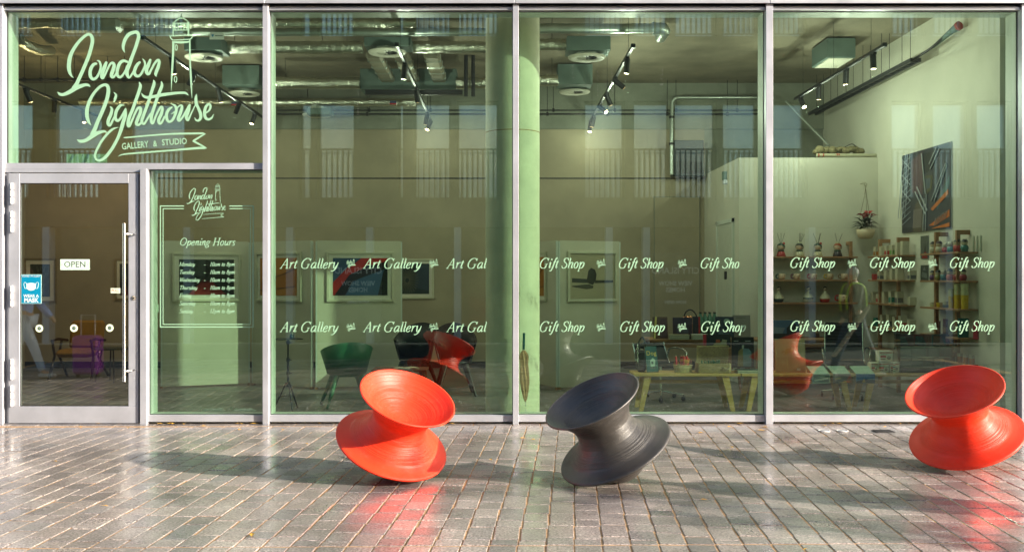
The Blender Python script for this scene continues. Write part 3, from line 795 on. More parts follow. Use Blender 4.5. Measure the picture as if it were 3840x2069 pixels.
# ---------------------------------------------------------------- lettering on the panes (vinyl in front of the glass, the glass's green cast in its colour)
YV = 0.002
def onpane(x, y): 
    p = P(x, y, ZG + .02); return Vector((p.x, YV, p.z))
def crop(x0, y0, s): return lambda x, y: onpane(x0 + x * s, y0 + y * s)
r1, r2, r3, r4, r5, r6 = crop(210, 100, .2018), crop(430, 100, .2018), crop(280, 290, .23055), crop(520, 290, .23055), crop(600, 40, .245), crop(430, 480, .14363)
LOGO = [
 (0, [(338, 962, 6), (285, 900, 45), (256, 800, 72), (257, 690, 76), (280, 560, 72), (345, 420, 62), (440, 290, 56), (545, 190, 52), (620, 155, 52), (675, 190, 60), (690, 280, 66), (670, 390, 66), (620, 560, 66), (560, 710, 66), (500, 850, 66), (445, 970, 66), (400, 1070, 72), (345, 1150, 78)]),
 (0, [(40, 1220, 6), (85, 1262, 50), (150, 1270, 56), (260, 1225, 72), (380, 1150, 82), (480, 1112, 68), (560, 1090, 52), (615, 1098, 44), (652, 1128, 6)]),
 (0, [(768, 636, 6), (815, 655, 34), (843, 720, 40), (838, 800, 40), (805, 890, 42), (760, 960, 50), (700, 985, 54), (655, 935, 62), (648, 850, 64), (670, 770, 62), (715, 712, 55), (757, 700, 44)]),
 (0, [(945, 682, 52), (915, 760, 70), (882, 850, 72), (862, 930, 62), (882, 965, 50), (930, 890, 36), (975, 790, 36), (1022, 705, 40), (1065, 685, 50), (1093, 725, 60), (1078, 800, 66), (1050, 880, 68), (1046, 935, 58), (1082, 945, 46), (1125, 890, 36), (1150, 820, 36)]),
 (0, [(1345, 668, 38), (1265, 645, 50), (1200, 690, 60), (1162, 780, 60), (1146, 880, 56), (1180, 945, 48), (1230, 935, 44), (1290, 850, 36), (1335, 740, 36)]),
 (1, [(203, 494, 5), (175, 430, 42), (175, 350, 60), (215, 235, 64), (280, 155, 66), (370, 118, 62), (432, 122, 62), (458, 190, 62), (435, 290, 62), (390, 430, 62), (340, 560, 62), (285, 710, 72), (240, 830, 72), (245, 900, 64), (280, 960, 36), (330, 900, 36), (375, 820, 36)]),
 (1, [(475, 676, 44), (430, 720, 58), (390, 800, 62), (380, 880, 56), (430, 930, 50), (490, 905, 44), (550, 800, 40), (578, 720, 38), (562, 650, 32), (524, 604, 5)]),
 (1, [(672, 632, 48), (640, 720, 66), (605, 800, 70), (610, 870, 60), (648, 888, 48), (692, 810, 40), (750, 700, 40), (810, 635, 48), (840, 660, 50), (820, 760, 62), (785, 850, 62), (775, 900, 50), (787, 942, 6)]),
 (2, [(282, 788, 5), (238, 725, 46), (212, 620, 62), (220, 500, 60), (265, 370, 52), (330, 260, 46), (420, 165, 44), (500, 130, 46), (548, 155, 54), (560, 230, 60), (540, 350, 60), (495, 480, 60), (440, 610, 60), (390, 720, 60), (340, 850, 66), (300, 930, 72)]),
 (2, [(48, 1018, 6), (105, 1045, 48), (190, 1032, 54), (280, 975, 66), (370, 920, 64), (450, 892, 44), (505, 886, 34), (540, 915, 5)]),
 (2, [(593, 485, 18), (618, 530, 44), (600, 610, 52), (562, 700, 54), (558, 768, 50), (590, 785, 38), (638, 690, 34), (668, 630, 30)]),
 (2, [(643, 248, 5), (684, 295, 34), (668, 360, 42), (650, 418, 8)]),
 (2, [(818, 462, 10), (765, 460, 40), (715, 510, 50), (680, 590, 52), (675, 670, 50), (710, 715, 40), (760, 670, 38), (800, 600, 36), (838, 535, 40)]),
 (2, [(840, 515, 22), (836, 620, 54), (800, 740, 60), (765, 860, 58), (720, 980, 50), (670, 1080, 50), (610, 1180, 50), (550, 1260, 50), (500, 1315, 48), (440, 1350, 44), (390, 1352, 36), (352, 1320, 34), (348, 1250, 36), (390, 1150, 40), (460, 1030, 40), (560, 910, 40), (640, 845, 32), (722, 820, 5)]),
 (2, [(1062, 92, 18), (1080, 150, 50), (1050, 260, 52), (1000, 400, 52), (950, 540, 52), (900, 660, 56), (880, 760, 54), (895, 800, 48), (940, 720, 36), (990, 600, 36), (1040, 512, 40), (1082, 512, 48), (1080, 580, 52), (1040, 680, 52), (1015, 758, 50), (1050, 780, 40), (1110, 735, 36)]),
 (3, [(253, 56, 16), (262, 110, 50), (225, 230, 50), (180, 380, 50), (130, 520, 50), (85, 640, 52), (62, 720, 48), (98, 765, 36), (150, 690, 34), (205, 600, 30)]),
 (3, [(58, 262, 4), (85, 310, 34), (150, 335, 46), (250, 322, 48), (380, 295, 52), (520, 275, 46), (650, 262, 40), (750, 260, 38), (790, 275, 30), (820, 303, 5)]),
 (3, [(378, 82, 18), (388, 140, 46), (355, 230, 52), (305, 360, 52), (260, 500, 52), (222, 620, 52), (215, 720, 46), (240, 755, 38), (280, 660, 34), (330, 550, 34), (375, 490, 40), (395, 520, 46), (375, 610, 52), (335, 700, 52), (350, 755, 44), (385, 740, 36), (430, 650, 34)]),
 (3, [(550, 495, 26), (500, 530, 46), (465, 600, 48), (470, 690, 46), (510, 728, 40), (560, 700, 40), (600, 620, 44), (622, 540, 44), (600, 470, 38), (530, 435, 5)]),
 (3, [(534, 606, 5), (570, 585, 20), (612, 550, 20), (650, 490, 24), (695, 460, 28), (714, 490, 42), (690, 580, 52), (655, 670, 52), (670, 710, 44), (720, 660, 34), (775, 570, 34), (825, 470, 34)]),
 (3, [(840, 455, 30), (818, 550, 52), (785, 650, 52), (810, 700, 42), (850, 625, 26), (900, 520, 18), (938, 440, 18)]),
 (3, [(950, 286, 14), (940, 340, 44), (945, 430, 50), (980, 510, 46), (1015, 600, 52), (1015, 670, 46), (980, 710, 34), (940, 700, 24), (918, 660, 6)]),
 (3, [(1090, 592, 22), (1150, 550, 30), (1178, 480, 38), (1150, 442, 36), (1100, 490, 46), (1080, 590, 50), (1100, 668, 46), (1150, 690, 38), (1200, 660, 28), (1228, 606, 6)]),
]
TOWER = [[(180, 1240, 3), (190, 1000, 26), (205, 750, 32), (214, 500, 34)], [(498, 1355, 3), (485, 1100, 28), (470, 800, 24), (463, 470, 22)],
 [(160, 400, 12), (335, 392, 14), (510, 388, 12)], [(160, 398, 14), (178, 435, 16), (204, 462, 16)], [(508, 390, 14), (494, 425, 16), (464, 455, 16)],
 [(200, 462, 12), (335, 455, 14), (468, 448, 12)], [(205, 490, 22), (335, 490, 24), (465, 486, 22)], [(235, 505, 6), (340, 506, 14), (440, 500, 6)],
 [(211, 205, 14), (211, 390, 14)], [(440, 200, 30), (445, 390, 22)], [(208, 200, 8), (275, 150, 14), (335, 112, 14)], [(338, 112, 14), (400, 150, 14), (456, 198, 10)],
 [(335, 38, 2), (335, 80, 14), (337, 118, 40)], [(208, 204, 12), (455, 204, 12)], [(208, 310, 12), (455, 306, 14)],
 [(236, 204, 18), (238, 304, 18)], [(286, 204, 14), (288, 304, 14)], [(328, 204, 14), (330, 304, 14)], [(372, 204, 16), (374, 304, 16)], [(416, 204, 14), (418, 304, 14)]]
BANNER = [[(248, 260, 5), (330, 258, 36), (900, 208, 40), (1500, 165, 46), (2230, 150, 50), (2320, 152, 46), (2395, 170, 6)], [(2370, 165, 26), (2210, 260, 44), (2075, 345, 50)], [(2070, 350, 50), (2230, 435, 46), (2400, 530, 30)],
 [(108, 752, 5), (270, 692, 36), (900, 640, 42), (1600, 583, 46), (2200, 532, 62), (2330, 535, 50), (2422, 537, 5)]]
def logo(mb, tf):
    """tf maps photo-pixel coordinates of the large lettering to world points"""
    base = ((210, 100, .2018), (430, 100, .2018), (280, 290, .23055), (520, 290, .23055))
    for k, st_ in LOGO:
        x0, y0, s = base[k]
        ribbon(mb, [(x0 + x * s, y0 + y * s, w * s) for x, y, w in st_], tf, 5)
    for st_ in TOWER: ribbon(mb, [(600 + x * .245, 40 + y * .245, w * .245) for x, y, w in st_], tf, 4)
    for (cx_, cy_, rx, ry) in ((247, 1060, 20, 44), (258, 575, 16, 42)):
        ribbon(mb, [(600 + (cx_ + rx * math.cos(t * .785)) * .245, 40 + (cy_ + ry * math.sin(t * .785)) * .245, 3.0) for t in range(8)], tf, 3, True)
    for st_ in BANNER: ribbon(mb, [(430 + x * .14363, 480 + y * .14363, w * .14363) for x, y, w in st_], tf, 4)
def cut(a, kx, ky):
    return a
mb = MB(); logo(mb, onpane)
ang = math.atan2(150, 1690)
def caps(mb, s, px0, py0, px1, py1, to, hgt):
    """hand lettered capitals between two px points on their centre line"""
    a = to(px0, py0); b = to(px1, py1); ux = (b - a); L = ux.length; ux.normalize()
    vs, fs = text_mesh(s, 1.0, bold=.012)
    w = max(v[0] for v in vs) - min(v[0] for v in vs); h = max(v[1] for v in vs) - min(v[1] for v in vs)
    o = (a + b) / 2; o.y -= .004
    uy = Vector((-ux.z, 0, ux.x))
    mb.add([o + ux * (v[0] - (max(q[0] for q in vs) + min(q[0] for q in vs)) / 2) / w * L + uy * (v[1] * hgt / h) for v in vs], fs)
caps(mb, "GALLERY", 460, 552, 560, 542.5, onpane, .072); caps(mb, "&", 577, 541.5, 592, 540.5, onpane, .066); caps(mb, "STUDIO", 610, 537, 703, 531, onpane, .068)
mb.build("logo_lettering", M['vinyl'], pane1)
# opening hours pane
def small(x0, y0, k):
    return lambda x, y: onpane(x0 + (x - 220) * k, y0 + (y - 55) * k)
mb = MB(); logo(mb, small(702, 688, .252)); mb.build("logo_lettering", M['vinyl'], pane1b)
mb = MB()
def bar(px0, py0, px1, py1, w):
    ribbon(mb, [(px0, py0, w), (px1, py1, w)], onpane, 1, caps=False)
xl, xr_, yt, yb = 604, 951, 773, 1225
bar(xl, yt, 692, yt, 4); bar(xl, yt - 2, xl, yb + 2, 4); bar(614, 783, 692, 783, 3); bar(614, 782, 614, 1216, 3)
bar(862, yt, xr_, yt, 4); bar(862, 783, 941, 783, 3); bar(xr_, yt - 2, xr_, yb + 2, 4); bar(941, 782, 941, 1216, 3)
bar(xl, yb, xr_, yb, 4); bar(614, 1215, 941, 1215, 3)
mb.build("border_lines", M['vinyl'], pane1b)
mb = MB(); italic(mb, "Opening Hours", 674, 920, 27, 208, onpane, thick=8.5, thin=4.6); mb.build("hours_lettering", M['vinyl'], pane1b)
for i, dname in enumerate(("Monday", "Tuesday", "Wednesday", "Thursday", "Friday", "Saturday", "Sunday")):
    y = 997.5 + i * 29.2
    wd = (58, 56, 76, 67, 45, 60, 50)[i]
    mb = MB(); italic(mb, dname, 674, y, 14.5, wd, onpane, thick=9.5, thin=5)
    mb.build("hours_lettering", M['vinyl'], pane1b); mb = MB()
    italic(mb, "-", 764, y, 14, 10, onpane, thick=8, thin=4)
    mb.build("hours_lettering", M['vinyl'], pane1b); mb = MB()
    italic(mb, ("12pm to 8pm" if i == 6 else "10am to 8pm"), 787, y, 14.5, 94, onpane, thick=9.5, thin=5)
    mb.build("hours_lettering", M['vinyl'], pane1b)
def words(pane, items, lname):
    for (s, x, y, w, clip) in items:
        mb = MB(); italic(mb, s, x, y, 37, w, onpane, thick=8.4, thin=3.6, clip=clip); mb.build("window_lettering", M['vinyl'], pane)
words(pane2, [("Art Gallery", 1053, 1006, 213, None), ("Art Gallery", 1364, 1006, 213, None), ("Art Gallery", 1676, 1006, 213, 1822),
              ("Art Gallery", 1053, 1243, 213, None), ("Art Gallery", 1364, 1243, 213, None), ("Art Gallery", 1676, 1243, 213, 1822)], "")
words(pane3, [("Gift Shop", 2020, 1005, 168, None), ("Gift Shop", 2316, 1005, 168, None), ("Gift Shop", 2622, 1005, 168, 2765),
              ("Gift Shop", 2020, 1242, 168, None), ("Gift Shop", 2321, 1242, 168, None), ("Gift Shop", 2624, 1242, 168, 2795)], "")
words(pane4, [("Gift Shop", 2958, 1003, 168, None), ("Gift Shop", 3256, 1003, 168, None), ("Gift Shop", 3555, 1003, 168, 3712),
              ("Gift Shop", 2958, 1240, 168, None), ("Gift Shop", 3258, 1240, 168, None), ("Gift Shop", 3555, 1240, 168, 3712)], "")
def mini(mbx, u, v):
    tf = lambda x, y: onpane(u + (x - 510) * .0605, v + (y - 330) * .060)
    base = ((210, 100, .2018), (430, 100, .2018), (280, 290, .23055), (520, 290, .23055))
    for k, st_ in LOGO:
        x0, y0, s = base[k]; ribbon(mbx, [(x0 + x * s, y0 + y * s, max(w * s * 1.5, 18)) for x, y, w in st_[::2] + [st_[-1]]], tf, 2, caps=False)
    for a, b in (((645, 330), (655, 160)), ((722, 350), (712, 160)), ((630, 140), (735, 140)), ((655, 140), (655, 90)), ((705, 140), (705, 90)), ((650, 90), (683, 55)), ((683, 55), (712, 90)), ((655, 90), (710, 90))):
        ribbon(mbx, [(a[0], a[1], 20), (b[0], b[1], 20)], tf, 1, caps=False)
for pane, us in ((pane2, (1317, 1627)), (pane3, (2253, 2557)), (pane4, (3193, 3494))):
    for u in us:
        for v in (988, 1226):
            mb = MB(); mini(mb, u, v); mb.build("logo_emblem", M['vinyl'], pane)

# rain drops and splashes on the lower part of the panes, runs higher up
rd_ = random.Random(21)
drop_m = mat("rain_drop", (.62, .64, .62), .15, var=0)
for pane, a, b, n in ((pane1b, SUB + .05, me_(1, -1), 110), (pane2, me_(1, 1), me_(2, -1), 260), (pane3, me_(2, 1), me_(3, -1), 380), (pane4, me_(3, 1), me_(4, -1), 520)):
    mb = MB()
    def drop(x, z, r):
        mb.add([(x - r, .0035, z), (x, .0035, z - r * 1.2), (x + r, .0035, z), (x, .0035, z + r), (x, .0035 - r * .7, z - r * .2)], [(0, 1, 4), (1, 2, 4), (2, 3, 4), (3, 0, 4)])
    for i in range(n): drop(rd_.uniform(a + .02, b - .02), Z0 + .01 + abs(rd_.gauss(0, .16)), rd_.uniform(.0008, .0026))
    for k in range(2 if pane in (pane1b, pane2) else 9):
        x = rd_.uniform(a + .1, b - .1); z = rd_.uniform(2.2, 4.2)
        for i in range(rd_.randint(8, 26)): drop(x + rd_.gauss(0, .002), z - i * rd_.uniform(.012, .02), rd_.uniform(.0008, .002))
    mb.build("rain_drops", drop_m, pane, kind='stuff')
# ---------------------------------------------------------------- spun chairs on the pavement
PROF = [(.0, -.240), (.06, -.240), (.10, -.232), (.135, -.212), (.17, -.178), (.23, -.112), (.31, -.056), (.40, -.018), (.444, -.006), (.453, .002), (.455, .011), (.448, .020), (.43, .027),
        (.39, .040), (.345, .062), (.30, .096), (.26, .138), (.232, .185), (.222, .230), (.228, .275), (.248, .322), (.28, .366), (.317, .404), (.35, .431), (.374, .448), (.384, .457),
        (.3845, .465), (.377, .468), (.366, .461), (.33, .425), (.285, .385), (.235, .345), (.18, .308), (.12, .280), (.06, .264), (.0, .260)]
def spun_chair(label, m, x, y, z, nx, ny, loc=None):
    n = Vector((nx, ny, math.sqrt(1 - nx * nx - ny * ny)))
    rot = n.to_track_quat('Z', 'Y').to_matrix()
    pr = cr(PROF, 5)
    # rest it on the ground: lowest point of the turned body touches z = 0
    sn = math.hypot(nx, ny); low = min(zz * n.z - r * sn for r, zz in pr)
    mb = MB(); mb.lathe(pr, 128)
    o = mb.build("spun_chair", m)
    o.matrix_basis = Matrix.Translation((x, y, -low + .001)) @ rot.to_4x4()
    props(o, label, "chair", "spinning spool-shaped chairs on the pavement")
    return o
spun_chair("orange-red spool-shaped chair tilted to the right, in front of the Art Gallery window", M['red'], -.877, -2.868, .26, .319, -.381)
spun_chair("charcoal grey spool-shaped chair tilted to the left on the wet setts", M['dark'], .883, -3.108, .26, -.422, -.261)
spun_chair("bright red spool-shaped chair tilted to the left, cut by the photo's right edge", M['red'], 3.894, -2.48, .26, -.374, -.316)

# ---------------------------------------------------------------- gallery: display panels and framed pictures
class Seg:
    def __init__(s, a, b): s.a = Vector((a.x, a.y)); s.b = Vector((b.x, b.y))
    def at(s, px, py, off=0.0):
        """where the sight line of a photo column meets this upright plane"""
        dx = (px - PX0) / F
        d = s.b - s.a
        # a + t d : x = dx*(y-CAMY)
        t = (dx * (s.a.y - CAMY) - s.a.x) / (d.x - dx * d.y)
        q = s.a + d * t; z = q.y - CAMY
        n = Vector((d.y, -d.x)).normalized()
        if n.y > 0: n = -n
        if abs(n.y) < .05 and n.x > 0: n = -n
        return Vector((q.x + n.x * off, q.y + n.y * off, EYE + (PY0 - py) / F * z))
    def frame(s):
        d = (s.b - s.a).normalized(); n = Vector((d.y, -d.x))
        if n.y > 0: n = -n
        if abs(n.y) < .05 and n.x > 0: n = -n
        return Vector((d.x, d.y, 0)), Vector((n.x, n.y, 0))
def obox(mb, o, u, n, w0, w1, t0, t1, z0, z1, bev=0.0):
    """box spanned along u (w0..w1), out along n (t0..t1), z0..z1 from point o"""
    k = Matrix(((u.x, -n.x, 0, o.x), (u.y, -n.y, 0, o.y), (0, 0, 1, 0), (0, 0, 0, 1)))
    old = mb.M; mb.M = k; mb.box(w0, w1, -t1, -t0, z0, z1, bev); mb.M = old
def panel(label, p0, p1):
    s = Seg(p0, p1); u, n = s.frame(); L = (s.b - s.a).length
    t = thing("gallery_partition", label, "partition", (s.a.x, s.a.y, 0), group="white gallery display panels")
    o = Vector((s.a.x, s.a.y, 0))
    mb = MB(); obox(mb, o, u, n, .02, L - .02, -.045, 0, .03, 2.10); mb.build("board", M['panel'], t)
    for w in (0, L - .02):
        mb = MB(); obox(mb, o, u, n, w, w + .02, -.043, -.002, .03, 2.09); mb.build("edge_post", M['alu_in'], t)
        mb = MB(); obox(mb, o, u, n, w - .01, w + .03, -.05, 0.005, 0, .035); mb.build("foot", M['woodB'], t)
    return s
def G_(px, z): return P(px, 1034, z)
sA = panel("left white display panel holding the dark picture behind the opening hours", G_(603, 14.0), G_(937, 14.47))
sB = panel("white display panel with the orange picture, angled towards the tripod table", G_(944, 14.47), G_(1168, 13.92))
sC = panel("wide white display panel with the red and blue picture behind the green armchair", G_(1184, 13.9), G_(1508, 14.2))
sD = panel("narrow sliver of white display panel just right of the green column", G_(1900, 15.4), G_(2086, 13.9))
sE = panel("white display panel with the black boulder picture, right of the column", G_(2096, 13.9), G_(2327, 14.3))
back = Seg(Vector((-8, YB - .0, 0)), Vector((3.5, YB - .0, 0)))
rwall = Seg(Vector((XR, 5, 0)), Vector((XR, .4, 0)))

def picture(label, seg, px0, px1, py0, py1, frame_m, mat_w, art, cat="picture", fr=.035, thick=.03, mount=flat((.72, .70, .58), .7)):
    a = seg.at(px0, py1); b = seg.at(px1, py0); c = seg.at(px0, py0); d = seg.at(px1, py1)
    u, n = seg.frame(); o = Vector((a.x, a.y, 0)); W_ = Vector((b.x - a.x, b.y - a.y)).length
    if (b - a).dot(u) < 0: u = -u
    z0 = (a.z + d.z) / 2; z1 = (b.z + c.z) / 2
    t = thing("framed_picture" if fr > 0 else "wall_print", label, cat, (o.x, o.y, z0))
    if fr > 0:
        for (w0, w1, q0, q1) in ((0, W_, z0, z0 + fr), (0, W_, z1 - fr, z1), (0, fr, z0 + fr, z1 - fr), (W_ - fr, W_, z0 + fr, z1 - fr)):
            mb = MB(); obox(mb, o, u, n, w0, w1, .002, thick, q0, q1, .002); mb.build("frame_rail", frame_m, t)
        mb = MB(); obox(mb, o, u, n, fr, W_ - fr, .002, .014, z0 + fr, z1 - fr); mb.build("mount", mount, t)
    m = fr + mat_w
    off = .0155 if fr > 0 else thick
    if fr == 0:
        mb = MB(); obox(mb, o, u, n, 0, W_, .002, thick - .002, z0, z1); mb.build("backing", M['alu'], t)
    w, h = W_ - 2 * m, z1 - z0 - 2 * m
    k = [0]
    def sub(name, poly, col, rough=.4):
        """poly in 0..1 picture coordinates"""
        k[0] += 1; q = off + .0006 * k[0]
        mb = MB(); mb.add([Vector((o.x + u.x * (m + x * w) + n.x * q, o.y + u.y * (m + x * w) + n.y * q, z0 + m + y * h)) for x, y in poly], [tuple(range(len(poly)))])
        mb.build(name, flat(col, rough), t)
    def line(name, pts, lw, col):
        k[0] += 1; q = off + .0006 * k[0]; mb = MB()
        mb.tube([Vector((o.x + u.x * (m + x * w) + n.x * q, o.y + u.y * (m + x * w) + n.y * q, z0 + m + y * h)) for x, y in pts], lw, 4); mb.build(name, flat(col, .5), t)
    def many(name, segs, lw, col):
        k[0] += 1; q = off + .0006 * k[0]; mb = MB()
        for pts in segs: mb.tube([Vector((o.x + u.x * (m + x * w) + n.x * q, o.y + u.y * (m + x * w) + n.y * q, z0 + m + y * h)) for x, y in pts], lw, 4, False)
        mb.build(name, flat(col, .5), t, kind='stuff')
    art(sub, line, many)
    return t
FULL = [(0, 0), (1, 0), (1, 1), (0, 1)]
FRM = flat((.60, .58, .44), .45)
def art_triangle(s, l, m):
    s("print", FULL, (.020, .022, .018)); s("print_shape", [(0, .52), (1, .56), (1, 1), (0, 1)], (.045, .055, .048))
    s("print_shape", [(.16, .0), (.86, .0), (.62, .34), (.38, .34)], (.20, .018, .012)); s("print_shape", [(.36, .34), (.64, .34), (.56, .46), (.46, .46)], (.09, .012, .01))
    s("print_shape", [(.47, .40), (.60, .40), (.56, .95), (.48, 1)], (.012, .013, .012)); l("print_line", [(.12, .02), (.86, .05)], .003, (.4, .12, .1))
picture("dark framed picture with a red wedge, behind the opening hours lettering", sA, 645, 902, 948, 1130, FRM, .06, art_triangle)
def art_orange(s, l, m):
    s("print", FULL, (.42, .15, .02)); s("print_shape", [(0, .35), (1, .75), (1, 1), (0, 1)], (.50, .20, .035)); s("print_shape", [(0, 0), (1, 0), (1, .22), (0, .12)], (.46, .19, .03))
    l("print_line", [(0, .14), (.5, .19), (1, .25)], .005, (.08, .03, .01)); l("print_line", [(.05, .38), (.6, .55), (1, .74)], .005, (.10, .04, .01)); l("print_line", [(.1, .9), (.25, 1)], .005, (.1, .04, .01))
picture("framed orange desert-like picture on the angled display panel", sB, 962, 1133, 945, 1130, FRM, .05, art_orange)
def art_diag(s, l, m):
    s("print", FULL, (.035, .075, .14)); s("print_shape", [(0, .35), (.0, .0), (.02, 0), (.32, .52), (.30, .80)], (.42, .02, .015))
    s("print_shape", [(.0, .15), (.22, .66), (.52, 1), (1, 1), (1, .88), (.62, .80), (.30, .48), (.06, .05)], (.45, .025, .015))
    s("print_shape", [(.02, 0), (.22, 0), (.36, .38), (.56, .50), (.9, .68), (1, .74), (1, .93), (.6, .75), (.30, .56)], (.015, .012, .016))
    s("print_shape", [(.22, .0), (.82, .0), (.95, .68), (.55, .48), (.38, .38)], (.05, .11, .20)); s("print_shape", [(.82, 0), (1, 0), (1, .72), (.93, .68)], (.012, .016, .018))
picture("framed picture with a broad red and black diagonal over blue", sC, 1224, 1476, 944, 1131, FRM, .055, art_diag)
def art_fan(s, l, m):
    s("print", FULL, (.03, .045, .05)); s("print_shape", [(.55, .2), (1, .1), (1, 1), (.6, .9)], (.04, .06, .085))
    segs = [[(.32 + .06 * math.cos(a), .45 + .08 * math.sin(a)), (.32 + .36 * math.cos(a), .45 + .46 * math.sin(a))] for a in [2 * math.pi * i / 28 for i in range(28)]]
    m("print_lines", segs, .005, (.16, .15, .10)); m("print_lines", [[(.32 + .12 * math.cos(a), .45 + .16 * math.sin(a)), (.32 + .25 * math.cos(a), .45 + .33 * math.sin(a))] for a in [2 * math.pi * (i + .5) / 28 for i in range(28)]], .003, (.05, .05, .04))
picture("framed print of a dark radiating fan shape on the back wall", back, 1470, 1628, 970, 1120, FRM, .05, art_fan)
def art_boulder(s, l, m):
    s("print", FULL, (.40, .35, .23)); s("print_shape", [(.02, .36), (.45, .34), (.45, .43), (.02, .46)], (.03, .03, .03)); s("print_shape", [(.55, .34), (.98, .35), (.98, .41), (.55, .41)], (.035, .035, .03))
    s("print_shape", [(.02, .28), (.40, .32), (.52, .27), (.50, .22), (.35, .20), (.02, .26)], (.07, .065, .05))
    s("print_shape", [(.36, .42), (.40, .64), (.46, .70), (.55, .66), (.59, .55), (.57, .40), (.50, .30), (.41, .33)], (.022, .016, .016))
picture("framed pale picture of a black boulder balanced on a dark bar", sE, 2127, 2312, 942, 1130, FRM, .02, art_boulder, mount=flat((.44, .39, .27), .7))
picture("narrow framed picture edge on the panel beside the column", sD, 1985, 2052, 945, 1128, FRM, .04, art_orange)
def art_dark(s, l, m):
    s("print", FULL, (.03, .035, .02)); rnd2 = random.Random(2)
    m("print_lines", [[(a, b), (a + rnd2.uniform(-.08, .08), b + .15)] for a, b in [(rnd2.random() * .9 + .05, rnd2.random() * .8) for i in range(24)]], .006, (.09, .11, .05))
picture("dark leafy framed picture seen through the door above the ochre chair", back, 92, 212, 968, 1135, flat((.22, .17, .09)), .07, art_dark)
picture("framed picture half hidden behind the door's pull bar", back, 432, 505, 970, 1125, flat((.30, .24, .14)), .05, art_triangle)
def art_city(s, l, m):
    s("print", FULL, (.035, .037, .05)); rnd2 = random.Random(9)
    s("print_shape", [(.22, .5), (.45, .45), (.45, .98), (.2, .9)], (.10, .055, .07)); s("print_shape", [(.45, .70), (.60, .72), (.62, .95), (.46, .95)], (.008, .01, .012))
    s("print_shape", [(.48, .68), (.66, .66), (.64, .50), (.54, .44), (.46, .55)], (.07, .065, .035)); s("print_shape", [(.50, .64), (.62, .63), (.60, .52), (.53, .50)], (.06, .08, .11))
    s("print_shape", [(.72, .30), (.98, .62), (.98, .50), (.75, .24)], (.06, .12, .13)); s("print_shape", [(.58, .06), (.98, .22), (.98, .14), (.70, .05)], (.55, .13, .02)); s("print_shape", [(.62, .02), (.98, .07), (.98, .02)], (.58, .15, .02))
    s("print_shape", [(.62, .26), (.96, .46), (.96, .40), (.66, .23)], (.50, .14, .03)); s("print_shape", [(.25, .0), (.5, .0), (.42, .42), (.30, .34)], (.10, .08, .06))
    m("print_lines", [[(x, 1), (x - .12, .2)] for x in (.04, .09, .14, .19)] + [[(.0, y), (.2, y + .09)] for y in [i * .07 + .1 for i in range(12)]] + [[(.0, y + .06), (.2, y - .10)] for y in (.5, .7, .9)], .0055, (.42, .45, .50))
    m("print_lines", [[(.30, .50), (.52, .20)], [(.34, .56), (.56, .24)], [(.52, .0), (.54, .45)], [(.47, .0), (.50, .40)], [(.64, .35), (.92, .76)], [(.70, .34), (.94, .74)], [(.44, .96), (.52, .45)], [(.60, .80), (.75, .98)], [(.62, .74), (.80, .95)]], .010, (.36, .38, .40))
    m("print_lines", [[(rnd2.random(), rnd2.random() * .9), None] for i in range(0)] + [[(.26 + .02 * i, .05), (.28 + .02 * i, .28)] for i in range(9)] + [[(.70 + .03 * i, .05 + .01 * i), (.73 + .03 * i, .14 + .01 * i)] for i in range(8)], .005, (.40, .33, .30))
picture("tall city-structure photograph print high on the right wall", rwall, 3388, 3572, 583.5 - 24, 857 + 9, None, 0, art_city, cat="print", fr=0, thick=.02)
def art_small(s, l, m):
    s("print", FULL, (.09, .10, .09)); s("print_shape", [(.1, .02), (.95, .02), (.65, .4)], (.22, .015, .012)); s("print_shape", [(.45, .3), (.75, .3), (.62, .7)], (.02, .02, .02))
picture("small print with a red triangle beside the right shelf unit", rwall, 3455, 3484, 884, 970, None, 0, art_small, cat="print", fr=0, thick=.01)
def art_small2(s, l, m):
    s("print", FULL, (.05, .06, .055)); s("print_shape", [(.1, .3), (.9, .2), (.8, .5), (.2, .6)], (.15, .17, .16)); s("print_shape", [(.3, .7), (.7, .68), (.5, .9)], (.2, .2, .2))
picture("small grey print under the red triangle print by the right shelf unit", rwall, 3455, 3484, 994, 1056, None, 0, art_small2, cat="print", fr=0, thick=.01)

# ---------------------------------------------------------------- overhead services
def duct(label, m, px0, px1, py, z, r, bands=(), end=False, name="air_duct", grp="horizontal air ducts below the ceiling"):
    a, b = P(px0, py, z), P(px1, py, z)
    t = thing(name, label, "duct", a, group=grp)
    n = max(2, int((b.x - a.x) / .12)); rr = random.Random(int(px0 + py))
    pts = [(a.x + (b.x - a.x) * i / n, a.y, a.z + rr.gauss(0, .003)) for i in range(n + 1)]
    rs = [r * (1 + rr.gauss(0, .035 if m is M['foil'] else 0)) for _ in pts]
    mb = MB(); mb.tube(pts, rs, 18); mb.build("duct_body", m, t)
    for u in bands:
        x = P(u, py, z).x
        mb = MB(); mb.cyl((x - .012, a.y, a.z), (x + .012, a.y, a.z), r * 1.06, n=18); mb.build("joint_band", M['galv'] if m is not M['foil'] else M['foil'], t)
    for u in list(range(int(px0) + 60, int(px1), 330)):
        x = P(u, py, z).x
        mb = MB(); mb.cyl((x, a.y, a.z + r), (x, a.y, HC), .004, n=6); mb.build("hanger_rod", M['black'], t)
    return t
duct("short crinkled foil duct at the top left corner behind the logo", M['foil'], 70, 240, 88, 12.3, .058, (140, 195))
duct("long crinkled foil duct nearest the window head", M['foil'], 455, 1560, 88, 12.3, .056, (520, 820, 1105, 1270, 1395, 1535))
t = thing("duct_silencer", "wide pale green galvanised duct box between the two foil ducts, top left", "duct", P(345, 95, 12.3))
a, b = P(238, 120, 12.3), P(456, 70, 12.3); mb = MB(); mb.box(a.x, b.x, a.y - .1, a.y + .1, a.z, b.z, .04); mb.build("housing", M['galv'], t)
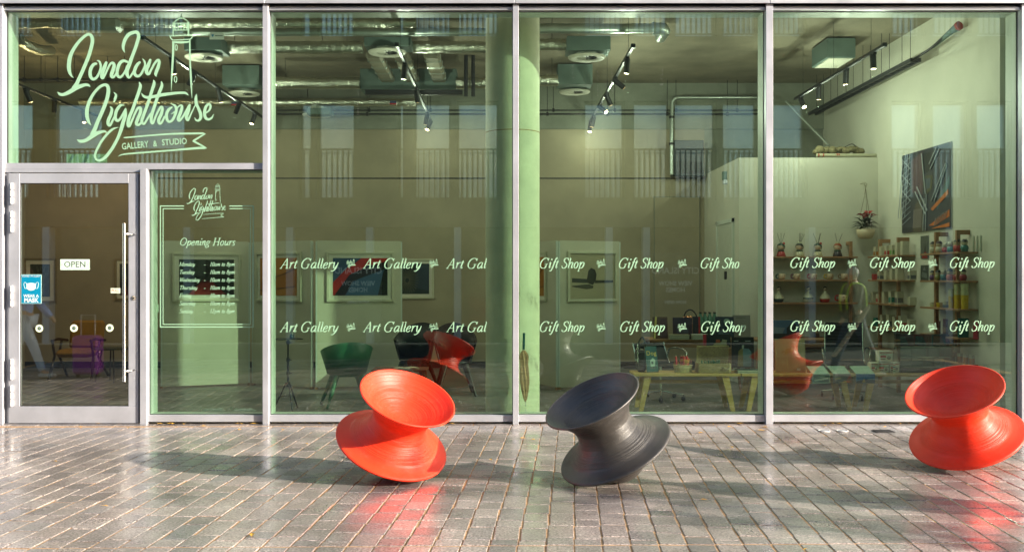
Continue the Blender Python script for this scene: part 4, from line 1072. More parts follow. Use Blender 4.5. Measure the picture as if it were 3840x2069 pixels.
duct("smooth galvanised duct in the left half, second from the window", M['galv'], 470, 1865, 121, 12.75, .052, tuple(range(1080, 1860, 40)))
duct("smooth galvanised duct ending in an elbow, right of the column", M['galv'], 2010, 2450, 108, 12.6, .062, tuple(range(2050, 2440, 60)))
t = thing("duct_elbow", "round galvanised elbow ending the smooth duct at the top of the third window", "duct", P(2490, 96, 12.6))
mb = MB(); q = P(2450, 108, 12.6); mb.tube([(q.x, q.y, q.z), (q.x + .06, q.y, q.z), (q.x + .13, q.y + .05, q.z + .01), (q.x + .17, q.y + .16, q.z + .01), (q.x + .17, q.y + .5, q.z + .01)], .075, 18); mb.build("elbow_body", M['galv'], t)
mb = MB(); mb.cyl((q.x - .01, q.y, q.z), (q.x + .02, q.y, q.z), .083, n=18); mb.build("joint_band", M['galv'], t)
duct("foil duct left of the first square air box", M['foil'], 820, 1362, 178, 13.2, .080, (1155, 1285), grp="foil ducts feeding the air boxes")
duct("short foil duct right of the first square air box", M['foil'], 1548, 1868, 178, 13.2, .080, (1600, 1700), grp="foil ducts feeding the air boxes")
duct("short foil duct right of the column, upper of two", M['foil'], 2010, 2122, 168, 13.2, .078, (2062, 2095), grp="foil ducts feeding the air boxes")
duct("deeper foil duct between the second row of air boxes", M['foil'], 1010, 1350, 312, 15.2, .088, (1070, 1180, 1265), grp="foil ducts feeding the air boxes")
duct("deeper foil duct stub just left of the column", M['foil'], 1710, 1868, 312, 15.2, .088, (1775,), grp="foil ducts feeding the air boxes")
duct("short foil duct right of the column, lower of two", M['foil'], 2010, 2092, 302, 15.2, .085, (2050,), grp="foil ducts feeding the air boxes")
duct("long foil duct along the back of the gallery", M['foil'], 300, 1560, 385, 16.5, .065, (440, 700, 870, 1070, 1165, 1280, 1380, 1440))
t = thing("sagging_foil_sleeve", "loose sagging foil sleeve in the upper left corner of the first window", "duct", P(110, 160, 13))
mb = MB(); mb.tube(cr([tuple(P(72, 150, 13.0)), tuple(P(105, 172, 13.2)), tuple(P(150, 188, 13.6)), tuple(P(190, 190, 14.2))], 6), .07, 14); mb.build("duct_body", M['foil'], t)
mb = MB(); q = P(80, 150, 13); mb.cyl(q, q + Vector((.03, 0, .01)), .085, n=14); mb.build("collar", M['galv'], t)

def airbox(label, px0, px1, py0, py1, z, dz, diff=None):
    a, b = P(px0, py1, z), P(px1, py0, z)
    t = thing("air_box", label, "air diffuser", ((a.x + b.x) / 2, a.y, a.z), group="square air boxes with round diffusers")
    mb = MB(); mb.box(a.x, b.x, a.y, a.y + dz, a.z, b.z, .004); mb.build("plenum", M['boxgrey'], t)
    cx_, cyy, zz = (a.x + b.x) / 2, a.y + dz / 2, a.z
    if diff: q = P(diff[0], diff[1], diff[2]); cx_, cyy, zz = q.x, q.y, q.z + .02
    mb = MB(); mb.cyl((cx_, cyy, zz + .015), (cx_, cyy, zz + .16), .15, n=24); mb.build("neck", M['galv'], t)
    mb = MB(); mb.lathe([(.14, .0), (.19, -.012), (.235, -.01), (.25, .005), (.25, .015), (.14, .02)], 40, (cx_, cyy, zz)); mb.build("rim", M['grille'], t)
    mb = MB(); mb.cyl((cx_, cyy, zz + .018), (cx_, cyy, zz + .012), .145, n=24); mb.build("core", M['gasket'], t)
    for i in range(12):
        an = i * math.pi / 6; c_, s_ = math.cos(an), math.sin(an)
        mb = MB(); mb.add([(cx_ + .03 * c_, cyy + .03 * s_, zz), (cx_ + .14 * c_, cyy + .14 * s_, zz), (cx_ + .14 * math.cos(an + .28), cyy + .14 * math.sin(an + .28), zz + .010), (cx_ + .03 * math.cos(an + .28), cyy + .03 * math.sin(an + .28), zz + .006)], [(0, 1, 2, 3)])
        mb.build("blade", M['grille'], t)
airbox("air box with round diffuser in the second window, just left of the ceiling ducts", 1365, 1540, 138, 172, 12.85, .4, (1452, 205, 13.0))
airbox("air box with round diffuser right of the column, nearer the window", 2127, 2290, 135, 188, 12.9, .4, (2200, 224, 13.1))
airbox("air box with round diffuser right of the column, deeper inside", 2092, 2222, 240, 316, 15.5, .4, (2155, 352, 16.0))
airbox("air box with round diffuser behind the lighthouse drawing", 690, 830, 140, 188, 12.85, .4, (765, 224, 13.1))
airbox("air box with round diffuser low in the first window's right corner", 833, 972, 245, 318, 15.6, .4, (915, 358, 16.0))
airbox("long air box above the black beam in the second window", 1350, 1712, 258, 335, 15.2, .4, (1560, 350, 15.9))
airbox("far air box with round diffuser left of the second window's centre", 1150, 1240, 405, 428, 16.3, .3, (1190, 438, 16.6))
for i, (u0, lab) in enumerate(((1400, "leftmost of three flat ducts running back from the window"), (1505, "middle one of three flat ducts running back"), (1618, "rightmost of three flat ducts running back"))):
    a = P(u0, 205, 13.5)
    t = thing("flat_duct", lab, "duct", a, group="flat ducts running back from the window")
    mb = MB(); mb.box(a.x - .11, a.x + .11, 2.75, 4.9, a.z - .05, a.z + .06, .03); mb.build("duct_body", mat("duct_wrap", (.24, .22, .16), .5, .3, .2) if i == 0 else bpy.data.materials["duct_wrap"], t)
    for yy in (3.0, 3.4, 3.8, 4.2, 4.6):
        mb = MB(); mb.box(a.x - .115, a.x + .115, yy, yy + .025, a.z - .056, a.z + .066, .03); mb.build("joint_band", M['galv'], t)
t = thing("steel_beam", "black steel beam across the second window below the air boxes", "beam", P(1550, 348, 15.0))
a, b = P(1370, 357, 15), P(1735, 339, 15)
mb = MB(); mb.box(a.x, b.x, a.y - .05, a.y + .05, a.z, a.z + .012); mb.box(a.x, b.x, a.y - .006, a.y + .006, a.z + .012, b.z - .012); mb.box(a.x, b.x, a.y - .05, a.y + .05, b.z - .012, b.z); mb.build("web", M['black'], t)
for xx in (b.x + .05, b.x + .16):
    mb = MB(); mb.cyl((xx, a.y, a.z - .02), (xx, a.y, HC), .03, n=12); mb.build("bracket", M['black'], t)
for nm, (v, u0, u1, r) in {"upper": (414, 1040, 2880, .011), "lower": (428, 1040, 2840, .014), "left": (300, 60, 560, .02)}.items():
    z = 16.9 if nm != "left" else 15
    a, b = P(u0, v, z), P(u1, v, z); t = thing("service_pipe", {"upper": "thin dark pipe along the back above the lower one", "lower": "second thin dark pipe along the back, just above the wall line", "left": "dark pipe crossing behind the large logo lettering"}[nm], "pipe", a)
    mb = MB(); mb.cyl(a, b, r, n=8); mb.build("pipe_run", M['black'], t)
    for q in range(8):
        x = a.x + (b.x - a.x) * (q + .5) / 8; mb = MB(); mb.cyl((x, a.y, a.z), (x, a.y, HC if nm != "left" else 4.94), .005, n=6); mb.box(x - .02, x + .02, a.y - .02, a.y + .02, a.z - .03, a.z + .03); mb.build("pipe_hanger", M['black'], t)
t = thing("silver_pipe", "silver pipe bending down beside the dark recess in the third window", "pipe", P(2530, 370, 16.9))
z = 16.9
mb = MB(); mb.tube([tuple(P(2900, 366, z)), tuple(P(2545, 366, z)), tuple(P(2527, 370, z)), tuple(P(2520, 384, z)), tuple(P(2519, 655, z))], .036, 14); mb.build("pipe_run", M['galv'], t)
for v in (440, 540): q = P(2519, v, z); mb = MB(); mb.cyl((q.x, q.y, q.z - .02), (q.x, q.y, q.z + .02), .045, n=14); mb.build("clip", M['black'], t)
t = thing("ceiling_cassette", "grey ceiling air unit in the upper part of the right window", "air conditioner", P(3135, 190, 14))
a, b = P(3085, 228, 14), P(3190, 150, 14); mb = MB(); mb.box(a.x, b.x, a.y - .2, a.y + .5, a.z, HC - .02, .01); mb.build("housing", M['boxgrey'], t)
mb = MB(); mb.box(a.x + .03, b.x - .03, a.y - .17, a.y + .45, a.z - .012, a.z - .002); mb.build("grille", M['grille'], t)
t = thing("recess_shade_box", "dark box as the shade of the recess high up beside the bent silver pipe", "recess", P(2575, 660, 16.95))  # shade of the dark recess put in as a near-black box
a, b = P(2522, 660, 16.9), P(2640, 526, 16.9); mb = MB(); mb.box(a.x, b.x, a.y, a.y + .22, a.z, b.z, .01); mb.build("housing", flat((.012, .018, .026), .4), t)
mb = MB(); mb.box(a.x + .03, b.x - .03, a.y - .006, a.y - .001, a.z + .05, a.z + .25); mb.build("recess_dark_face", M['gasket'], t)  # darker face of the box, more of the recess's shade
t = thing("back_doorway", "wide flush door outline in the back wall left of the white wall", "door", P(2540, 1400, 17.1))
a, b = P(2455, 1400, 17.18), P(2622, 740, 17.18)
mb = MB(); mb.box(a.x, b.x, a.y - .005, YB - .001, 0.12, b.z); mb.build("door_leaf", M['backwall'], t)
mb = MB(); mb.box(a.x - .012, a.x, a.y - .006, YB - .001, 0.12, b.z + .012); mb.box(b.x, b.x + .012, a.y - .006, YB - .001, 0.12, b.z + .012); mb.box(a.x, b.x, a.y - .006, YB - .001, b.z, b.z + .012); mb.build("door_frame", M['upper'], t)
# leaning silver pole, insulation roll and long tube on the white wall's top
mb = MB(); mb.cyl(P(2948, 380, 16.2), P(3108, 545, 15.6), .022, n=12); props(mb.build("silver_pole", M['galv']), "silver pole leaning diagonally above the white wall on the right", "pole")
t = thing("insulation_roll", "lumpy bundle of yellowish insulation lying on top of the white wall", "insulation", P(3140, 560, 14.9))
mb = MB(); rr = random.Random(4)
for i in range(15):
    q = P(3060 + i * 12, 566 - 8 * math.sin(i * .7) ** 2, 14.9); mb.ball(q + Vector((0, rr.uniform(-.03, .06), rr.uniform(-.02, .02))), rr.uniform(.045, .075), 10, 7, rr.uniform(.7, 1))
mb.build("bundle", mat("glass_wool", (.20, .17, .09), .9, var=.4, scale=30, bump=.8, bscale=60), t)
mb = MB(); q = P(3190, 560, 14.87)
mb.tube(cr([(q.x - .1, q.y - .03, q.z + .03), (q.x, q.y - .07, q.z + .07), (q.x + .08, q.y - .03, q.z + .02)], 5), .006, 6); mb.build("strap", M['black'], t)
t = thing("cardboard_tube", "long pale tube with red bands lying along the white wall's top edge", "tube", P(3160, 582, 14.75))
a, b = P(3062, 582, 14.75), P(3285, 583, 14.75); mb = MB(); mb.cyl(a, b, .026, n=14); mb.build("tube_body", flat((.42, .40, .28), .7), t)
for f_ in (.02, .1, .33, .36): mb = MB(); x = a.x + (b.x - a.x) * f_; mb.cyl((x, a.y, a.z), (x + .02, a.y, a.z), .0267, n=14); mb.build("band", flat((.35, .05, .03)), t)

# track lights
def track(label, x, y0, y1, h, heads, tint=(1.0, .92, .80), grp="black track lights"):
    t = thing("track_light", label, "track light", (x, (y0 + y1) / 2, h), group=grp)
    mb = MB(); mb.box(x - .018, x + .018, y0, y1, h - .018, h + .018, .003); mb.build("rail", M['black'], t)
    for yy in (y0 + .4, (y0 + y1) / 2, y1 - .4):
        mb = MB(); mb.cyl((x, yy, h + .018), (x, yy, HC), .0022, n=6); mb.build("hanger_wire", M['black'], t)
    mb = MB(); mb.box(x - .025, x + .025, y0 - .03, y0 + .03, h - .024, h + .024, .004); mb.build("end_feed", M['black'], t)
    for (v, dx, dy, dz, lit) in heads:
        z = (h - EYE) * F / (PY0 - v); yy = CAMY + z
        d = Vector((dx, dy, dz)).normalized(); o = Vector((x, yy, h - .06))
        mb = MB(); mb.box(x - .022, x + .022, yy - .06, yy + .06, h - .04, h - .018); mb.cyl((x, yy, h - .04), o, .008, n=8); mb.cyl(o - d * .03, o + d * .145, .036, n=18); 
        hd = mb.build("spotlight", M['black'], t)
        e = o + d * .146
        mb = MB(); mb.cyl(e, e + d * .003, .027, n=14); mb.build("lens", M['lens'] if lit else M['lens2'], hd)
        ld = bpy.data.lights.new("spot_lamp", 'POINT'); ld.energy = SPOT_W * (.25 if yy > 4.6 else 1.0) * (1.25 if x > 4 else 1.2 if x > 1 else 1); ld.color = tint; ld.shadow_soft_size = .012
        lo = bpy.data.objects.new("spot_lamp", ld); COL.objects.link(lo); lo.parent = hd
        lo.matrix_basis = WM[hd.name].inverted() @ (Matrix.Translation(e + d * .09) @ d.to_track_quat('-Z', 'Y').to_matrix().to_4x4())
SPOT_W = 9.5
M['lens'] = mat("lit_lamp_lens", (1, .8, .6), .3, var=0, emit=(1, .55, .30, 30))
M['lens2'] = mat("lamp_lens", (1, .8, .6), .3, var=0, emit=(1, .55, .30, 2))
track("black ceiling track at the far left above the ochre armchair", -6.7, 1.8, 5.7, 4.25, [(330, .3, .3, -1, 0), (372, -.3, .5, -1, 0), (415, .2, -.3, -1, 0)], (1.0, .66, .38))
track("black ceiling track running back behind the lighthouse drawing", -3.99, .25, 5.8, 4.25, [(215, .1, .1, -1, 0), (268, -.6, .5, -.7, 0), (330, .2, .2, -1, 0), (380, -.5, .6, -.8, 0), (420, -.3, -.2, -1, 1)])
track("black ceiling track running back in the second window", -1.2, .6, 6.2, 4.25, [(235, -.1, .1, -1, 0), (330, .1, .5, -1, 0), (420, -.25, .4, -1, 0), (447, -.35, -.35, -.9, 1)])
track("black ceiling track running back in the third window, right of the column", 1.52, .65, 6.2, 4.25, [(212, -.05, .1, -1, 0), (288, .9, .3, -.6, 0), (345, .5, .3, -1, 0), (388, .75, -.75, -.8, 1), (430, -.2, .2, -1, 0), (452, -.12, -.3, -1, 1)])
track("black ceiling track running back in the right window over the shelves", 4.40, .6, 4.05, 4.25, [(195, .0, -.1, -1, 0), (256, .0, .1, -1, 0), (318, .05, .1, -1, 0), (358, .25, -.55, -1, 1)])
# cable tray on the right
t = thing("cable_tray", "dark cable tray hung on thin rods along the right wall", "cable tray", (5.3, 3.8, 4.37))
mb = MB(); mb.box(5.24, 5.27, 1.9, 6.1, 4.34, 4.39); mb.box(5.35, 5.38, 1.9, 6.1, 4.34, 4.39)
for i in range(22): mb.box(5.27, 5.35, 1.95 + i * .19, 1.97 + i * .19, 4.345, 4.355)
mb.build("tray", M['black'], t)
mb = MB(); mb.tube(cr([(5.3, 6.1, 4.38), (5.31, 4, 4.39), (5.3, 2.4, 4.38), (5.33, 1.9, 4.40), (5.36, 1.55, 4.44), (5.42, 1.35, 4.52)], 6), .016, 8); mb.build("cable_run", M['black'], t)
for yy in (2.2, 2.9, 3.6, 4.3, 5.0, 5.7):
    for xx in (5.255, 5.365):
        mb = MB(); mb.cyl((xx, yy, 4.34), (xx, yy, HC), .0035, n=6); mb.build("hanger_rod", M['black'], t)
mb = MB(); mb.tube([(5.38, 1.55, 4.45), (5.46, 1.25, 4.56), (5.50, 1.15, 4.60)], [.02, .035, .05], 12); mb.build("cable_end", M['boxgrey'], t)
mb = MB(); mb.cyl((5.50, 1.15, 4.60), (5.51, 1.12, 4.61), .055, n=14); mb.build("red_cap", flat((.35, .05, .03)), t)
# small label plates on the ducts, mint bracket plate
def plate(name, label, cat, px0, px1, py0, py1, z, col):
    a, b = P(px0, py1, z), P(px1, py0, z); t = thing(name, label, cat, ((a.x + b.x) / 2, a.y, a.z))
    mb = MB(); mb.box(a.x, b.x, a.y - .004, a.y, a.z, b.z); mb.build("board", flat(col, .5), t); return t, a, b
t, a, b = plate("duct_notice", "small white notice with a blue mark hung below the ducts by the lighthouse", "sign", 786, 840, 122, 149, 12.6, (.62, .66, .60))
mb = MB(); x = a.x + .04; zc = (a.z + b.z) / 2; mb.add([(x - .018, a.y - .006, zc + .015), (x + .018, a.y - .006, zc + .018), (x + .004, a.y - .006, zc - .022)], [(0, 1, 2)]); mb.build("blue_mark", flat((.02, .2, .4)), t)
mb = MB(); mb.box(x + .03, b.x - .015, a.y - .0055, a.y - .0045, zc - .006, zc + .006); mb.build("text_line", flat((.15, .2, .2)), t)
for i, (u, v, z, lab) in enumerate(((868, 392, 16.3, "at the first window's right"), (1462, 389, 16.35, "in the second window"))):
    t, a, b = plate("duct_marker", "blue and red sticker on the back foil duct, %s" % lab, "sticker", u, u + 24, v - 10, v + 4, z, (.03, .05, .12))
    mb = MB(); mb.box(a.x, b.x, a.y - .006, a.y - .005, a.z, a.z + (b.z - a.z) * .4); mb.build("red_half", flat((.4, .02, .02)), t)
t, a, b = plate("mint_plate", "pale green drilled plate standing on the transom under the big logo", "plate", 250, 402, 578, 614, 10.9, (.58, .68, .46))
mb = MB()
for (fx_, fz) in ((.1, .55), (.4, .85), (.83, .55), (.45, .12)):
    mb.cyl((a.x + (b.x - a.x) * fx_, a.y - .0065, a.z + (b.z - a.z) * fz), (a.x + (b.x - a.x) * fx_, a.y - .0045, a.z + (b.z - a.z) * fz), .005, n=8)
mb.build("drill_hole", M['gasket'], t)
# ---------------------------------------------------------------- gallery furniture
def shell_chair(label, x, y, rz, col, top_front, top_back, seat=.42, w=.27, grp=None, leg_m=None):
    """tub armchair: curved shell that is low at the arms and higher at the back, four splayed legs"""
    t = thing("armchair", label, "armchair", (x, y, 0), rz, grp)
    m = flat(col, .4); lm = leg_m or m
    n = 22
    def shell(th0, th1, r_in, r_out):
        vs = []; fs = []
        for i in range(n + 1):
            a = math.radians(-20 + 220 * i / n)      # opens towards -y
            k = math.sin(math.radians(180 * i / n)) ** 1.4
            zt = top_front + (top_back - top_front) * k
            fl = 1.10
            for (r, z) in ((r_in * .82, seat - .01), (r_in * fl, zt), (r_out * fl, zt), (r_out * .82, seat - .02)):
                vs.append((r * math.cos(a), r * math.sin(a) * .95, z))
        for i in range(n):
            for j in range(4): fs.append((i * 4 + j, i * 4 + (j + 1) % 4, (i + 1) * 4 + (j + 1) % 4, (i + 1) * 4 + j))
        fs.append((0, 1, 2, 3)); fs.append((n * 4 + 3, n * 4 + 2, n * 4 + 1, n * 4))
        return vs, fs
    mb = MB(); mb.add(*shell(0, 0, w - .012, w + .012), True); mb.build("shell", m, t, local=True)
    mb = MB(); mb.lathe([(0, seat - .06), (w * .7, seat - .05), (w * .82, seat - .015), (w * .80, seat), (0, seat + .005)], 28); mb.build("seat", m, t, local=True)
    for sx in (-1, 1):
        for sy in (-1, 1):
            mb = MB(); mb.cyl((sx * w * .52, sy * w * .50, seat - .04), (sx * w * 1.0, sy * w * .96, 0), .036, .017, n=10); mb.build("leg", lm, t, local=True)
    return t
shell_chair("dark green moulded armchair in front of the wide display panel", P(1300, 0, 12.2).x, 12.2 + CAMY, R(198), (.04, .17, .085), .66, .80, w=.28, grp="armchairs around the coffee table")
shell_chair("black armchair left of the far pair, behind the orange-red spool chair", P(1556, 0, 13.6).x, 13.6 + CAMY, R(-20), (.013, .015, .017), .72, .95, .46, .26, "armchairs around the coffee table")
shell_chair("very dark burgundy armchair beside the column", P(1706, 0, 13.3).x, 13.3 + CAMY, R(8), (.028, .012, .014), .70, .96, .46, .26, "armchairs around the coffee table")
# ochre armchair with wooden arms behind the door
zc = 15.5; x = P(298, 0, zc).x; y = zc + CAMY
t = thing("ochre_armchair", "ochre upholstered armchair with dark wooden arms seen through the door", "armchair", (x, y, 0))
mo = mat("ochre_wool", (.36, .19, .03), .85, var=.12, scale=30, bump=.3, bscale=300)
mb = MB(); mb.box(x - .27, x + .27, y - .28, y + .24, .34, .46, .05); mb.build("seat", mo, t)
mb = MB(); mb.M = Matrix.Translation((x, y + .24, .44)) @ Matrix.Rotation(R(-12), 4, 'X'); mb.box(-.27, .27, -.05, .05, 0, .46, .045); mb.build("backrest", mo, t)
for s in (-1, 1):
    mb = MB(); mb.tube([(x + s * .30, y - .30, .60), (x + s * .30, y - .1, .62), (x + s * .30, y + .25, .58)], .022, 8); mb.build("armrest", M['woodD'], t)
    mb = MB(); mb.tube([(x + s * .30, y - .28, .60), (x + s * .30, y - .20, .36), (x + s * .33, y - .34, .0)], .020, 8); mb.build("leg", M['woodD'], t)
    mb = MB(); mb.tube([(x + s * .30, y + .05, .60), (x + s * .30, y - .05, .36), (x + s * .33, y + .32, .0)], .020, 8); mb.build("leg", M['woodD'], t)
x = P(420, 0, 15.0).x; y = 15 + CAMY
t = thing("side_table", "small dark round table right of the ochre armchair", "table", (x, y, 0))
mb = MB(); mb.cyl((x, y, .49), (x, y, .51), .27, n=32); mb.build("table_top", flat((.035, .05, .03), .3), t)
for a in (0, 1, 2, 3): c_, s_ = math.cos(a * 1.57 + .5), math.sin(a * 1.57 + .5); mb = MB(); mb.cyl((x + c_ * .14, y + s_ * .14, .49), (x + c_ * .24, y + s_ * .24, 0), .012, n=8); mb.build("leg", M['woodD'], t)
# coffee table with open magazine
x0, x1 = P(1395, 0, 12.6).x, P(1600, 0, 12.6).x; y = 12.75 + CAMY
t = thing("coffee_table", "low reddish wooden coffee table behind the orange-red spool chair", "table", ((x0 + x1) / 2, y, 0))
mw = wood("mahogany", (.10, .03, .015), (.18, .06, .03))
mb = MB(); mb.box(x0, x1, y - .22, y + .22, .385, .41, .004); mb.build("table_top", mw, t)
for xx in (x0 + .04, x1 - .04):
    for yy in (y - .18, y + .18): mb = MB(); mb.box(xx - .018, xx + .018, yy - .018, yy + .018, 0, .385); mb.build("leg", mw, t)
mb = MB(); mb.M = Matrix.Translation(((x0 + x1) / 2 + .08, y - .04, .411)) @ Matrix.Rotation(.3, 4, 'Z')
for s in (-1, 1): mb.add([(0, -.1, .002), (s * .08, -.1, .016), (s * .15, -.1, .006), (0, .1, .002), (s * .08, .1, .016), (s * .15, .1, .006)], [(0, 1, 4, 3), (1, 2, 5, 4)])
mb.box(-.15, .15, -.1, .1, -.0, .0015)
props(mb.build("open_magazine", flat((.55, .48, .33), .6)), "open magazine lying on the reddish coffee table", "magazine")
# tripod tray stand and sanitiser
p = P(1080, 1268, 11.8); x, y = p.x, p.y
t = thing("tripod_stand", "black tripod stand with a flat tray top, left in the second window", "stand", (x, y, 0))
mb = MB(); mb.M = Matrix.Translation((x, y, p.z)) @ Matrix.Rotation(.5, 4, 'Z'); mb.box(-.15, .15, -.11, .11, -.012, 0, .003); mb.build("tray", M['black'], t)
mb = MB(); mb.cyl((x, y, .30), (x, y, .62), .014, n=12); mb.cyl((x, y, .55), (x, y, p.z - .012), .010, n=12); mb.build("pole", M['black'], t)
for zz in (.44, .60, p.z - .05, .30): mb = MB(); mb.cyl((x, y, zz - .02), (x, y, zz + .02), .021, n=12); mb.cyl((x, y, zz), (x + .045, y - .02, zz), .006, n=8); mb.build("clamp", M['black'], t)
for k in range(3):
    a = R(-60 + k * 120); c_, s_ = math.cos(a), math.sin(a)
    mb = MB(); mb.tube([(x + c_ * .02, y + s_ * .02, .33), (x + c_ * .17, y + s_ * .17, .008)], .009, 8); lg = mb.build("leg", M['black'], t)
    mb = MB(); mb.tube([(x + c_ * .01, y + s_ * .01, .17), (x + c_ * .095, y + s_ * .095, .16)], .004, 6); mb.build("brace", M['black'], lg)
q = Vector((x + .05, y - .03, p.z))
t = thing("sanitiser_bottle", "small clear pump bottle with blue gel on the tripod tray", "bottle", q)
mb = MB(); mb.lathe([(0, 0), (.026, 0), (.028, .005), (.028, .07), (.02, .09), (.010, .1), (.010, .11)], 16, q); mb.build("bottle_body", M['clear'], t)
mb = MB(); mb.lathe([(0, .003), (.024, .003), (.024, .05), (0, .05)], 14, q); mb.build("gel", flat((.05, .14, .25), .2), t)
mb = MB(); mb.cyl(q + Vector((0, 0, .11)), q + Vector((0, 0, .135)), .011, n=10); mb.tube([q + Vector((0, 0, .135)), q + Vector((0, 0, .15)), q + Vector((-.03, 0, .15))], .004, 6); mb.build("pump", flat((.6, .62, .6)), t)
# folded umbrella against the column
t = thing("folded_umbrella", "folded beige umbrella with a dark teal handle leaning by the column", "umbrella", (.27, .27, .09))
mb = MB(); bx, by = .275, .262
mb.tube([(bx - .025, by + .02, .78), (bx - .022, by + .02, .965)], .015, 12); mb.build("handle", flat((.015, .09, .10), .3), t)
mb = MB(); rr = random.Random(8)
n = 16; vs = []; fs = []
lv = [(.775, .012), (.74, .035), (.70, .045), (.62, .037), (.52, .044), (.42, .046), (.32, .036), (.24, .02), (.20, .006)]
for i, (z, r) in enumerate(lv):
    for k in range(n):
        a = 2 * math.pi * k / n + i * .13; q_ = r * (1 + (.22 if k % 2 else -.2))
        vs.append((bx - .025 + (.78 - z) * .03 + q_ * math.cos(a), by + q_ * .55 * math.sin(a), z))
for i in range(len(lv) - 1):
    for k in range(n): fs.append((i * n + k, i * n + (k + 1) % n, (i + 1) * n + (k + 1) % n, (i + 1) * n + k))
mb.add(vs, fs); mb.build("canopy", mat("umbrella_cloth", (.46, .25, .15), .7, var=.2, scale=12), t)
mb = MB(); mb.cyl((bx - .007, by, .20), (bx - .003, by, .092), .0045, n=8); mb.build("tip", M['steel'], t)
# wall switch by the inner mullion
mb = MB(); q = P(585, 1156, 10.99); mb.box(q.x - .03, q.x + .03, q.y - .02, q.y + .0, q.z - .045, q.z + .045, .004)
s_ = mb.build("wall_switch", flat((.62, .70, .60), .4)); props(s_, "small pale double switch by the left edge of the opening hours pane", "switch")
mb = MB(); mb.box(q.x - .012, q.x + .0, q.y - .026, q.y - .021, q.z - .015, q.z + .015); mb.box(q.x + .004, q.x + .016, q.y - .026, q.y - .021, q.z - .015, q.z + .015); mb.build("rocker", flat((.9, .9, .82), .4), s_)
# crumpled bags on the inner sill
for i, u in enumerate((800, 915)):
    q = P(u, 1545, 11.05); t = thing("crumpled_bag", "crumpled pale plastic bag behind the glass beside the door, %s one" % ("left" if i == 0 else "right"), "bag", q)
    mb = MB(); rr = random.Random(i)
    vs = []; 
    for a in range(9):
        for b_ in range(5):
            vs.append((q.x + (a / 8 - .5) * .26, q.y - .03 + b_ * .02, .092 + (0 if b_ in (0, 4) or a in (0, 8) else rr.uniform(.008, .032))))
    mb.add(vs, [(a * 5 + b_, (a + 1) * 5 + b_, (a + 1) * 5 + b_ + 1, a * 5 + b_ + 1) for a in range(8) for b_ in range(4)], True)
    mb.build("film", flat((.5, .6, .5), .35), t)
    mb = MB(); mb.tube(cr([(q.x - .12, q.y, .10), (q.x - .15, q.y - .01, .12), (q.x - .13, q.y + .01, .13)], 4), .004, 6); mb.build("handle", flat((.6, .66, .55), .35), t)

# ---------------------------------------------------------------- benches along the gift shop window
def bench(label, x0, x1):
    y0, y1, h = .93, 1.36, .445
    t = thing("display_bench", label, "bench", ((x0 + x1) / 2, (y0 + y1) / 2, 0), group="birch benches along the gift shop windows")
    mb = MB(); mb.box(x0, x1, y0, y1, h - .032, h, .004); mb.build("bench_top", M['woodY'], t)
    mb = MB(); mb.box(x0 + .12, x1 - .12, (y0 + y1) / 2 - .012, (y0 + y1) / 2 + .012, h - .135, h - .095, .003); mb.build("stretcher", M['woodY'], t)
    for sx in (-1, 1):
        for sy in (-1, 1):
            xt = (x0 + .17) if sx < 0 else (x1 - .17); yt = (y0 + .05) if sy < 0 else (y1 - .05)
            xb = xt + sx * .085; yb_ = yt + sy * .02
            mb = MB(); a = .042; b_ = .025; c = .018
            vs = [(xt - a, yt - c, h - .033), (xt + a, yt - c, h - .033), (xt + a, yt + c, h - .033), (xt - a, yt + c, h - .033), (xb - b_, yb_ - c, 0), (xb + b_, yb_ - c, 0), (xb + b_, yb_ + c, 0), (xb - b_, yb_ + c, 0)]
            mb.add(vs, [(0, 1, 2, 3), (7, 6, 5, 4), (0, 4, 5, 1), (1, 5, 6, 2), (2, 6, 7, 3), (3, 7, 4, 0)]); mb.build("leg", M['woodY'], t)
    return t
bench("left birch bench, behind the charcoal spool chair", 1.57, 2.83)
bench("middle birch bench, carrying the open grey and blue cards", 2.845, 4.215)
bench("right birch bench, partly hidden by the bright red spool chair", 4.23, 5.50)
HB = .446
# desk behind
def table(label, x0, x1, y0, y1, h, m):
    t = thing("wooden_table", label, "table", ((x0 + x1) / 2, (y0 + y1) / 2, 0))
    mb = MB(); mb.box(x0, x1, y0, y1, h - .03, h, .003); mb.build("table_top", m, t)
    mb = MB(); mb.box(x0 + .05, x1 - .05, y0 + .02, y0 + .04, h - .11, h - .03); mb.build("apron", m, t)
    for xx in (x0 + .06, x1 - .06):
        for yy in (y0 + .06, y1 - .06): mb = MB(); mb.cyl((xx, yy, h - .03), (xx + (.06 if xx > x0 + .2 else -.06), yy, 0), .03, .018, n=8); mb.build("leg", m, t)
    return t
YDK = 13.3 + CAMY
table("brown book table behind the left bench", 1.98, 3.35, YDK, YDK + .6, .745, M['woodB'])
table("brown table with books behind the elephant picture book", 3.62, 4.9, 14.0 + CAMY, 14.6 + CAMY, .70, M['woodB'])

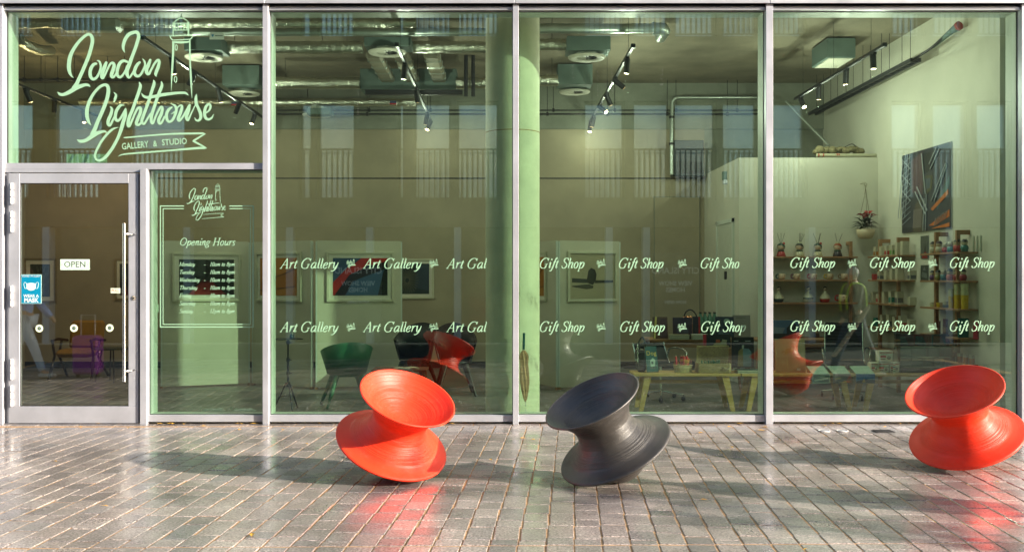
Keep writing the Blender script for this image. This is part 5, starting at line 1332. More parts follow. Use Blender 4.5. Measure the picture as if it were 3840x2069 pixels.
def book(name, label, cat, x, y, z, w, h, d, col, rz=0, tilt=0, spine=None, pages=(.62, .56, .42), art=None, group=None):
    """a book or box standing (tilted back by tilt) with its cover towards the street"""
    t = thing(name, label, cat, (x, y, z), group=group, rot=(Matrix.Rotation(rz, 3, 'Z') @ Matrix.Rotation(tilt, 3, 'X')))
    mb = MB(); mb.box(-w / 2, w / 2, -d, -d + .004, 0, h, .001); mb.build("front_cover", flat(col, .35), t, local=True)
    mb = MB(); mb.box(-w / 2, w / 2, -.004, 0, 0, h, .001); mb.build("back_cover", flat(col, .35), t, local=True)
    mb = MB(); mb.box(-w / 2, -w / 2 + .005, -d + .004, -.004, 0, h); mb.build("spine", flat(spine or col, .4), t, local=True)
    mb = MB(); mb.box(-w / 2 + .005, w / 2 - .006, -d + .004, -.004, .004, h - .005); mb.build("pages", flat(pages, .8), t, local=True)
    if art:
        for i, (poly, c) in enumerate(art):
            mb = MB(); mb.add([((px_ - .5) * w, -d - .0012 - .0006 * i, pz_ * h) for px_, pz_ in poly], [tuple(range(len(poly)))]); mb.build("cover_print", flat(c, .4), t, local=True)
    return t
def pile(label, x, y, z, w, d, cols, hs=.022, rz=0):
    for i, c in enumerate(cols):
        t = thing("stacked_book", label % ("top" if i == len(cols) - 1 else ("bottom" if i == 0 else "middle")), "book", (x, y, z + i * (hs + .0005)), rz + (i % 3 - 1) * .03)
        mb = MB(); mb.box(-w / 2, w / 2, -d / 2, d / 2, 0, .003); mb.box(-w / 2, w / 2, -d / 2, d / 2, hs - .003, hs); mb.build("cover", flat(c, .4), t, local=True)
        mb = MB(); mb.box(-w / 2 + .004, w / 2 - .004, -d / 2 + .004, d / 2 - .004, .003, hs - .003); mb.build("pages", flat((.60, .56, .44), .8), t, local=True)
def PB(px, z=11.85): return P(px, 0, z).x
zt = .746; yt = YDK + .12
book("leaning_book", "book with a yellow edge leaning left on the book table", "book", P(2478, 0, 13.4).x, yt, zt, .20, .30, .02, (.12, .07, .05), tilt=-.22, art=[([(0, 0), (.14, 0), (.3, 1), (.16, 1)], (.5, .42, .12)), ([(.45, .05), (.95, .05), (.95, .9), (.5, .9)], (.07, .03, .04))])
book("upright_book", "dark plum book standing in the middle of the book table", "book", P(2560, 0, 13.4).x, yt, zt, .26, .29, .03, (.035, .022, .04), tilt=-.1, art=[([(.2, .1), (.8, .1), (.8, .5), (.2, .6)], (.05, .045, .07))])
book("upright_book", "black book with a bright red edge next to the plum book", "book", P(2610, 0, 13.5).x, yt + .06, zt, .10, .30, .03, (.015, .015, .02), tilt=-.05, art=[([(.75, 0), (1, 0), (1, 1), (.75, 1)], (.35, .02, .02))])
book("upright_book", "navy book with a round pale badge, right on the book table", "book", P(2718, 0, 13.4).x, yt, zt + .02, .25, .28, .03, (.015, .03, .05), tilt=-.1, art=[([(.62 + .17 * math.cos(a * .524), .78 + .13 * math.sin(a * .524)) for a in range(12)], (.30, .42, .35)), ([(.1, .05), (.8, .05), (.6, .3), (.2, .35)], (.06, .09, .12))])
book("upright_book", "plain grey book standing at the right end of the book table", "book", P(2778, 0, 13.5).x, yt + .05, zt + .02, .24, .30, .03, (.25, .23, .20), tilt=-.08, art=[([(.2, .86), (.7, .86), (.7, .9), (.2, .9)], (.14, .13, .12))])
pile("%s cream book of the left pile on the book table", P(2548, 0, 13.3).x, YDK + .08, zt, .27, .2, [(.36, .30, .18), (.10, .12, .10), (.32, .26, .16)])
pile("%s book of the pale right pile on the book table", P(2625, 0, 13.3).x, YDK + .08, zt, .22, .2, [(.5, .52, .46), (.16, .18, .16), (.5, .5, .44)])
# tap, copper mug, bottled water
q = P(2612, 1175, 13.75)
t = thing("arched_tap", "tall black arched tap behind the plum book", "tap", (q.x, q.y, zt))
mb = MB(); mb.tube(cr([(q.x, q.y, zt), (q.x, q.y, zt + .22), (q.x - .01, q.y, zt + .32), (q.x - .08, q.y, zt + .385), (q.x - .15, q.y, zt + .35), (q.x - .18, q.y, zt + .26)], 6), .010, 10); mb.build("spout", M['black'], t)
mb = MB(); mb.cyl((q.x, q.y, zt), (q.x, q.y, zt + .12), .02, n=14); mb.cyl((q.x, q.y, zt + .1), (q.x + .06, q.y, zt + .15), .006, n=8); mb.build("lever_body", M['steel'], t)
q = P(2583, 0, 13.7)
t = thing("copper_mug", "copper coloured mug with a handle behind the plum book", "mug", (q.x, q.y, zt))
mc = mat("copper", (.6, .27, .13), .25, 1.0, .05)
mb = MB(); mb.lathe([(0, .20), (.045, .20), (.048, .205), (.046, .30), (.043, .30), (.043, .21), (0, .21)], 20, (q.x, q.y, zt)); mb.build("mug_body", mc, t)
mb = MB(); mb.tube(cr([(q.x - .045, q.y, zt + .285), (q.x - .08, q.y, zt + .28), (q.x - .085, q.y, zt + .24), (q.x - .046, q.y, zt + .22)], 4), .006, 6); mb.build("handle", mc, t)
mb = MB(); mb.box(q.x - .1, q.x + .1, q.y - .06, q.y + .1, zt, zt + .198, .004); props(mb.build("wooden_crate", M['woodB']), "small dark crate under the copper mug behind the books", "crate")
t = thing("water_pack", "shrink-wrapped pack of green water bottles behind the navy book", "bottle pack", P(2655, 1190, 13.8))
q = P(2655, 0, 13.8)
mg = glass("green_bottle_plastic", (.35, .62, .45), .08)
for i in range(4):
    for j in range(2):
        c = (q.x - .10 + i * .066, q.y + j * .066, zt); mb = MB(); mb.lathe([(0, 0), (.030, 0), (.031, .2), (.028, .27), (.012, .31), (.012, .33)], 12, c); b_ = mb.build("bottle", mat("bottle_plastic", (.10, .24, .17), .25, var=.15) if (i, j) == (0, 0) else bpy.data.materials["bottle_plastic"], t)
        mb = MB(); mb.cyl((c[0], c[1], zt + .33), (c[0], c[1], zt + .348), .014, n=10); mb.build("cap", M['black'], b_)

# on the left bench
yb0 = 1.10
t = thing("office_shredder_bag", "black shoulder bag with a silver chain at the left end of the left bench", "bag", (PB(2408), yb0 + .1, HB))
x = PB(2404)
mb = MB(); mb.box(x - .05, x + .07, yb0 + .02, yb0 + .16, HB, HB + .26, .03); mb.build("bag_body", M['black'], t)
mb = MB(); mb.tube(cr([(x - .02, yb0, HB + .27), (x - .03, yb0 - .01, HB + .36), (x + .02, yb0, HB + .42), (x + .06, yb0, HB + .30)], 5), .009, 8); mb.build("strap", M['black'], t)
for i in range(7):
    mb = MB(); cz = HB + .13 + i * .032; mb.tube([(x - .045 + .007 * math.cos(a * .785) * (1 if i % 2 else .5), yb0 - .014, cz + .018 * math.sin(a * .785)) for a in range(9)], .0025, 5, False); mb.build("chain_link", M['chrome'], t)
t.name = "shoulder_bag"
bk = book("dog_book", "dark teal book lettered Dog leaning on the left bench", "book", PB(2447), yb0 + .02, HB, .15, .31, .018, (.012, .06, .075), rz=.25, tilt=-.25, spine=(.5, .42, .25), art=[([(.35, .2), (.7, .22), (.8, .45), (.6, .55), (.35, .45)], (.30, .38, .36)), ([(.42, .3), (.6, .3), (.62, .4), (.45, .42)], (.03, .05, .06))])
mb = MB(); put_text(mb, "Dog", .075, (0.0, -.0205, .225), (1, 0, 0), (0, 0, 1)); mb.build("lettering", flat((.6, .36, .08), .5), bk, local=True)
mb = MB(); put_text(mb, "~ ~ ~", .03, (0.0, -.0205, .05), (1, 0, 0), (0, 0, 1)); mb.build("lettering", flat((.5, .12, .05), .5), bk, local=True)
def basket(label, x, y, z, w, d, h, m, flare=1.12):
    t = thing("wicker_basket", label, "basket", (x, y, z))
    nlev = max(4, int(h / .009)); pts = []
    for i in range(nlev):
        f_ = 1 + (flare - 1) * i / nlev; pts = []
        for k in range(29):
            a = 2 * math.pi * k / 28; sx = abs(math.cos(a)) ** .6 * (1 if math.cos(a) > 0 else -1); sy = abs(math.sin(a)) ** .6 * (1 if math.sin(a) > 0 else -1)
            o_ = .0025 * (1 if (k + i) % 2 else -1)
            pts.append((x + (w / 2 * f_ + o_) * sx, y + (d / 2 * f_ + o_) * sy, z + .005 + i * h / nlev))
        mb = MB() if i == 0 else mb
        mb.tube(pts, .005, 5, False)
    mb.box(x - w / 2 * .95, x + w / 2 * .95, y - d / 2 * .9, y + d / 2 * .9, z, z + h * .75)
    mb.build("woven_body", m, t, kind='stuff')
    mb = MB(); mb.tube([(p_[0], p_[1], z + h) for p_ in pts], .008, 6, False); mb.build("rim", m, t)
    return t
mwk = mat("wicker", (.50, .41, .24), .7, var=.25, scale=40)
bx_ = PB(2560)
basket("small pale wicker basket holding red candles on the left bench", bx_, yb0, HB, .19, .14, .085, mwk)
def candle(lab, x, y, z, h, lean):
    t = thing("red_candle", lab, "candle", (x, y, z), group="red candles in the small basket")
    mb = MB(); mb.cyl((x, y, z), (x + lean, y, z + h), .012, .0115, n=12); mb.build("wax", flat((.60, .04, .06), .35), t)
    mb = MB(); mb.cyl((x + lean, y, z + h), (x + lean * 1.1, y, z + h + .014), .003, n=6); mb.build("wick", flat((.75, .7, .5), .5), t)
for i, (dx, h, ln) in enumerate(((-.075, .13, -.01), (-.015, .13, .0), (.004, .135, .004), (.028, .12, -.004), (.048, .135, -.005), (.062, .11, .006))):
    candle("red candle in the small basket, %s from its left side" % ("first", "second", "third", "fourth", "fifth", "last")[i], bx_ + dx, yb0 + (i % 2) * .03 - .01, HB + .06, h, ln)
mb = MB(); rr = random.Random(3); mf = flat((.55, .26, .03), .7)
t = thing("dried_flowers", "orange and maroon dried flowers filling the candle basket", "flowers", (bx_, yb0, HB + .08))
for i in range(26):
    c = Vector((bx_ + rr.uniform(-.1, .1), yb0 + rr.uniform(-.06, .04), HB + .10 + rr.uniform(0, .05))); mbf = MB()
    for k in range(7):
        a = k * .9; d = Vector((math.cos(a), rr.uniform(-.3, .1), math.sin(a))) * .015; mbf.add([c, c + d + Vector((.005, 0, 0)), c + d * 1.2, c + d - Vector((.005, 0, 0))], [(0, 1, 2, 3)])
    mbf.ball(c, .006, 6, 4); mbf.build("bloom", flat(((.55, .26, .03), (.14, .015, .03), (.6, .35, .05))[i % 3], .7), t)
# open hamper
x = PB(2672); t = thing("picnic_hamper", "open wicker hamper with its lid up and green items inside, on the left bench", "hamper", (x, yb0, HB))
mhk = mat("hamper_wicker", (.36, .26, .13), .7, var=.3, scale=50)
mb = MB()
for i in range(11):
    z = HB + .006 + i * .0105; mb.tube([(x + sx * .19 + .002 * ((k + i) % 2), yb0 + sy, z) for k, (sx, sy) in enumerate([(-1, -.11)] + [(-1 + 2 * j / 16, -.11 - .004 * ((j + i) % 2)) for j in range(17)] + [(1, -.1), (1, .1)] + [(1 - 2 * j / 16, .11) for j in range(17)] + [(-1, .1), (-1, -.11)])], .0056, 5, False)
mb.build("woven_body", mhk, t, kind='stuff')
mb = MB(); mb.box(x - .18, x + .18, yb0 - .1, yb0 + .1, HB, HB + .07); mb.build("lining", flat((.05, .05, .03)), t)
mb = MB()
for i in range(17):
    z = i * .0105; sh = .045; mb.tube([(x + .02 + (-1 + 2 * j / 18) * .185 + sh * z * 2.2, yb0 + .12 + z * .35 - .003 * ((j + i) % 2), HB + .12 + z) for j in range(19)], .0056, 5, False)
ld = mb.build("lid", mhk, t)
mb = MB(); mb.tube([(x - .165, yb0 + .12, HB + .115), (x - .150, yb0 + .19, HB + .30), (x + .235, yb0 + .19, HB + .30), (x + .205, yb0 + .12, HB + .115)], .006, 6); mb.build("lid_rim", flat((.45, .38, .16)), ld)
mb = MB()
for i in range(9): a = x - .13 + i * .025; mb.cyl((a, yb0 - .02, HB + .06), (a + rr.uniform(-.01, .01), yb0 - .03, HB + .12 + rr.uniform(.0, .045)), .010, n=7)
mb.build("green_packets", flat((.015, .13, .08), .3), t)
mb = MB(); mb.tube([(x + .11, yb0 - .12, HB + .07), (x + .12, yb0 - .135, HB + .05), (x + .16, yb0 - .135, HB + .045), (x + .17, yb0 - .12, HB + .06)], .006, 6); mb.build("clasp", flat((.4, .33, .2)), t)
# book with food picture behind hamper, jacket album, green stack
x = P(2690, 0, 12.2).x
book("food_book", "black book with a red spine and a food picture, above the hamper lid", "book", x, 1.50, HB + .27, .34, .16, .03, (.015, .02, .022), tilt=-.1, spine=(.4, .02, .03), art=[([(0, 0), (.11, 0), (.11, 1), (0, 1)], (.40, .02, .04)), ([(.34, .1), (.84, .08), (.86, .3), (.6, .42), (.4, .3)], (.34, .32, .14)), ([(.45, .34), (.62, .34), (.6, .6), (.46, .6)], (.42, .10, .04)), ([(.64, .3), (.84, .3), (.86, .55), (.7, .62)], (.38, .36, .24))])
mb = MB(); mb.box(x - .2, x + .2, 1.46, 1.66, HB + .0, HB + .268, .004); props(mb.build("wooden_riser", M['woodB']), "brown wooden riser under the food book behind the hamper", "box")
x = PB(2785, 11.95)
book("jacket_album", "large black album with a half ochre, half blue jacket picture", "album", x, yb0 + .1, HB + .045, .27, .37, .02, (.008, .010, .012), tilt=-.08, art=[
  ([(.18, .05), (.24, .05), (.30, .55), (.42, .62), (.5, .62), (.5, .05)], (.20, .15, .04)), ([(.5, .05), (.78, .05), (.86, .05), (.88, .5), (.76, .62), (.5, .64)], (.12, .20, .24)), ([(.46, .62), (.54, .62), (.55, .74), (.45, .74)], (.35, .36, .32)), ([(.1, .86), (.3, .86), (.3, .88), (.1, .88)], (.4, .4, .4)), ([(.6, .86), (.85, .86), (.85, .88), (.6, .88)], (.4, .4, .4))])
pile("%s dark green book of the pile at the right end of the left bench", PB(2797), yb0 - .06, HB, .27, .18, [(.035, .065, .055), (.04, .075, .06)], .02)
# office chairs
def office_chair(label, x, y, rz, h0, h1):
    t = thing("office_chair", label, "office chair", (x, y, 0), rz, "black office chairs with chrome frames")
    for s in (-1, 1):
        mb = MB(); mb.tube(cr([(s * .25, -.24, .44), (s * .25, -.05, .43), (s * .25, .16, .45), (s * .24, .25, .62), (s * .24, .29, h1)], 5), .012, 8); mb.build("side_rail", M['chrome'], t, local=True)
        mb = MB(); mb.tube(cr([(s * .25, -.12, .44), (s * .29, -.16, .60), (s * .29, .0, .66), (s * .26, .18, .64), (s * .25, .22, .50)], 5), .010, 8); mb.build("armrest", M['chrome'], t, local=True)
    mb = MB(); mb.add([(-.24, -.25, .455), (.24, -.25, .455), (.24, .16, .465), (-.24, .16, .465), (.23, .26, .66), (-.23, .26, .66), (.23, .30, h1), (-.23, .30, h1)], [(0, 1, 2, 3), (3, 2, 4, 5), (5, 4, 6, 7)]); mb.build("sling_seat", M['black'], t, local=True)
    mb = MB()
    for i in range(7):
        z = .68 + (h1 - .68) * i / 7; mb.cyl((-.23, .252 + .04 * i / 7, z), (.23, .252 + .04 * i / 7, z), .006, n=6)
    mb.build("backrest_ribs", M['black'], t, local=True)
    mb = MB(); mb.cyl((0, 0, .1), (0, 0, .44), .018, n=12); mb.build("column", M['chrome'], t, local=True)
    for k in range(5):
        a = R(k * 72 + 20); c_, s_ = math.cos(a), math.sin(a)
        mb = MB(); mb.tube([(0, 0, .12), (c_ * .30, s_ * .30, .085)], [.016, .010], 8); lg = mb.build("foot", M['chrome'], t, local=True)
        mb = MB(); mb.cyl((c_ * .30 - .012, s_ * .30, .034), (c_ * .30 + .012, s_ * .30, .034), .032, n=12); mb.cyl((c_ * .3, s_ * .3, .04), (c_ * .3, s_ * .3, .088), .006, n=6); mb.build("castor", M['black'], lg, local=True)
    return t
def fix_sub(o): pass
office_chair("black office chair with chrome arms behind the dog book", P(2478, 0, 12.75).x, 12.75 + CAMY, R(25), .44, .72)
office_chair("black high-backed office chair behind the open cards", P(3170, 0, 12.9).x, 12.9 + CAMY, R(-15), .44, .98)

# on the middle and right benches
x = PB(2962)
book("elephant_book", "large tan picture book showing an animal on tall thin legs, in the right window", "book", x, yb0, HB, .36, .40, .03, (.46, .33, .20), tilt=-.1, art=[([(.03, .0), (.97, .0), (.97, .45), (.03, .45)], (.42, .28, .17)), ([(.30, .60), (.36, .70), (.52, .73), (.60, .66), (.58, .58), (.44, .58), (.40, .55), (.34, .52)], (.45, .28, .12)), ([(.18, .62), (.3, .66), (.32, .60), (.24, .56)], (.40, .26, .14)), ([(.40, .05), (.42, .05), (.38, .55), (.36, .55)], (.55, .38, .2)), ([(.52, .2), (.535, .2), (.55, .58), (.53, .58)], (.4, .28, .15)), ([(.7, .05), (.82, .05), (.82, .12), (.7, .12)], (.6, .6, .5))])
book("castle_book", "blue book showing a dark castle at the left of the right window", "book", P(2955, 0, 13.9).x, 14.05 + CAMY, .70, .40, .27, .02, (.07, .12, .20), tilt=-.1, art=[([(.0, .0), (1, 0), (1, .3), (0, .3)], (.03, .03, .03)), ([(.55, .2), (.9, .2), (.9, .75), (.84, .85), (.78, .72), (.72, .88), (.64, .70), (.56, .6)], (.02, .022, .03)), ([(0, .3), (.4, .3), (.5, .6), (0, .65)], (.16, .20, .24))])
def card(label, px, w, col, art):
    x = PB(px, 11.72); y = .935
    t = thing("tent_card", label, "book", (x, y, HB), group="open booklets straddling the bench edge")
    zt_, a = HB + .070, .035
    mb = MB(); mb.add([(x - w / 2 - .03, y + .10, HB + .002), (x + w / 2 - .03, y + .10, HB + .002), (x + w / 2 - .05, y + .065, zt_ + .015), (x - w / 2 - .05, y + .065, zt_ + .015)], [(0, 1, 2, 3)])
    mb.add([(x - w / 2 - .05, y + .063, zt_ + .015), (x + w / 2 - .05, y + .063, zt_ + .015), (x + w / 2, y - .012, HB + .0), (x - w / 2, y - .012, HB + .0)], [(0, 1, 2, 3)])
    mb.build("back_page", flat(col, .45), t)
    mb = MB(); mb.box(x - w / 2, x + w / 2, y - .022, y - .014, HB - .112, HB - .0, .001); f_ = mb.build("front_page", flat((.35, .45, .38), .45), t)
    for i, (poly, c) in enumerate(art):
        mb = MB(); mb.add([(x - w / 2 + px_ * w, y - .0235 - .0006 * i, HB - .112 + pz_ * .112) for px_, pz_ in poly], [tuple(range(len(poly)))]); mb.build("print", flat(c, .4), f_)
card("open booklet with a grey-green car picture hanging over the bench edge", 3073, .205, (.52, .66, .52), [([(.04, .1), (.96, .1), (.96, .9), (.04, .9)], (.06, .11, .10)), ([(.1, .2), (.5, .3), (.9, .45), (.9, .6), (.5, .5), (.1, .4)], (.32, .40, .34)), ([(.2, .7), (.6, .8), (.8, .7), (.5, .6)], (.25, .33, .3))])
card("open booklet with an orange and grey picture, middle of the three", 3150, .205, (.50, .62, .50), [([(.0, .0), (1, 0), (1, 1), (0, 1)], (.09, .09, .09)), ([(.5, .0), (1, .05), (1, .35), (.6, .25)], (.5, .10, .02)), ([(.45, .05), (.8, .0), (.7, .25)], (.55, .32, .04)), ([(.1, .4), (.5, .45), (.4, .6), (.1, .55)], (.3, .22, .1)), ([(.75, .3), (1, .5), (1, .95), (.85, .6)], (.4, .06, .03))])
card("open booklet with a vivid blue picture, right of the three", 3238, .225, (.52, .66, .50), [([(.0, .0), (1, 0), (1, 1), (0, 1)], (.01, .13, .36)), ([(.0, .0), (1, .0), (1, .35), (.5, .45), (0, .2)], (.02, .035, .06)), ([(.3, .1), (.5, .1), (.42, .5)], (.4, .25, .05)), ([(.6, .4), (1, .4), (1, .5), (.6, .48)], (.15, .3, .4))])
def carton(label, px, z, w, h, y=yb0, d=.12):
    x = PB(px); t = thing("light_bulb_box", label, "box", (x, y, z), group="small white and red cartons on the bench")
    mb = MB(); mb.box(x - w / 2, x + w / 2, y - d / 2, y + d / 2, z, z + h, .001); b_ = mb.build("carton", flat((.72, .68, .56), .5), t)
    yy = y - d / 2 - .0008
    for (a0, a1, c0, c1, col) in ((.05, .95, .80, .88, (.45, .05, .03)), (.08, .6, .66, .70, (.1, .09, .08)), (.08, .5, .38, .58, (.45, .05, .04)), (.1, .45, .18, .30, (.12, .10, .09))):
        mb = MB(); mb.box(x - w / 2 + a0 * w, x - w / 2 + a1 * w, yy - .0006, yy, z + c0 * h, z + c1 * h); mb.build("print_band", flat(col, .5), b_) if False else mb.build("print_band", flat(col, .5), t)
    mb = MB(); mb.ball((x + w * .22, yy + .004, z + h * .38), w * .16, 12, 8); mb.build("bulb_picture", flat((.25, .23, .18), .6), t)
    t.name = "small_carton"
carton("upper carton of the little stack of white and red boxes", 3314, HB + .132, .16, .128)
carton("lower left carton, narrow, in the little stack", 3272, HB, .085, .118)
carton("lower middle carton in the little stack", 3306, HB, .13, .122)
carton("lower right carton in the little stack", 3346, HB, .11, .122)
x = PB(3356, 11.7); t = thing("striped_tube", "small striped cardboard tube standing before the cartons", "tube", (x, 1.0, HB))
mb = MB(); mb.cyl((x, .98, HB), (x, .98, HB + .12), .014, n=14); mb.build("tube_body", flat((.7, .68, .55)), t)
for k in range(4): mb = MB(); mb.cyl((x, .98, HB + .02 + k * .025), (x, .98, HB + .03 + k * .025), .0144, n=14); mb.build("stripe", flat(((.02, .15, .12), (.4, .2, .05), (.02, .1, .2), (.5, .1, .05))[k]), t)
# acrylic card rack
x0, x1 = PB(3368), PB(3578); t = thing("card_rack", "clear acrylic rack with rows of greeting cards, above the bright red spool chair", "rack", ((x0 + x1) / 2, yb0, HB))
for k, (z0_, z1_, dy) in enumerate(((.30, .46, .10), (.18, .31, .03), (.06, .19, -.04))):
    mb = MB(); mb.box(x0, x1, yb0 + dy - .012, yb0 + dy - .009, HB + z0_, HB + z1_); mb.build("acrylic_front", M['clear'], t)
    n = (3, 4, 5)[k]
    for i in range(n):
        w = (x1 - x0 - .02) / n; a = x0 + .01 + i * w
        col = (((.16, .035, .06), (.20, .03, .05), (.04, .07, .12)), ((.34, .32, .27),) * 4, ((.30, .24, .20),) * 5)[k][i]
        mb = MB(); mb.box(a + .004, a + w - .004, yb0 + dy, yb0 + dy + .02, HB + z0_ + .004, HB + z1_ - .01); mb.build("greeting_card", flat(col, .5), t)
        if k == 0:
            mb = MB(); mb.add([(a + .01, yb0 + dy - .002, HB + z0_ + .02), (a + w * .7, yb0 + dy - .002, HB + z0_ + .02), (a + w * .5, yb0 + dy - .002, HB + z1_ - .04), (a + .02, yb0 + dy - .002, HB + z1_ - .03)], [(0, 1, 2, 3)]); mb.build("card_print", flat(((.1, .1, .12), (.07, .09, .13), (.25, .07, .06))[i], .5), t)
for xx in (x0 - .003, x1):
    mb = MB(); mb.prism([(0, 0), (.003, 0), (.003, .48), (0, .48)], 0, .2); mb.v = [(xx + v[0], yb0 - .06 + v[1], HB + v[2]) for v in mb.v]; mb.build("acrylic_side", M['clear'], t)
mb = MB(); mb.box(x0, x1, yb0 - .05, yb0 + .14, HB, HB + .055, .003); mb.build("rack_base", mat("smoked_acrylic", (.10, .09, .08), .2), t)
# ---------------------------------------------------------------- shelf units
SH = [1.885, 1.545, 1.21, .87, .56]
def shelf_unit(label, kind, a0, a1, ups, levels, top):
    """kind 'back': along x on the white wall; 'right': along y on the right wall"""
    t = thing("shelf_unit", label, "shelf", (a0, 3.9, 0) if kind == 'back' else (XR, a0, 0), group="walnut wall shelf units")
    D_ = .24
    def bx_(mb, u0, u1, d0, d1, z0, z1, b=0):
        if kind == 'back': mb.box(u0, u1, 3.958 - d1, 3.958 - d0, z0, z1, b)
        else: mb.box(XR - d1, XR - d0, u0, u1, z0, z1, b)
    for z in levels:
        mb = MB(); bx_(mb, a0, a1, .002, D_, z - .022, z, .002); mb.build("shelf_board", M['woodB'], t)
    for u in ups:
        mb = MB(); bx_(mb, u - .022, u + .022, .12, .165, 0, top, .003); mb.build("upright", M['woodB'], t)
        mb = MB(); bx_(mb, u - .022, u + .022, .002, .12, top - .055, top, .003); mb.build("wall_arm", M['woodB'], t)
    return t
xa = P(3213, 0, 14.5).x
shelf_unit("left walnut shelf unit on the white wall with doll figures", 'back', P(2880, 0, 14.5).x, xa, (P(3195, 0, 14.5).x, P(2895, 0, 14.5).x), SH[:3] + [.70, .55], 2.11)
shelf_unit("middle walnut shelf unit with boxes, in the corner of the right wall", 'right', 2.62, 3.72, (3.50, 2.84), SH, 2.13)
shelf_unit("right walnut shelf unit with small figures and yellow vases", 'right', .86, 1.92, (1.66, 1.08), SH, 2.15)

skin = (.62, .46, .33)
def doll(label, x, y, z, s, hair, dress, reeds, bow=None, band=None, grp=None):
    t = thing("reed_diffuser_doll", label, "figurine", (x, y, z), group=grp)
    mb = MB(); mb.lathe([(0, 0), (.055 * s, 0), (.06 * s, .01 * s), (.048 * s, .05 * s), (.035 * s, .072 * s), (0, .075 * s)], 20, (x, y, z)); b_ = mb.build("dress", flat(dress, .3), t)
    mb = MB(); mb.lathe([(.04 * s, .068 * s), (.043 * s, .076 * s), (.036 * s, .086 * s)], 18, (x, y, z)); mb.build("collar", flat((.02, .05, .03), .4), t)
    hz = z + .125 * s
    mb = MB(); mb.ball((x, y, hz), .048 * s, 16, 10); mb.build("face", flat(skin, .35), t)
    mb = MB(); mb.M = Matrix.Translation((x, y, hz)) @ Matrix.Rotation(R(-28), 4, 'X') @ Matrix.Rotation(R(18), 4, 'Y')
    mb.lathe([(.053 * s * math.sin(a), .053 * s * math.cos(a)) for a in [R(k) for k in (0, 20, 40, 60, 80, 100)]], 16); mb.build("hair", flat(hair, .3), t)
    for sx in (-1, 1):
        mb = MB(); mb.tube([(x + sx * .018 * s - .006 * s, y - .046 * s, hz + .004 * s), (x + sx * .018 * s, y - .0475 * s, hz - .001 * s), (x + sx * .018 * s + .006 * s, y - .046 * s, hz + .004 * s)], .0018 * s, 5); mb.build("eye", M['black'], t)
    mb = MB(); mb.ball((x, y - .046 * s, hz - .020 * s), .006 * s, 8, 6); mb.build("mouth", flat((.45, .03, .03), .4), t)
    if bow: mb = MB(); mb.ball((x + .030 * s, y - .02 * s, hz + .042 * s), .018 * s, 10, 6); mb.build("bow", flat(bow, .4), t)
    if band: mb = MB(); mb.lathe([(.0, .0), (.03 * s, 0), (.026 * s, .018 * s), (0, .018 * s)], 14, (x, y, hz + .045 * s)); mb.build("crown", flat(band, .4), t)
    for (dx, h) in reeds:
        mb = MB(); mb.cyl((x + dx * .15 * s, y, hz + .045 * s), (x + dx * s, y, hz + (.045 + h) * s), .0028, n=6); mb.build("reed", M['black'], t)
    return t
ys = 3.84; zs = SH[0]; K = P(0, 0, 14.58)
def XS(px): return P(px, 0, 14.58).x
g_ = "doll reed diffusers on the top shelf"
doll("doll diffuser in a red dress with a red bow, first on the top shelf", XS(2929), ys, zs, 1.15, (.02, .05, .035), (.35, .03, .03), [(-.05, .13), (.0, .135), (.045, .13)], bow=(.40, .02, .02), grp=g_)
doll("doll diffuser in a pale dress with a pale crown, second on the top shelf", XS(2998), ys, zs, 1.15, (.02, .025, .02), (.50, .46, .32), [(.0, .13), (.02, .135), (.045, .13), (.065, .12)], band=(.5, .5, .36), grp=g_)
doll("doll diffuser in a cream coat with a red bow, third on the top shelf", XS(3067), ys, zs, 1.15, (.015, .04, .03), (.48, .43, .28), [(-.06, .13), (.028, .13), (.04, .135)], bow=(.40, .02, .02), grp=g_)
doll("doll diffuser with red hair and a black patterned dress, fourth on the top shelf", XS(3141), ys, zs, 1.15, (.30, .06, .02), (.03, .02, .03), [(-.03, .13), (.06, .125)], band=(.5, .46, .3), grp=g_)
def mug(label, x, y, z, s, col, hcol, grp, face=True, side=-1):
    t = thing("face_mug", label, "mug", (x, y, z), group=grp)
    mb = MB(); mb.lathe([(0, 0), (.032 * s, 0), (.046 * s, .018 * s), (.05 * s, .05 * s), (.046 * s, .085 * s), (.041 * s, .085 * s), (.041 * s, .02 * s), (0, .015 * s)], 20, (x, y, z)); mb.build("mug_body", flat(col, .3), t)
    mb = MB(); mb.tube(cr([(x + side * .045 * s, y, z + .075 * s), (x + side * .075 * s, y, z + .07 * s), (x + side * .078 * s, y, z + .03 * s), (x + side * .046 * s, y, z + .02 * s)], 4), .009 * s, 8); mb.build("handle", flat(hcol, .3), t)
    if face:
        mb = MB(); mb.ball((x + .005, y - .048 * s, z + .028 * s), .008 * s, 8, 6); mb.build("mouth", flat((.25, .02, .02), .4), t)
        for dx in (-.01, .022): mb = MB(); mb.box(x + dx * s - .006 * s, x + dx * s + .006 * s, y - .051 * s, y - .0465 * s, z + .058 * s, z + .062 * s); mb.build("eye", M['black'], t)
    return t
g_ = "face mugs on the second shelf"
for i, (u, c, hc, w) in enumerate(((2932, skin, (.03, .10, .10), "teal"), (2988, skin, (.20, .04, .10), "purple"), (3050, skin, (.42, .03, .03), "red"), (3112, (.52, .38, .24), (.55, .36, .03), "yellow"), (3166, skin, (.24, .17, .10), "brown"))):
    mug("face mug with a %s handle on the second shelf" % w, XS(u), ys, SH[1], 1.05, c, hc, g_)
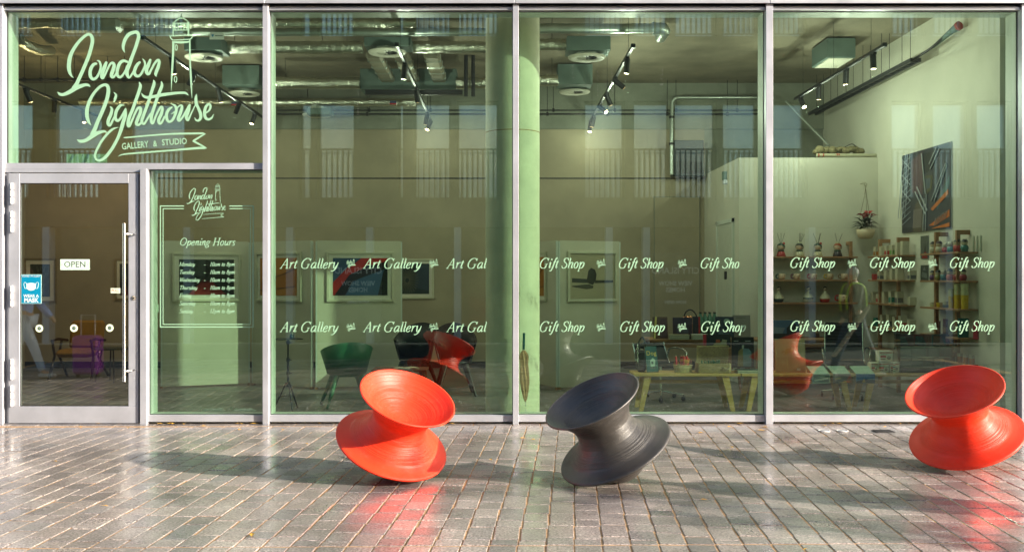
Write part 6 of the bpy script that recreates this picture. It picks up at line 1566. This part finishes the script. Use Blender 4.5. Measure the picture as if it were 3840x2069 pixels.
def bottle_doll(label, x, y, z, body, lower, band=None):
    t = thing("bottle_doll", label, "figurine", (x, y, z), group="round bottle dolls on the third shelf")
    mb = MB(); mb.lathe([(0, 0), (.052, 0), (.068, .02), (.074, .055)], 24, (x, y, z)); mb.build("skirt", flat(lower, .3), t)
    mb = MB(); mb.lathe([(.074, .055), (.066, .095), (.04, .125), (.02, .15), (.014, .175)], 24, (x, y, z)); mb.build("bodice", flat(body, .3), t)
    if band: mb = MB(); mb.lathe([(.0745, .052), (.0755, .06), (.0735, .070)], 24, (x, y, z)); mb.build("belt", flat(band, .4), t)
    mb = MB(); mb.ball((x, y, z + .20), .026, 14, 9); mb.build("face", flat(skin, .35), t)
    mb = MB(); mb.M = Matrix.Translation((x + .004, y + .006, z + .204)) @ Matrix.Rotation(R(-30), 4, 'X'); mb.lathe([(.031 * math.sin(a), .031 * math.cos(a)) for a in [R(k) for k in (0, 25, 50, 75, 95)]], 14)
    mb.M = None; mb.ball((x + .028, y + .005, z + .192), .011, 8, 6); mb.build("hair", flat((.015, .018, .018), .3), t)
bottle_doll("cream bottle doll with a dark teal skirt, left on the third shelf", XS(2920), ys, SH[2], (.52, .48, .34), (.03, .07, .075))
bottle_doll("cream bottle doll with a thin dark belt, middle of the third shelf", XS(3031), ys, SH[2], (.52, .48, .34), (.54, .50, .36), (.02, .06, .06))
bottle_doll("cream bottle doll with a red skirt, right on the third shelf", XS(3093), ys, SH[2], (.52, .48, .34), (.40, .035, .025))
mug("large cream mug with a red handle beside the red-skirted bottle doll", XS(3160), ys, SH[2], 1.35, skin, (.42, .03, .03), None)
for i, (u, n_) in enumerate(((3062, "left"), (3105, "second"), (3132, "third"), (3172, "right"))):
    x = XS(u); t = thing("egg_cup", "small pale pedestal cup on the low shelf, %s" % ("leftmost, widest" if i == 0 else n_ + " of the narrow ones" if i < 3 else "rightmost near the upright"), "cup", (x, ys, .70), group="pale cups on the low shelf")
    s_ = 1.5 if i == 0 else 1.1
    mb = MB(); mb.lathe([(0, 0), (.03, 0), (.014, .02), (.012, .05), (.034 * s_, .07), (.046 * s_, .105), (.042 * s_, .105), (.03 * s_, .075), (0, .07)], 18, (x, ys, .70 + .06)); mb.build("bowl", flat((.50, .42, .27), .35), t)
    mb = MB(); mb.box(x - .035, x + .035, ys - .03, ys + .03, .70, .76, .003); mb.build("base_block", flat((.10, .06, .04), .5), t)
# middle unit: boxes
def box_thing(name, label, cat, y, z, w, h, col, d=.1, stripe=None, x=XR - .13, group=None):
    t = thing(name, label, cat, (x, y, z), group=group)
    mb = MB(); mb.box(x - d / 2, x + d / 2, y - w / 2, y + w / 2, z, z + h, .002); mb.build("carton", flat(col, .45), t)
    if stripe:
        mb = MB(); mb.box(x - d / 2 - .0015, x - d / 2 - .0005, y - w * .4, y + w * .4, z + h * stripe[0], z + h * stripe[1]); mb.box(x - d * .4, x + d * .4, y - w / 2 - .0015, y - w / 2 - .0005, z + h * stripe[0], z + h * stripe[1]); mb.build("label_print", flat(stripe[2], .45), t)
    return t
orng, rd, grn, tq, crm, gry = (.40, .17, .03), (.42, .04, .04), (.12, .28, .06), (.03, .20, .15), (.50, .46, .34), (.12, .13, .14)
CN = {orng: "orange", rd: "red", grn: "green", tq: "teal", crm: "cream", gry: "grey"}
ordw = ("first", "second", "third", "fourth", "fifth", "sixth", "seventh", "eighth")
def YR(px, x=XR - .13): return CAMY + x * F / (px - PX0)
for z, row, nm in ((SH[0], [(3290, .15, orng), (3312, .15, crm), (3332, .15, rd), (3352, .16, grn), (3372, .19, crm), (3392, .20, crm)], "top"),
               (SH[1], [(3285, .09, rd), (3305, .13, gry), (3330, .14, crm), (3352, .16, crm), (3373, .17, crm), (3420, .14, gry)], "second"),
               (SH[2], [(3280, .17, crm), (3300, .14, rd), (3322, .18, crm), (3348, .20, tq), (3372, .19, gry), (3420, .12, crm)], "third"),
               (SH[3], [(3290, .13, tq), (3315, .19, crm), (3340, .20, gry), (3362, .18, crm), (3385, .20, rd), (3418, .16, crm)], "fourth")):
    for i, (u, h, c) in enumerate(row):
        box_thing("candle_box", "box with %s print, %s from the left, %s board of the middle shelves" % (CN[c] if c != crm else "pale", ordw[i], nm), "box", YR(u), z, .085, h * .93, crm if i != 0 or nm == "top" else c, .09, (.12, .5, c), group="slim boxes on the middle shelf unit")
# pots etc. on the right unit
def pot_doll(label, y, z, s, col, hair):
    x = XR - .14; t = thing("pot_doll", label, "figurine", (x, y, z), group="little doll pots on the right shelf unit")
    mb = MB(); mb.lathe([(0, 0), (.034 * s, 0), (.042 * s, .04 * s), (.036 * s, .07 * s), (0, .075 * s)], 16, (x, y, z)); mb.build("pot", flat(col, .3), t)
    mb = MB(); mb.ball((x, y, z + .095 * s), .034 * s, 12, 8); mb.build("face", flat((.5, .42, .28), .35), t)
    mb = MB(); mb.lathe([(.038 * s * math.sin(a), .038 * s * math.cos(a)) for a in [R(k) for k in (0, 25, 50, 80)]], 12, (x, y, z + .100 * s)); mb.ball((x, y + .03 * s, z + .125 * s), .014 * s, 8, 6); mb.ball((x, y - .03 * s, z + .125 * s), .014 * s, 8, 6); mb.build("hair", flat(hair, .35), t)
bk_, br_ = (.015, .015, .015), (.05, .02, .02)
for z, row, nm in ((SH[0], [(3500, 1.1, crm, bk_), (3522, 1.1, crm, br_), (3545, .9, rd, crm), (3565, 1.0, tq, crm), (3590, 1.15, (.45, .05, .06), bk_), (3617, 1.1, (.03, .16, .14), bk_)], "top"),
                   (SH[1], [(3497, .9, (.12, .05, .15), bk_), (3518, .95, (.2, .2, .06), bk_), (3540, 1.0, (.03, .13, .12), crm), (3562, 1.05, (.45, .09, .03), bk_), (3588, 1.0, (.30, .03, .03), br_), (3612, 1.0, (.25, .02, .03), bk_)], "second")):
    for i, (u, s_, c, h) in enumerate(row):
        pot_doll("little doll pot, %s from the left on the %s board of the right shelves" % (ordw[i], nm), YR(u, XR - .14), z, s_, c, h)
def vase(label, u, z, h, r, low, up, split):
    y = YR(u, XR - .14); x = XR - .14; t = thing("vase", label, "vase", (x, y, z))
    mb = MB(); mb.cyl((x, y, z), (x, y, z + h * split), r * .92, r, n=22); mb.build("vase_body", flat(low, .3), t)
    mb = MB(); mb.cyl((x, y, z + h * split), (x, y, z + h), r, r * 1.02, n=22); mb.build("glazed_top", flat(up, .3), t)
    return t
yel, pal = (.55, .36, .02), (.52, .50, .28)
vase("shorter yellow vase, left of the two tall ones on the third board", 3568, SH[2], .235, .034, yel, pal, .62)
vase("tall yellow and cream vase, middle of three", 3592, SH[2], .30, .042, yel, pal, .55)
vase("tall yellow and cream vase next to the front upright", 3618, SH[2], .30, .042, yel, pal, .55)
vase("small pale cup on the third board at its left end", 3500, SH[2], .06, .042, pal, crm, .5)
vase("small yellow cup next to the pale one on the third board", 3525, SH[2], .06, .042, yel, yel, .5)
vase("small black and white checked cup before the yellow vases", 3547, SH[2], .075, .036, gry, crm, .5)
for i, (u, h, c, w, n_) in enumerate(((3515, .17, (.14, .04, .03), .3, "dark red"), (3545, .20, (.10, .03, .03), .2, "maroon"), (3612, .23, (.02, .14, .12), .06, "teal"), (3660, .21, (.30, .02, .04), .2, "crimson"))):
    box_thing("shelf_book", "%s book on the fourth board of the right shelves" % n_, "book", YR(u), SH[3], w * .5, h, c, .02 if w > .1 else .12, (.2, .5, (.3, .2, .15)) if i < 2 else None)
for i, u in enumerate((3580, 3600, 3622, 3645)):
    vase("orange storage jar on the lowest board, %s from the left" % ordw[i], u, SH[4], .12, .03, (.35, .10, .03), (.3, .25, .2), .7)
for i, u in enumerate((3655, 3668, 3681)):
    y = YR(u - 3, XR - .05); x = XR - .05; t = thing("white_taper", "tall pale taper beside the right shelves, %s" % ("deepest", "middle", "nearest the window")[i], "candle", (x, y, SH[0] if True else 0), group="pale tapers on the right shelves")
    mb = MB(); mb.cyl((x, y, SH[0]), (x, y, SH[0] + .18), .012, n=10); mb.build("wax", flat((.5, .5, .4), .4), t)
    mb = MB(); mb.cyl((x, y, SH[0] + .18), (x, y, SH[0] + .19), .002, n=5); mb.build("wick", M['black'], t)

# ---------------------------------------------------------------- hanging plant
q = P(3246, 0, 14.5); x, y = q.x, q.y; zp = gz_(895, 14.5); zt_ = gz_(860, 14.5)
t = thing("hanging_plant", "hanging pale pot with red flowers and dark leaves above the shelves", "plant", (x, y, zp))
mb = MB(); mb.lathe([(0, 0), (.07, 0), (.10, .02), (.125, .07), (.127, zt_ - zp), (.117, zt_ - zp), (.115, .08), (0, .075)], 28, (x, y, zp)); mb.build("pot", flat((.55, .44, .30), .5), t)
hk = gz_(702, 14.5)
for a in (0.4, 2.5, 4.6): mb = MB(); mb.tube([(x + .125 * math.cos(a), y + .125 * math.sin(a), zt_), (x + .02 * math.cos(a), y + .02 * math.sin(a), hk - .15), (x, y, hk)], .003, 5); mb.build("cord", flat((.12, .10, .05)), t)
mb = MB(); mb.tube([(x, y, hk), (x, y, hk + .03)], .012, 8); mb.tube([(x + .02 * math.cos(a), y, hk + .04 + .02 * math.sin(a)) for a in [k * .6 for k in range(12)]], .005, 6); mb.cyl((x, y, hk + .06), (x, 3.958, hk + .07), .006, n=8); mb.build("hook", flat((.3, .28, .2)), t)
rr = random.Random(12)
def leafblade(mb, c, d, L, w):
    d = d.normalized(); s = d.cross(Vector((0, 0, 1))); s = s.normalized() if s.length > .1 else Vector((1, 0, 0))
    dr = Vector((0, 0, -1)) * L * .25
    mb.add([c, c + d * L * .45 + s * w + Vector((0, 0, .01)), c + d * L + dr, c + d * L * .45 - s * w + Vector((0, 0, .01)), c + d * L * .5 + Vector((0, 0, -.004))], [(0, 4, 1), (1, 4, 2), (2, 4, 3), (3, 4, 0)])
for i in range(34):
    a = rr.uniform(0, 6.28); el = rr.uniform(-.3, 1.2); d = Vector((math.cos(a) * math.cos(el), math.sin(a) * math.cos(el), math.sin(el)))
    if i < 8: d = Vector((.9, -.2, rr.uniform(-.1, .5)))
    mb = MB(); leafblade(mb, Vector((x + rr.uniform(-.06, .06), y + rr.uniform(-.06, .06), zt_ + rr.uniform(.02, .14))), d, rr.uniform(.12, .22), .03)
    mb.build("leaf", flat((.02, .035, .015), .5), t)
for i in range(22):
    a = rr.uniform(0, 6.28); d = Vector((math.cos(a), math.sin(a), rr.uniform(.1, .9)))
    mb = MB(); leafblade(mb, Vector((x - .01 + rr.uniform(-.07, .07), y - .04 + rr.uniform(-.04, .04), zt_ + rr.uniform(.15, .24))), d, .12, .034)
    mb.build("petal", flat((.42, .008, .016), .5), t)

# ---------------------------------------------------------------- the other side of the street (seen in the glass)
YO = -12.6; KO = (10.74 + 12.6)
def ox(px): return (px - PX0) / F * KO
def oz(py): return EYE + (PY0 - py) / F * KO
ob = thing("opposite_building", "brown building across the street with tall pale windows and balcony railings", "building", (0, YO, 0))
WIN = [(-420, -280), (-240, -60), (0, 120), (180, 380), (470, 690), (1118, 1165), (1185, 1328), (1490, 1515), (1550, 1690), (1712, 1870), (2190, 2345), (2375, 2515), (2530, 2690), (2712, 2848), (2900, 3030), (3345, 3470), (3500, 3645), (3665, 3810)]
zb, ztp, zr = oz(749), oz(378), oz(558)
FL = 3.87
OX0, OX1 = -14.5, 12.35
lev = [0.0, zb, ztp, zb + FL, ztp + FL, zb + 2 * FL - .6]
def solid(x0, x1, z0, z1):
    mb = MB(); mb.box(x0, x1, YO - .4, YO, z0, z1); mb.build("brick_wall", M['brown'], ob)
solid(OX0, OX1, 2.75, zb); solid(OX0, OX1, ztp, zb + FL); solid(OX0, OX1, ztp + FL, ztp + FL + 1.2)
for lv_ in (0, 1):
    z0, z1 = zb + lv_ * FL, ztp + lv_ * FL
    prev = OX0
    for (u0, u1) in WIN:
        a, b = ox(u0), ox(u1)
        solid(prev, a, z0, z1); prev = b
        mb = MB(); mb.box(a, b, YO - .35, YO - .30, z0, z1); w_ = mb.build("window", M['sky_pane'], ob)
        mb = MB()
        for (c0, c1, e0, e1) in ((a, a + .05, z0, z1), (b - .05, b, z0, z1), (a, b, z1 - .05, z1), (a, b, z0, z0 + .05)): mb.box(c0, c1, YO - .30, YO - .22, e0, e1)
        mb.build("frame", M['glazingbar'], w_)
        mb = MB(); mb.box(a - .03, b + .03, YO + .03, YO + .06, zr - .04 + lv_ * FL, zr + lv_ * FL); mb.box(a - .03, b + .03, YO + .03, YO + .06, z0 + .02, z0 + .05)
        n = int((b - a) / .115)
        for i in range(n + 1): xx = a + (b - a) * i / max(n, 1); mb.box(xx - .018, xx + .018, YO + .035, YO + .055, z0 + .05, zr - .04 + lv_ * FL)
        mb.build("balcony_railing", M['glazingbar'], ob)
    solid(prev, OX1, z0, z1)
# ground floor: dark shopfront with pale posts
mb = MB(); mb.box(OX0, OX1, YO - .5, YO - .3, 0, 2.75); mb.build("shopfront_glass", mat("dark_shopfront_glass", (.02, .022, .022), .08, spec=.5), ob)
for u in (180, 700, 1085, 1385, 1715, 2285, 2425, 3046, 3560):
    a = ox(u); mb = MB(); mb.box(a - .08, a + .08, YO - .3, YO + .02, 0, 2.75); mb.build("pale_post", flat((.42, .48, .58), .5), ob)
for u in (1345, 2530):
    c = ox(u); t = thing("street_sign_board", "dark CITY ISLAND notice board across the street, mirrored in the %s window" % ("second" if u < 2000 else "third"), "sign", (c, YO + .1, 0), group="notice boards across the street")
    mb = MB(); mb.box(c - .55, c + .55, YO + .05, YO + .12, .45, 2.15, .01); mb.build("board", flat((.035, .04, .05), .4), t)
    mb = MB()
    for i, (s_, z_, sz) in enumerate((("CITY ISLAND", 1.72, .21), ("VIEW SHOW", 1.42, .15), ("HOMES", 1.27, .15), ("NOW OPEN", .98, .10))):
        put_text(mb, s_, sz, (c, YO + .125, z_), (-.92, 0, 0), (0, 0, 1), bold=.004)
    mb.build("lettering", flat((.75, .75, .75), .5), t)
    for s_ in (-.5, .5): mb = MB(); mb.box(c + s_ - .03, c + s_ + .03, YO + .06, YO + .11, 0, .45); mb.build("post", M['glazingbar'], t)

# ---------------------------------------------------------------- passers-by beside the camera's view (seen mirrored, and by their shadows)
def person(label, x, y, rz, top, legs, hair, stride=.32, arm=.25, extra=None, vest=None):
    t = thing("person", label, "person", (x, y, 0), rz)
    # joints in local space, walking along +y
    J = {'pel': (0, 0, .94, .13), 'wa': (0, .0, 1.10, .12), 'ch': (0, .02, 1.32, .15), 'nk': (0, .03, 1.47, .06), 'hd': (0, .05, 1.60, .085), 'tp': (0, .045, 1.70, .07)}
    for s, n, f in ((-1, 'l', 1), (1, 'r', -1)):
        J['hp' + n] = (s * .09, .0, .90, .10); J['kn' + n] = (s * .10, f * stride * .55, .50, .065); J['an' + n] = (s * .10, f * stride * (1.0 if f > 0 else 1.25), .09 if f > 0 else .14, .042); J['to' + n] = (s * .11, f * stride * (1.0 if f > 0 else 1.25) + .16, .035 if f > 0 else .05, .032)
        J['sh' + n] = (s * .19, .02, 1.41, .06); J['el' + n] = (s * .24, -f * arm * .4, 1.14, .045); J['wr' + n] = (s * .23, -f * arm * .9 + .1, .93, .033); J['hn' + n] = (s * .225, -f * arm * .9 + .15, .85, .03)
    Eg = [('pel', 'wa'), ('wa', 'ch'), ('ch', 'nk'), ('nk', 'hd'), ('hd', 'tp')]
    for n in 'lr': Eg += [('pel', 'hp' + n), ('hp' + n, 'kn' + n), ('kn' + n, 'an' + n), ('an' + n, 'to' + n), ('ch', 'sh' + n), ('sh' + n, 'el' + n), ('el' + n, 'wr' + n), ('wr' + n, 'hn' + n)]
    def skinned(name, names, edges, grow, m, root):
        me = bpy.data.meshes.new(name); ix = {k: i for i, k in enumerate(names)}
        me.from_pydata([J[k][:3] for k in names], [(ix[a], ix[b]) for a, b in edges], [])
        o = bpy.data.objects.new(name, me); link(o, t, WM[t.name].copy())
        md = o.modifiers.new("skin", 'SKIN')
        for i, k in enumerate(names):
            sv = me.skin_vertices[0].data[i]; r_ = J[k][3] + grow; sv.radius = (r_, r_ * (.8 if k in ('ch', 'wa', 'pel') else 1)); sv.use_root = (k == root)
        o.modifiers.new("sub", 'SUBSURF').levels = 2; o.modifiers["sub"].render_levels = 2
        md.use_smooth_shade = True
        me.materials.append(m)
        return o
    names = list(J)
    skinned("body", names, Eg, 0, flat((.42, .26, .18), .5), 'pel')
    tn = ['pel', 'wa', 'ch', 'shl', 'ell', 'wrl', 'shr', 'elr', 'wrr']
    skinned("jacket", tn, [e for e in Eg if e[0] in tn and e[1] in tn], .018, flat(top, .8), 'ch')
    ln = ['pel', 'hpl', 'knl', 'anl', 'hpr', 'knr', 'anr']
    skinned("trousers", ln, [e for e in Eg if e[0] in ln and e[1] in ln], .016, flat(legs, .8), 'pel')
    mb = MB(); mb.M = Matrix.Translation((0, .03, 1.645)) @ Matrix.Rotation(R(18), 4, 'X'); mb.lathe([(.098 * math.sin(a), .105 * math.cos(a)) for a in [R(k) for k in (0, 20, 40, 60, 80, 100, 115)]], 18); mb.build("hair", flat(hair, .6), t, local=True)
    for n in 'lr':
        a = J['to' + n]; b = J['an' + n]; mb = MB(); mb.box(a[0] - .048, a[0] + .048, b[1] - .07, a[1] + .06, 0.0 if a[2] < .04 else .012, .075, .025); mb.build("shoe", flat((.5, .5, .5), .6), t, local=True)
    mb = MB(); mb.ball((0, .142, 1.60), .016, 8, 6); mb.build("nose", flat((.42, .26, .18), .5), t, local=True)
    for s in (-1, 1):
        mb = MB(); mb.ball((s * .032, .126, 1.625), .009, 8, 6); mb.build("eye", M['black'], t, local=True)
        mb = MB(); mb.ball((s * .090, .04, 1.605), .02, 8, 6); mb.build("ear", flat((.42, .26, .18), .5), t, local=True)
    if vest:
        for s in (-1, 1): mb = MB(); mb.tube(cr([(s * .10, .165, 1.05), (s * .10, .185, 1.25), (s * .10, .10, 1.47), (s * .10, -.12, 1.42), (s * .10, -.16, 1.1)], 4), .016, 6); mb.build("bright_strap", flat(vest, .5), t, local=True)
    if extra:
        mb = MB(); mb.M = Matrix.Translation((.26, .12, .84)) @ Matrix.Rotation(R(38), 4, 'X'); mb.box(-.05, .05, -.02, .02, -.62, .35, .01); mb.build("carried_board", flat((.45, .38, .28), .6), t, local=True)
person("walking person with grey hair carrying a pale board, mirrored in the right window", 5.6, -4.9, R(80), (.04, .04, .045), (.03, .05, .10), (.45, .45, .47), extra=True, vest=(.5, .8, .02))
person("walking person in a blue top and jeans, mirrored in the door glass", -7.55, -5.0, R(-85), (.22, .38, .80), (.55, .65, .80), (.10, .05, .03), stride=.36)

t = thing("suitcase", "purple upright suitcase beside the walker in blue, mirrored in the door glass", "suitcase", (-6.55, -5.0, 0))
mb = MB(); mb.box(-6.76, -6.34, -5.13, -4.87, .05, .66, .04); mb.build("shell", flat((.20, .03, .30), .4), t)
for xx in (-6.71, -6.39): mb = MB(); mb.cyl((xx - .02, -5, .035), (xx + .02, -5, .035), .034, n=12); mb.build("wheel", M['black'], t)
mb = MB(); mb.tube([(-6.66, -5, .66), (-6.66, -5, .98), (-6.44, -5, .98), (-6.44, -5, .66)], .011, 8); mb.build("pull_handle", M['alu'], t)

# unseen tree added on the right to cast soft shadow bands on the setts
def tree(label, x, y, h, seed):
    t = thing("shadow_tree", label, "tree", (x, y, 0)); r = random.Random(seed)
    mb = MB(); base = [(x + .03 * math.sin(i * .9 + seed), y + .03 * math.cos(i * 1.3), h * .62 * i / 6) for i in range(7)]
    mb.tube(base, [.09 - .006 * i for i in range(7)], 10); mb.build("trunk", mat("tree_bark", (.12, .09, .07), .9, var=.3, scale=20, bump=.6, bscale=40) if "tree_bark" not in bpy.data.materials else bpy.data.materials["tree_bark"], t)
    mb = MB(); lf = MB()
    for i in range(16):
        z0 = h * (.35 + .27 * r.random()); a = r.uniform(0, 6.28); L = h * r.uniform(.22, .38); p0 = Vector((x, y, z0)); d = Vector((math.cos(a) * .7, math.sin(a) * .7, .85)).normalized()
        p1 = p0 + d * L * .5 + Vector((r.uniform(-.1, .1), r.uniform(-.1, .1), 0)); p2 = p1 + (d + Vector((0, 0, .3))) * L * .45
        mb.tube([p0, p1, p2], [.03, .018, .006], 6)
        for k in range(5):
            b0 = p0.lerp(p2, r.uniform(.35, .95)); b1 = b0 + Vector((r.uniform(-1, 1), r.uniform(-1, 1), r.uniform(.1, .9))).normalized() * r.uniform(.25, .6)
            mb.tube([b0, b1], [.008, .003], 4)
            for m_ in range(9):
                c = b0.lerp(b1, r.random()) + Vector((r.uniform(-.12, .12), r.uniform(-.12, .12), r.uniform(-.1, .1))); leafblade(lf, c, Vector((r.uniform(-1, 1), r.uniform(-1, 1), r.uniform(-1, .2))), .09, .028)
    mb.build("limbs", bpy.data.materials["tree_bark"], t); lf.build("crown", bpy.data.materials["yellow_leaf"], t, kind='stuff')
tree("added unseen tree with sparse yellow leaves, shading the setts from the right", 11.6, -8.6, 5.2, 3)
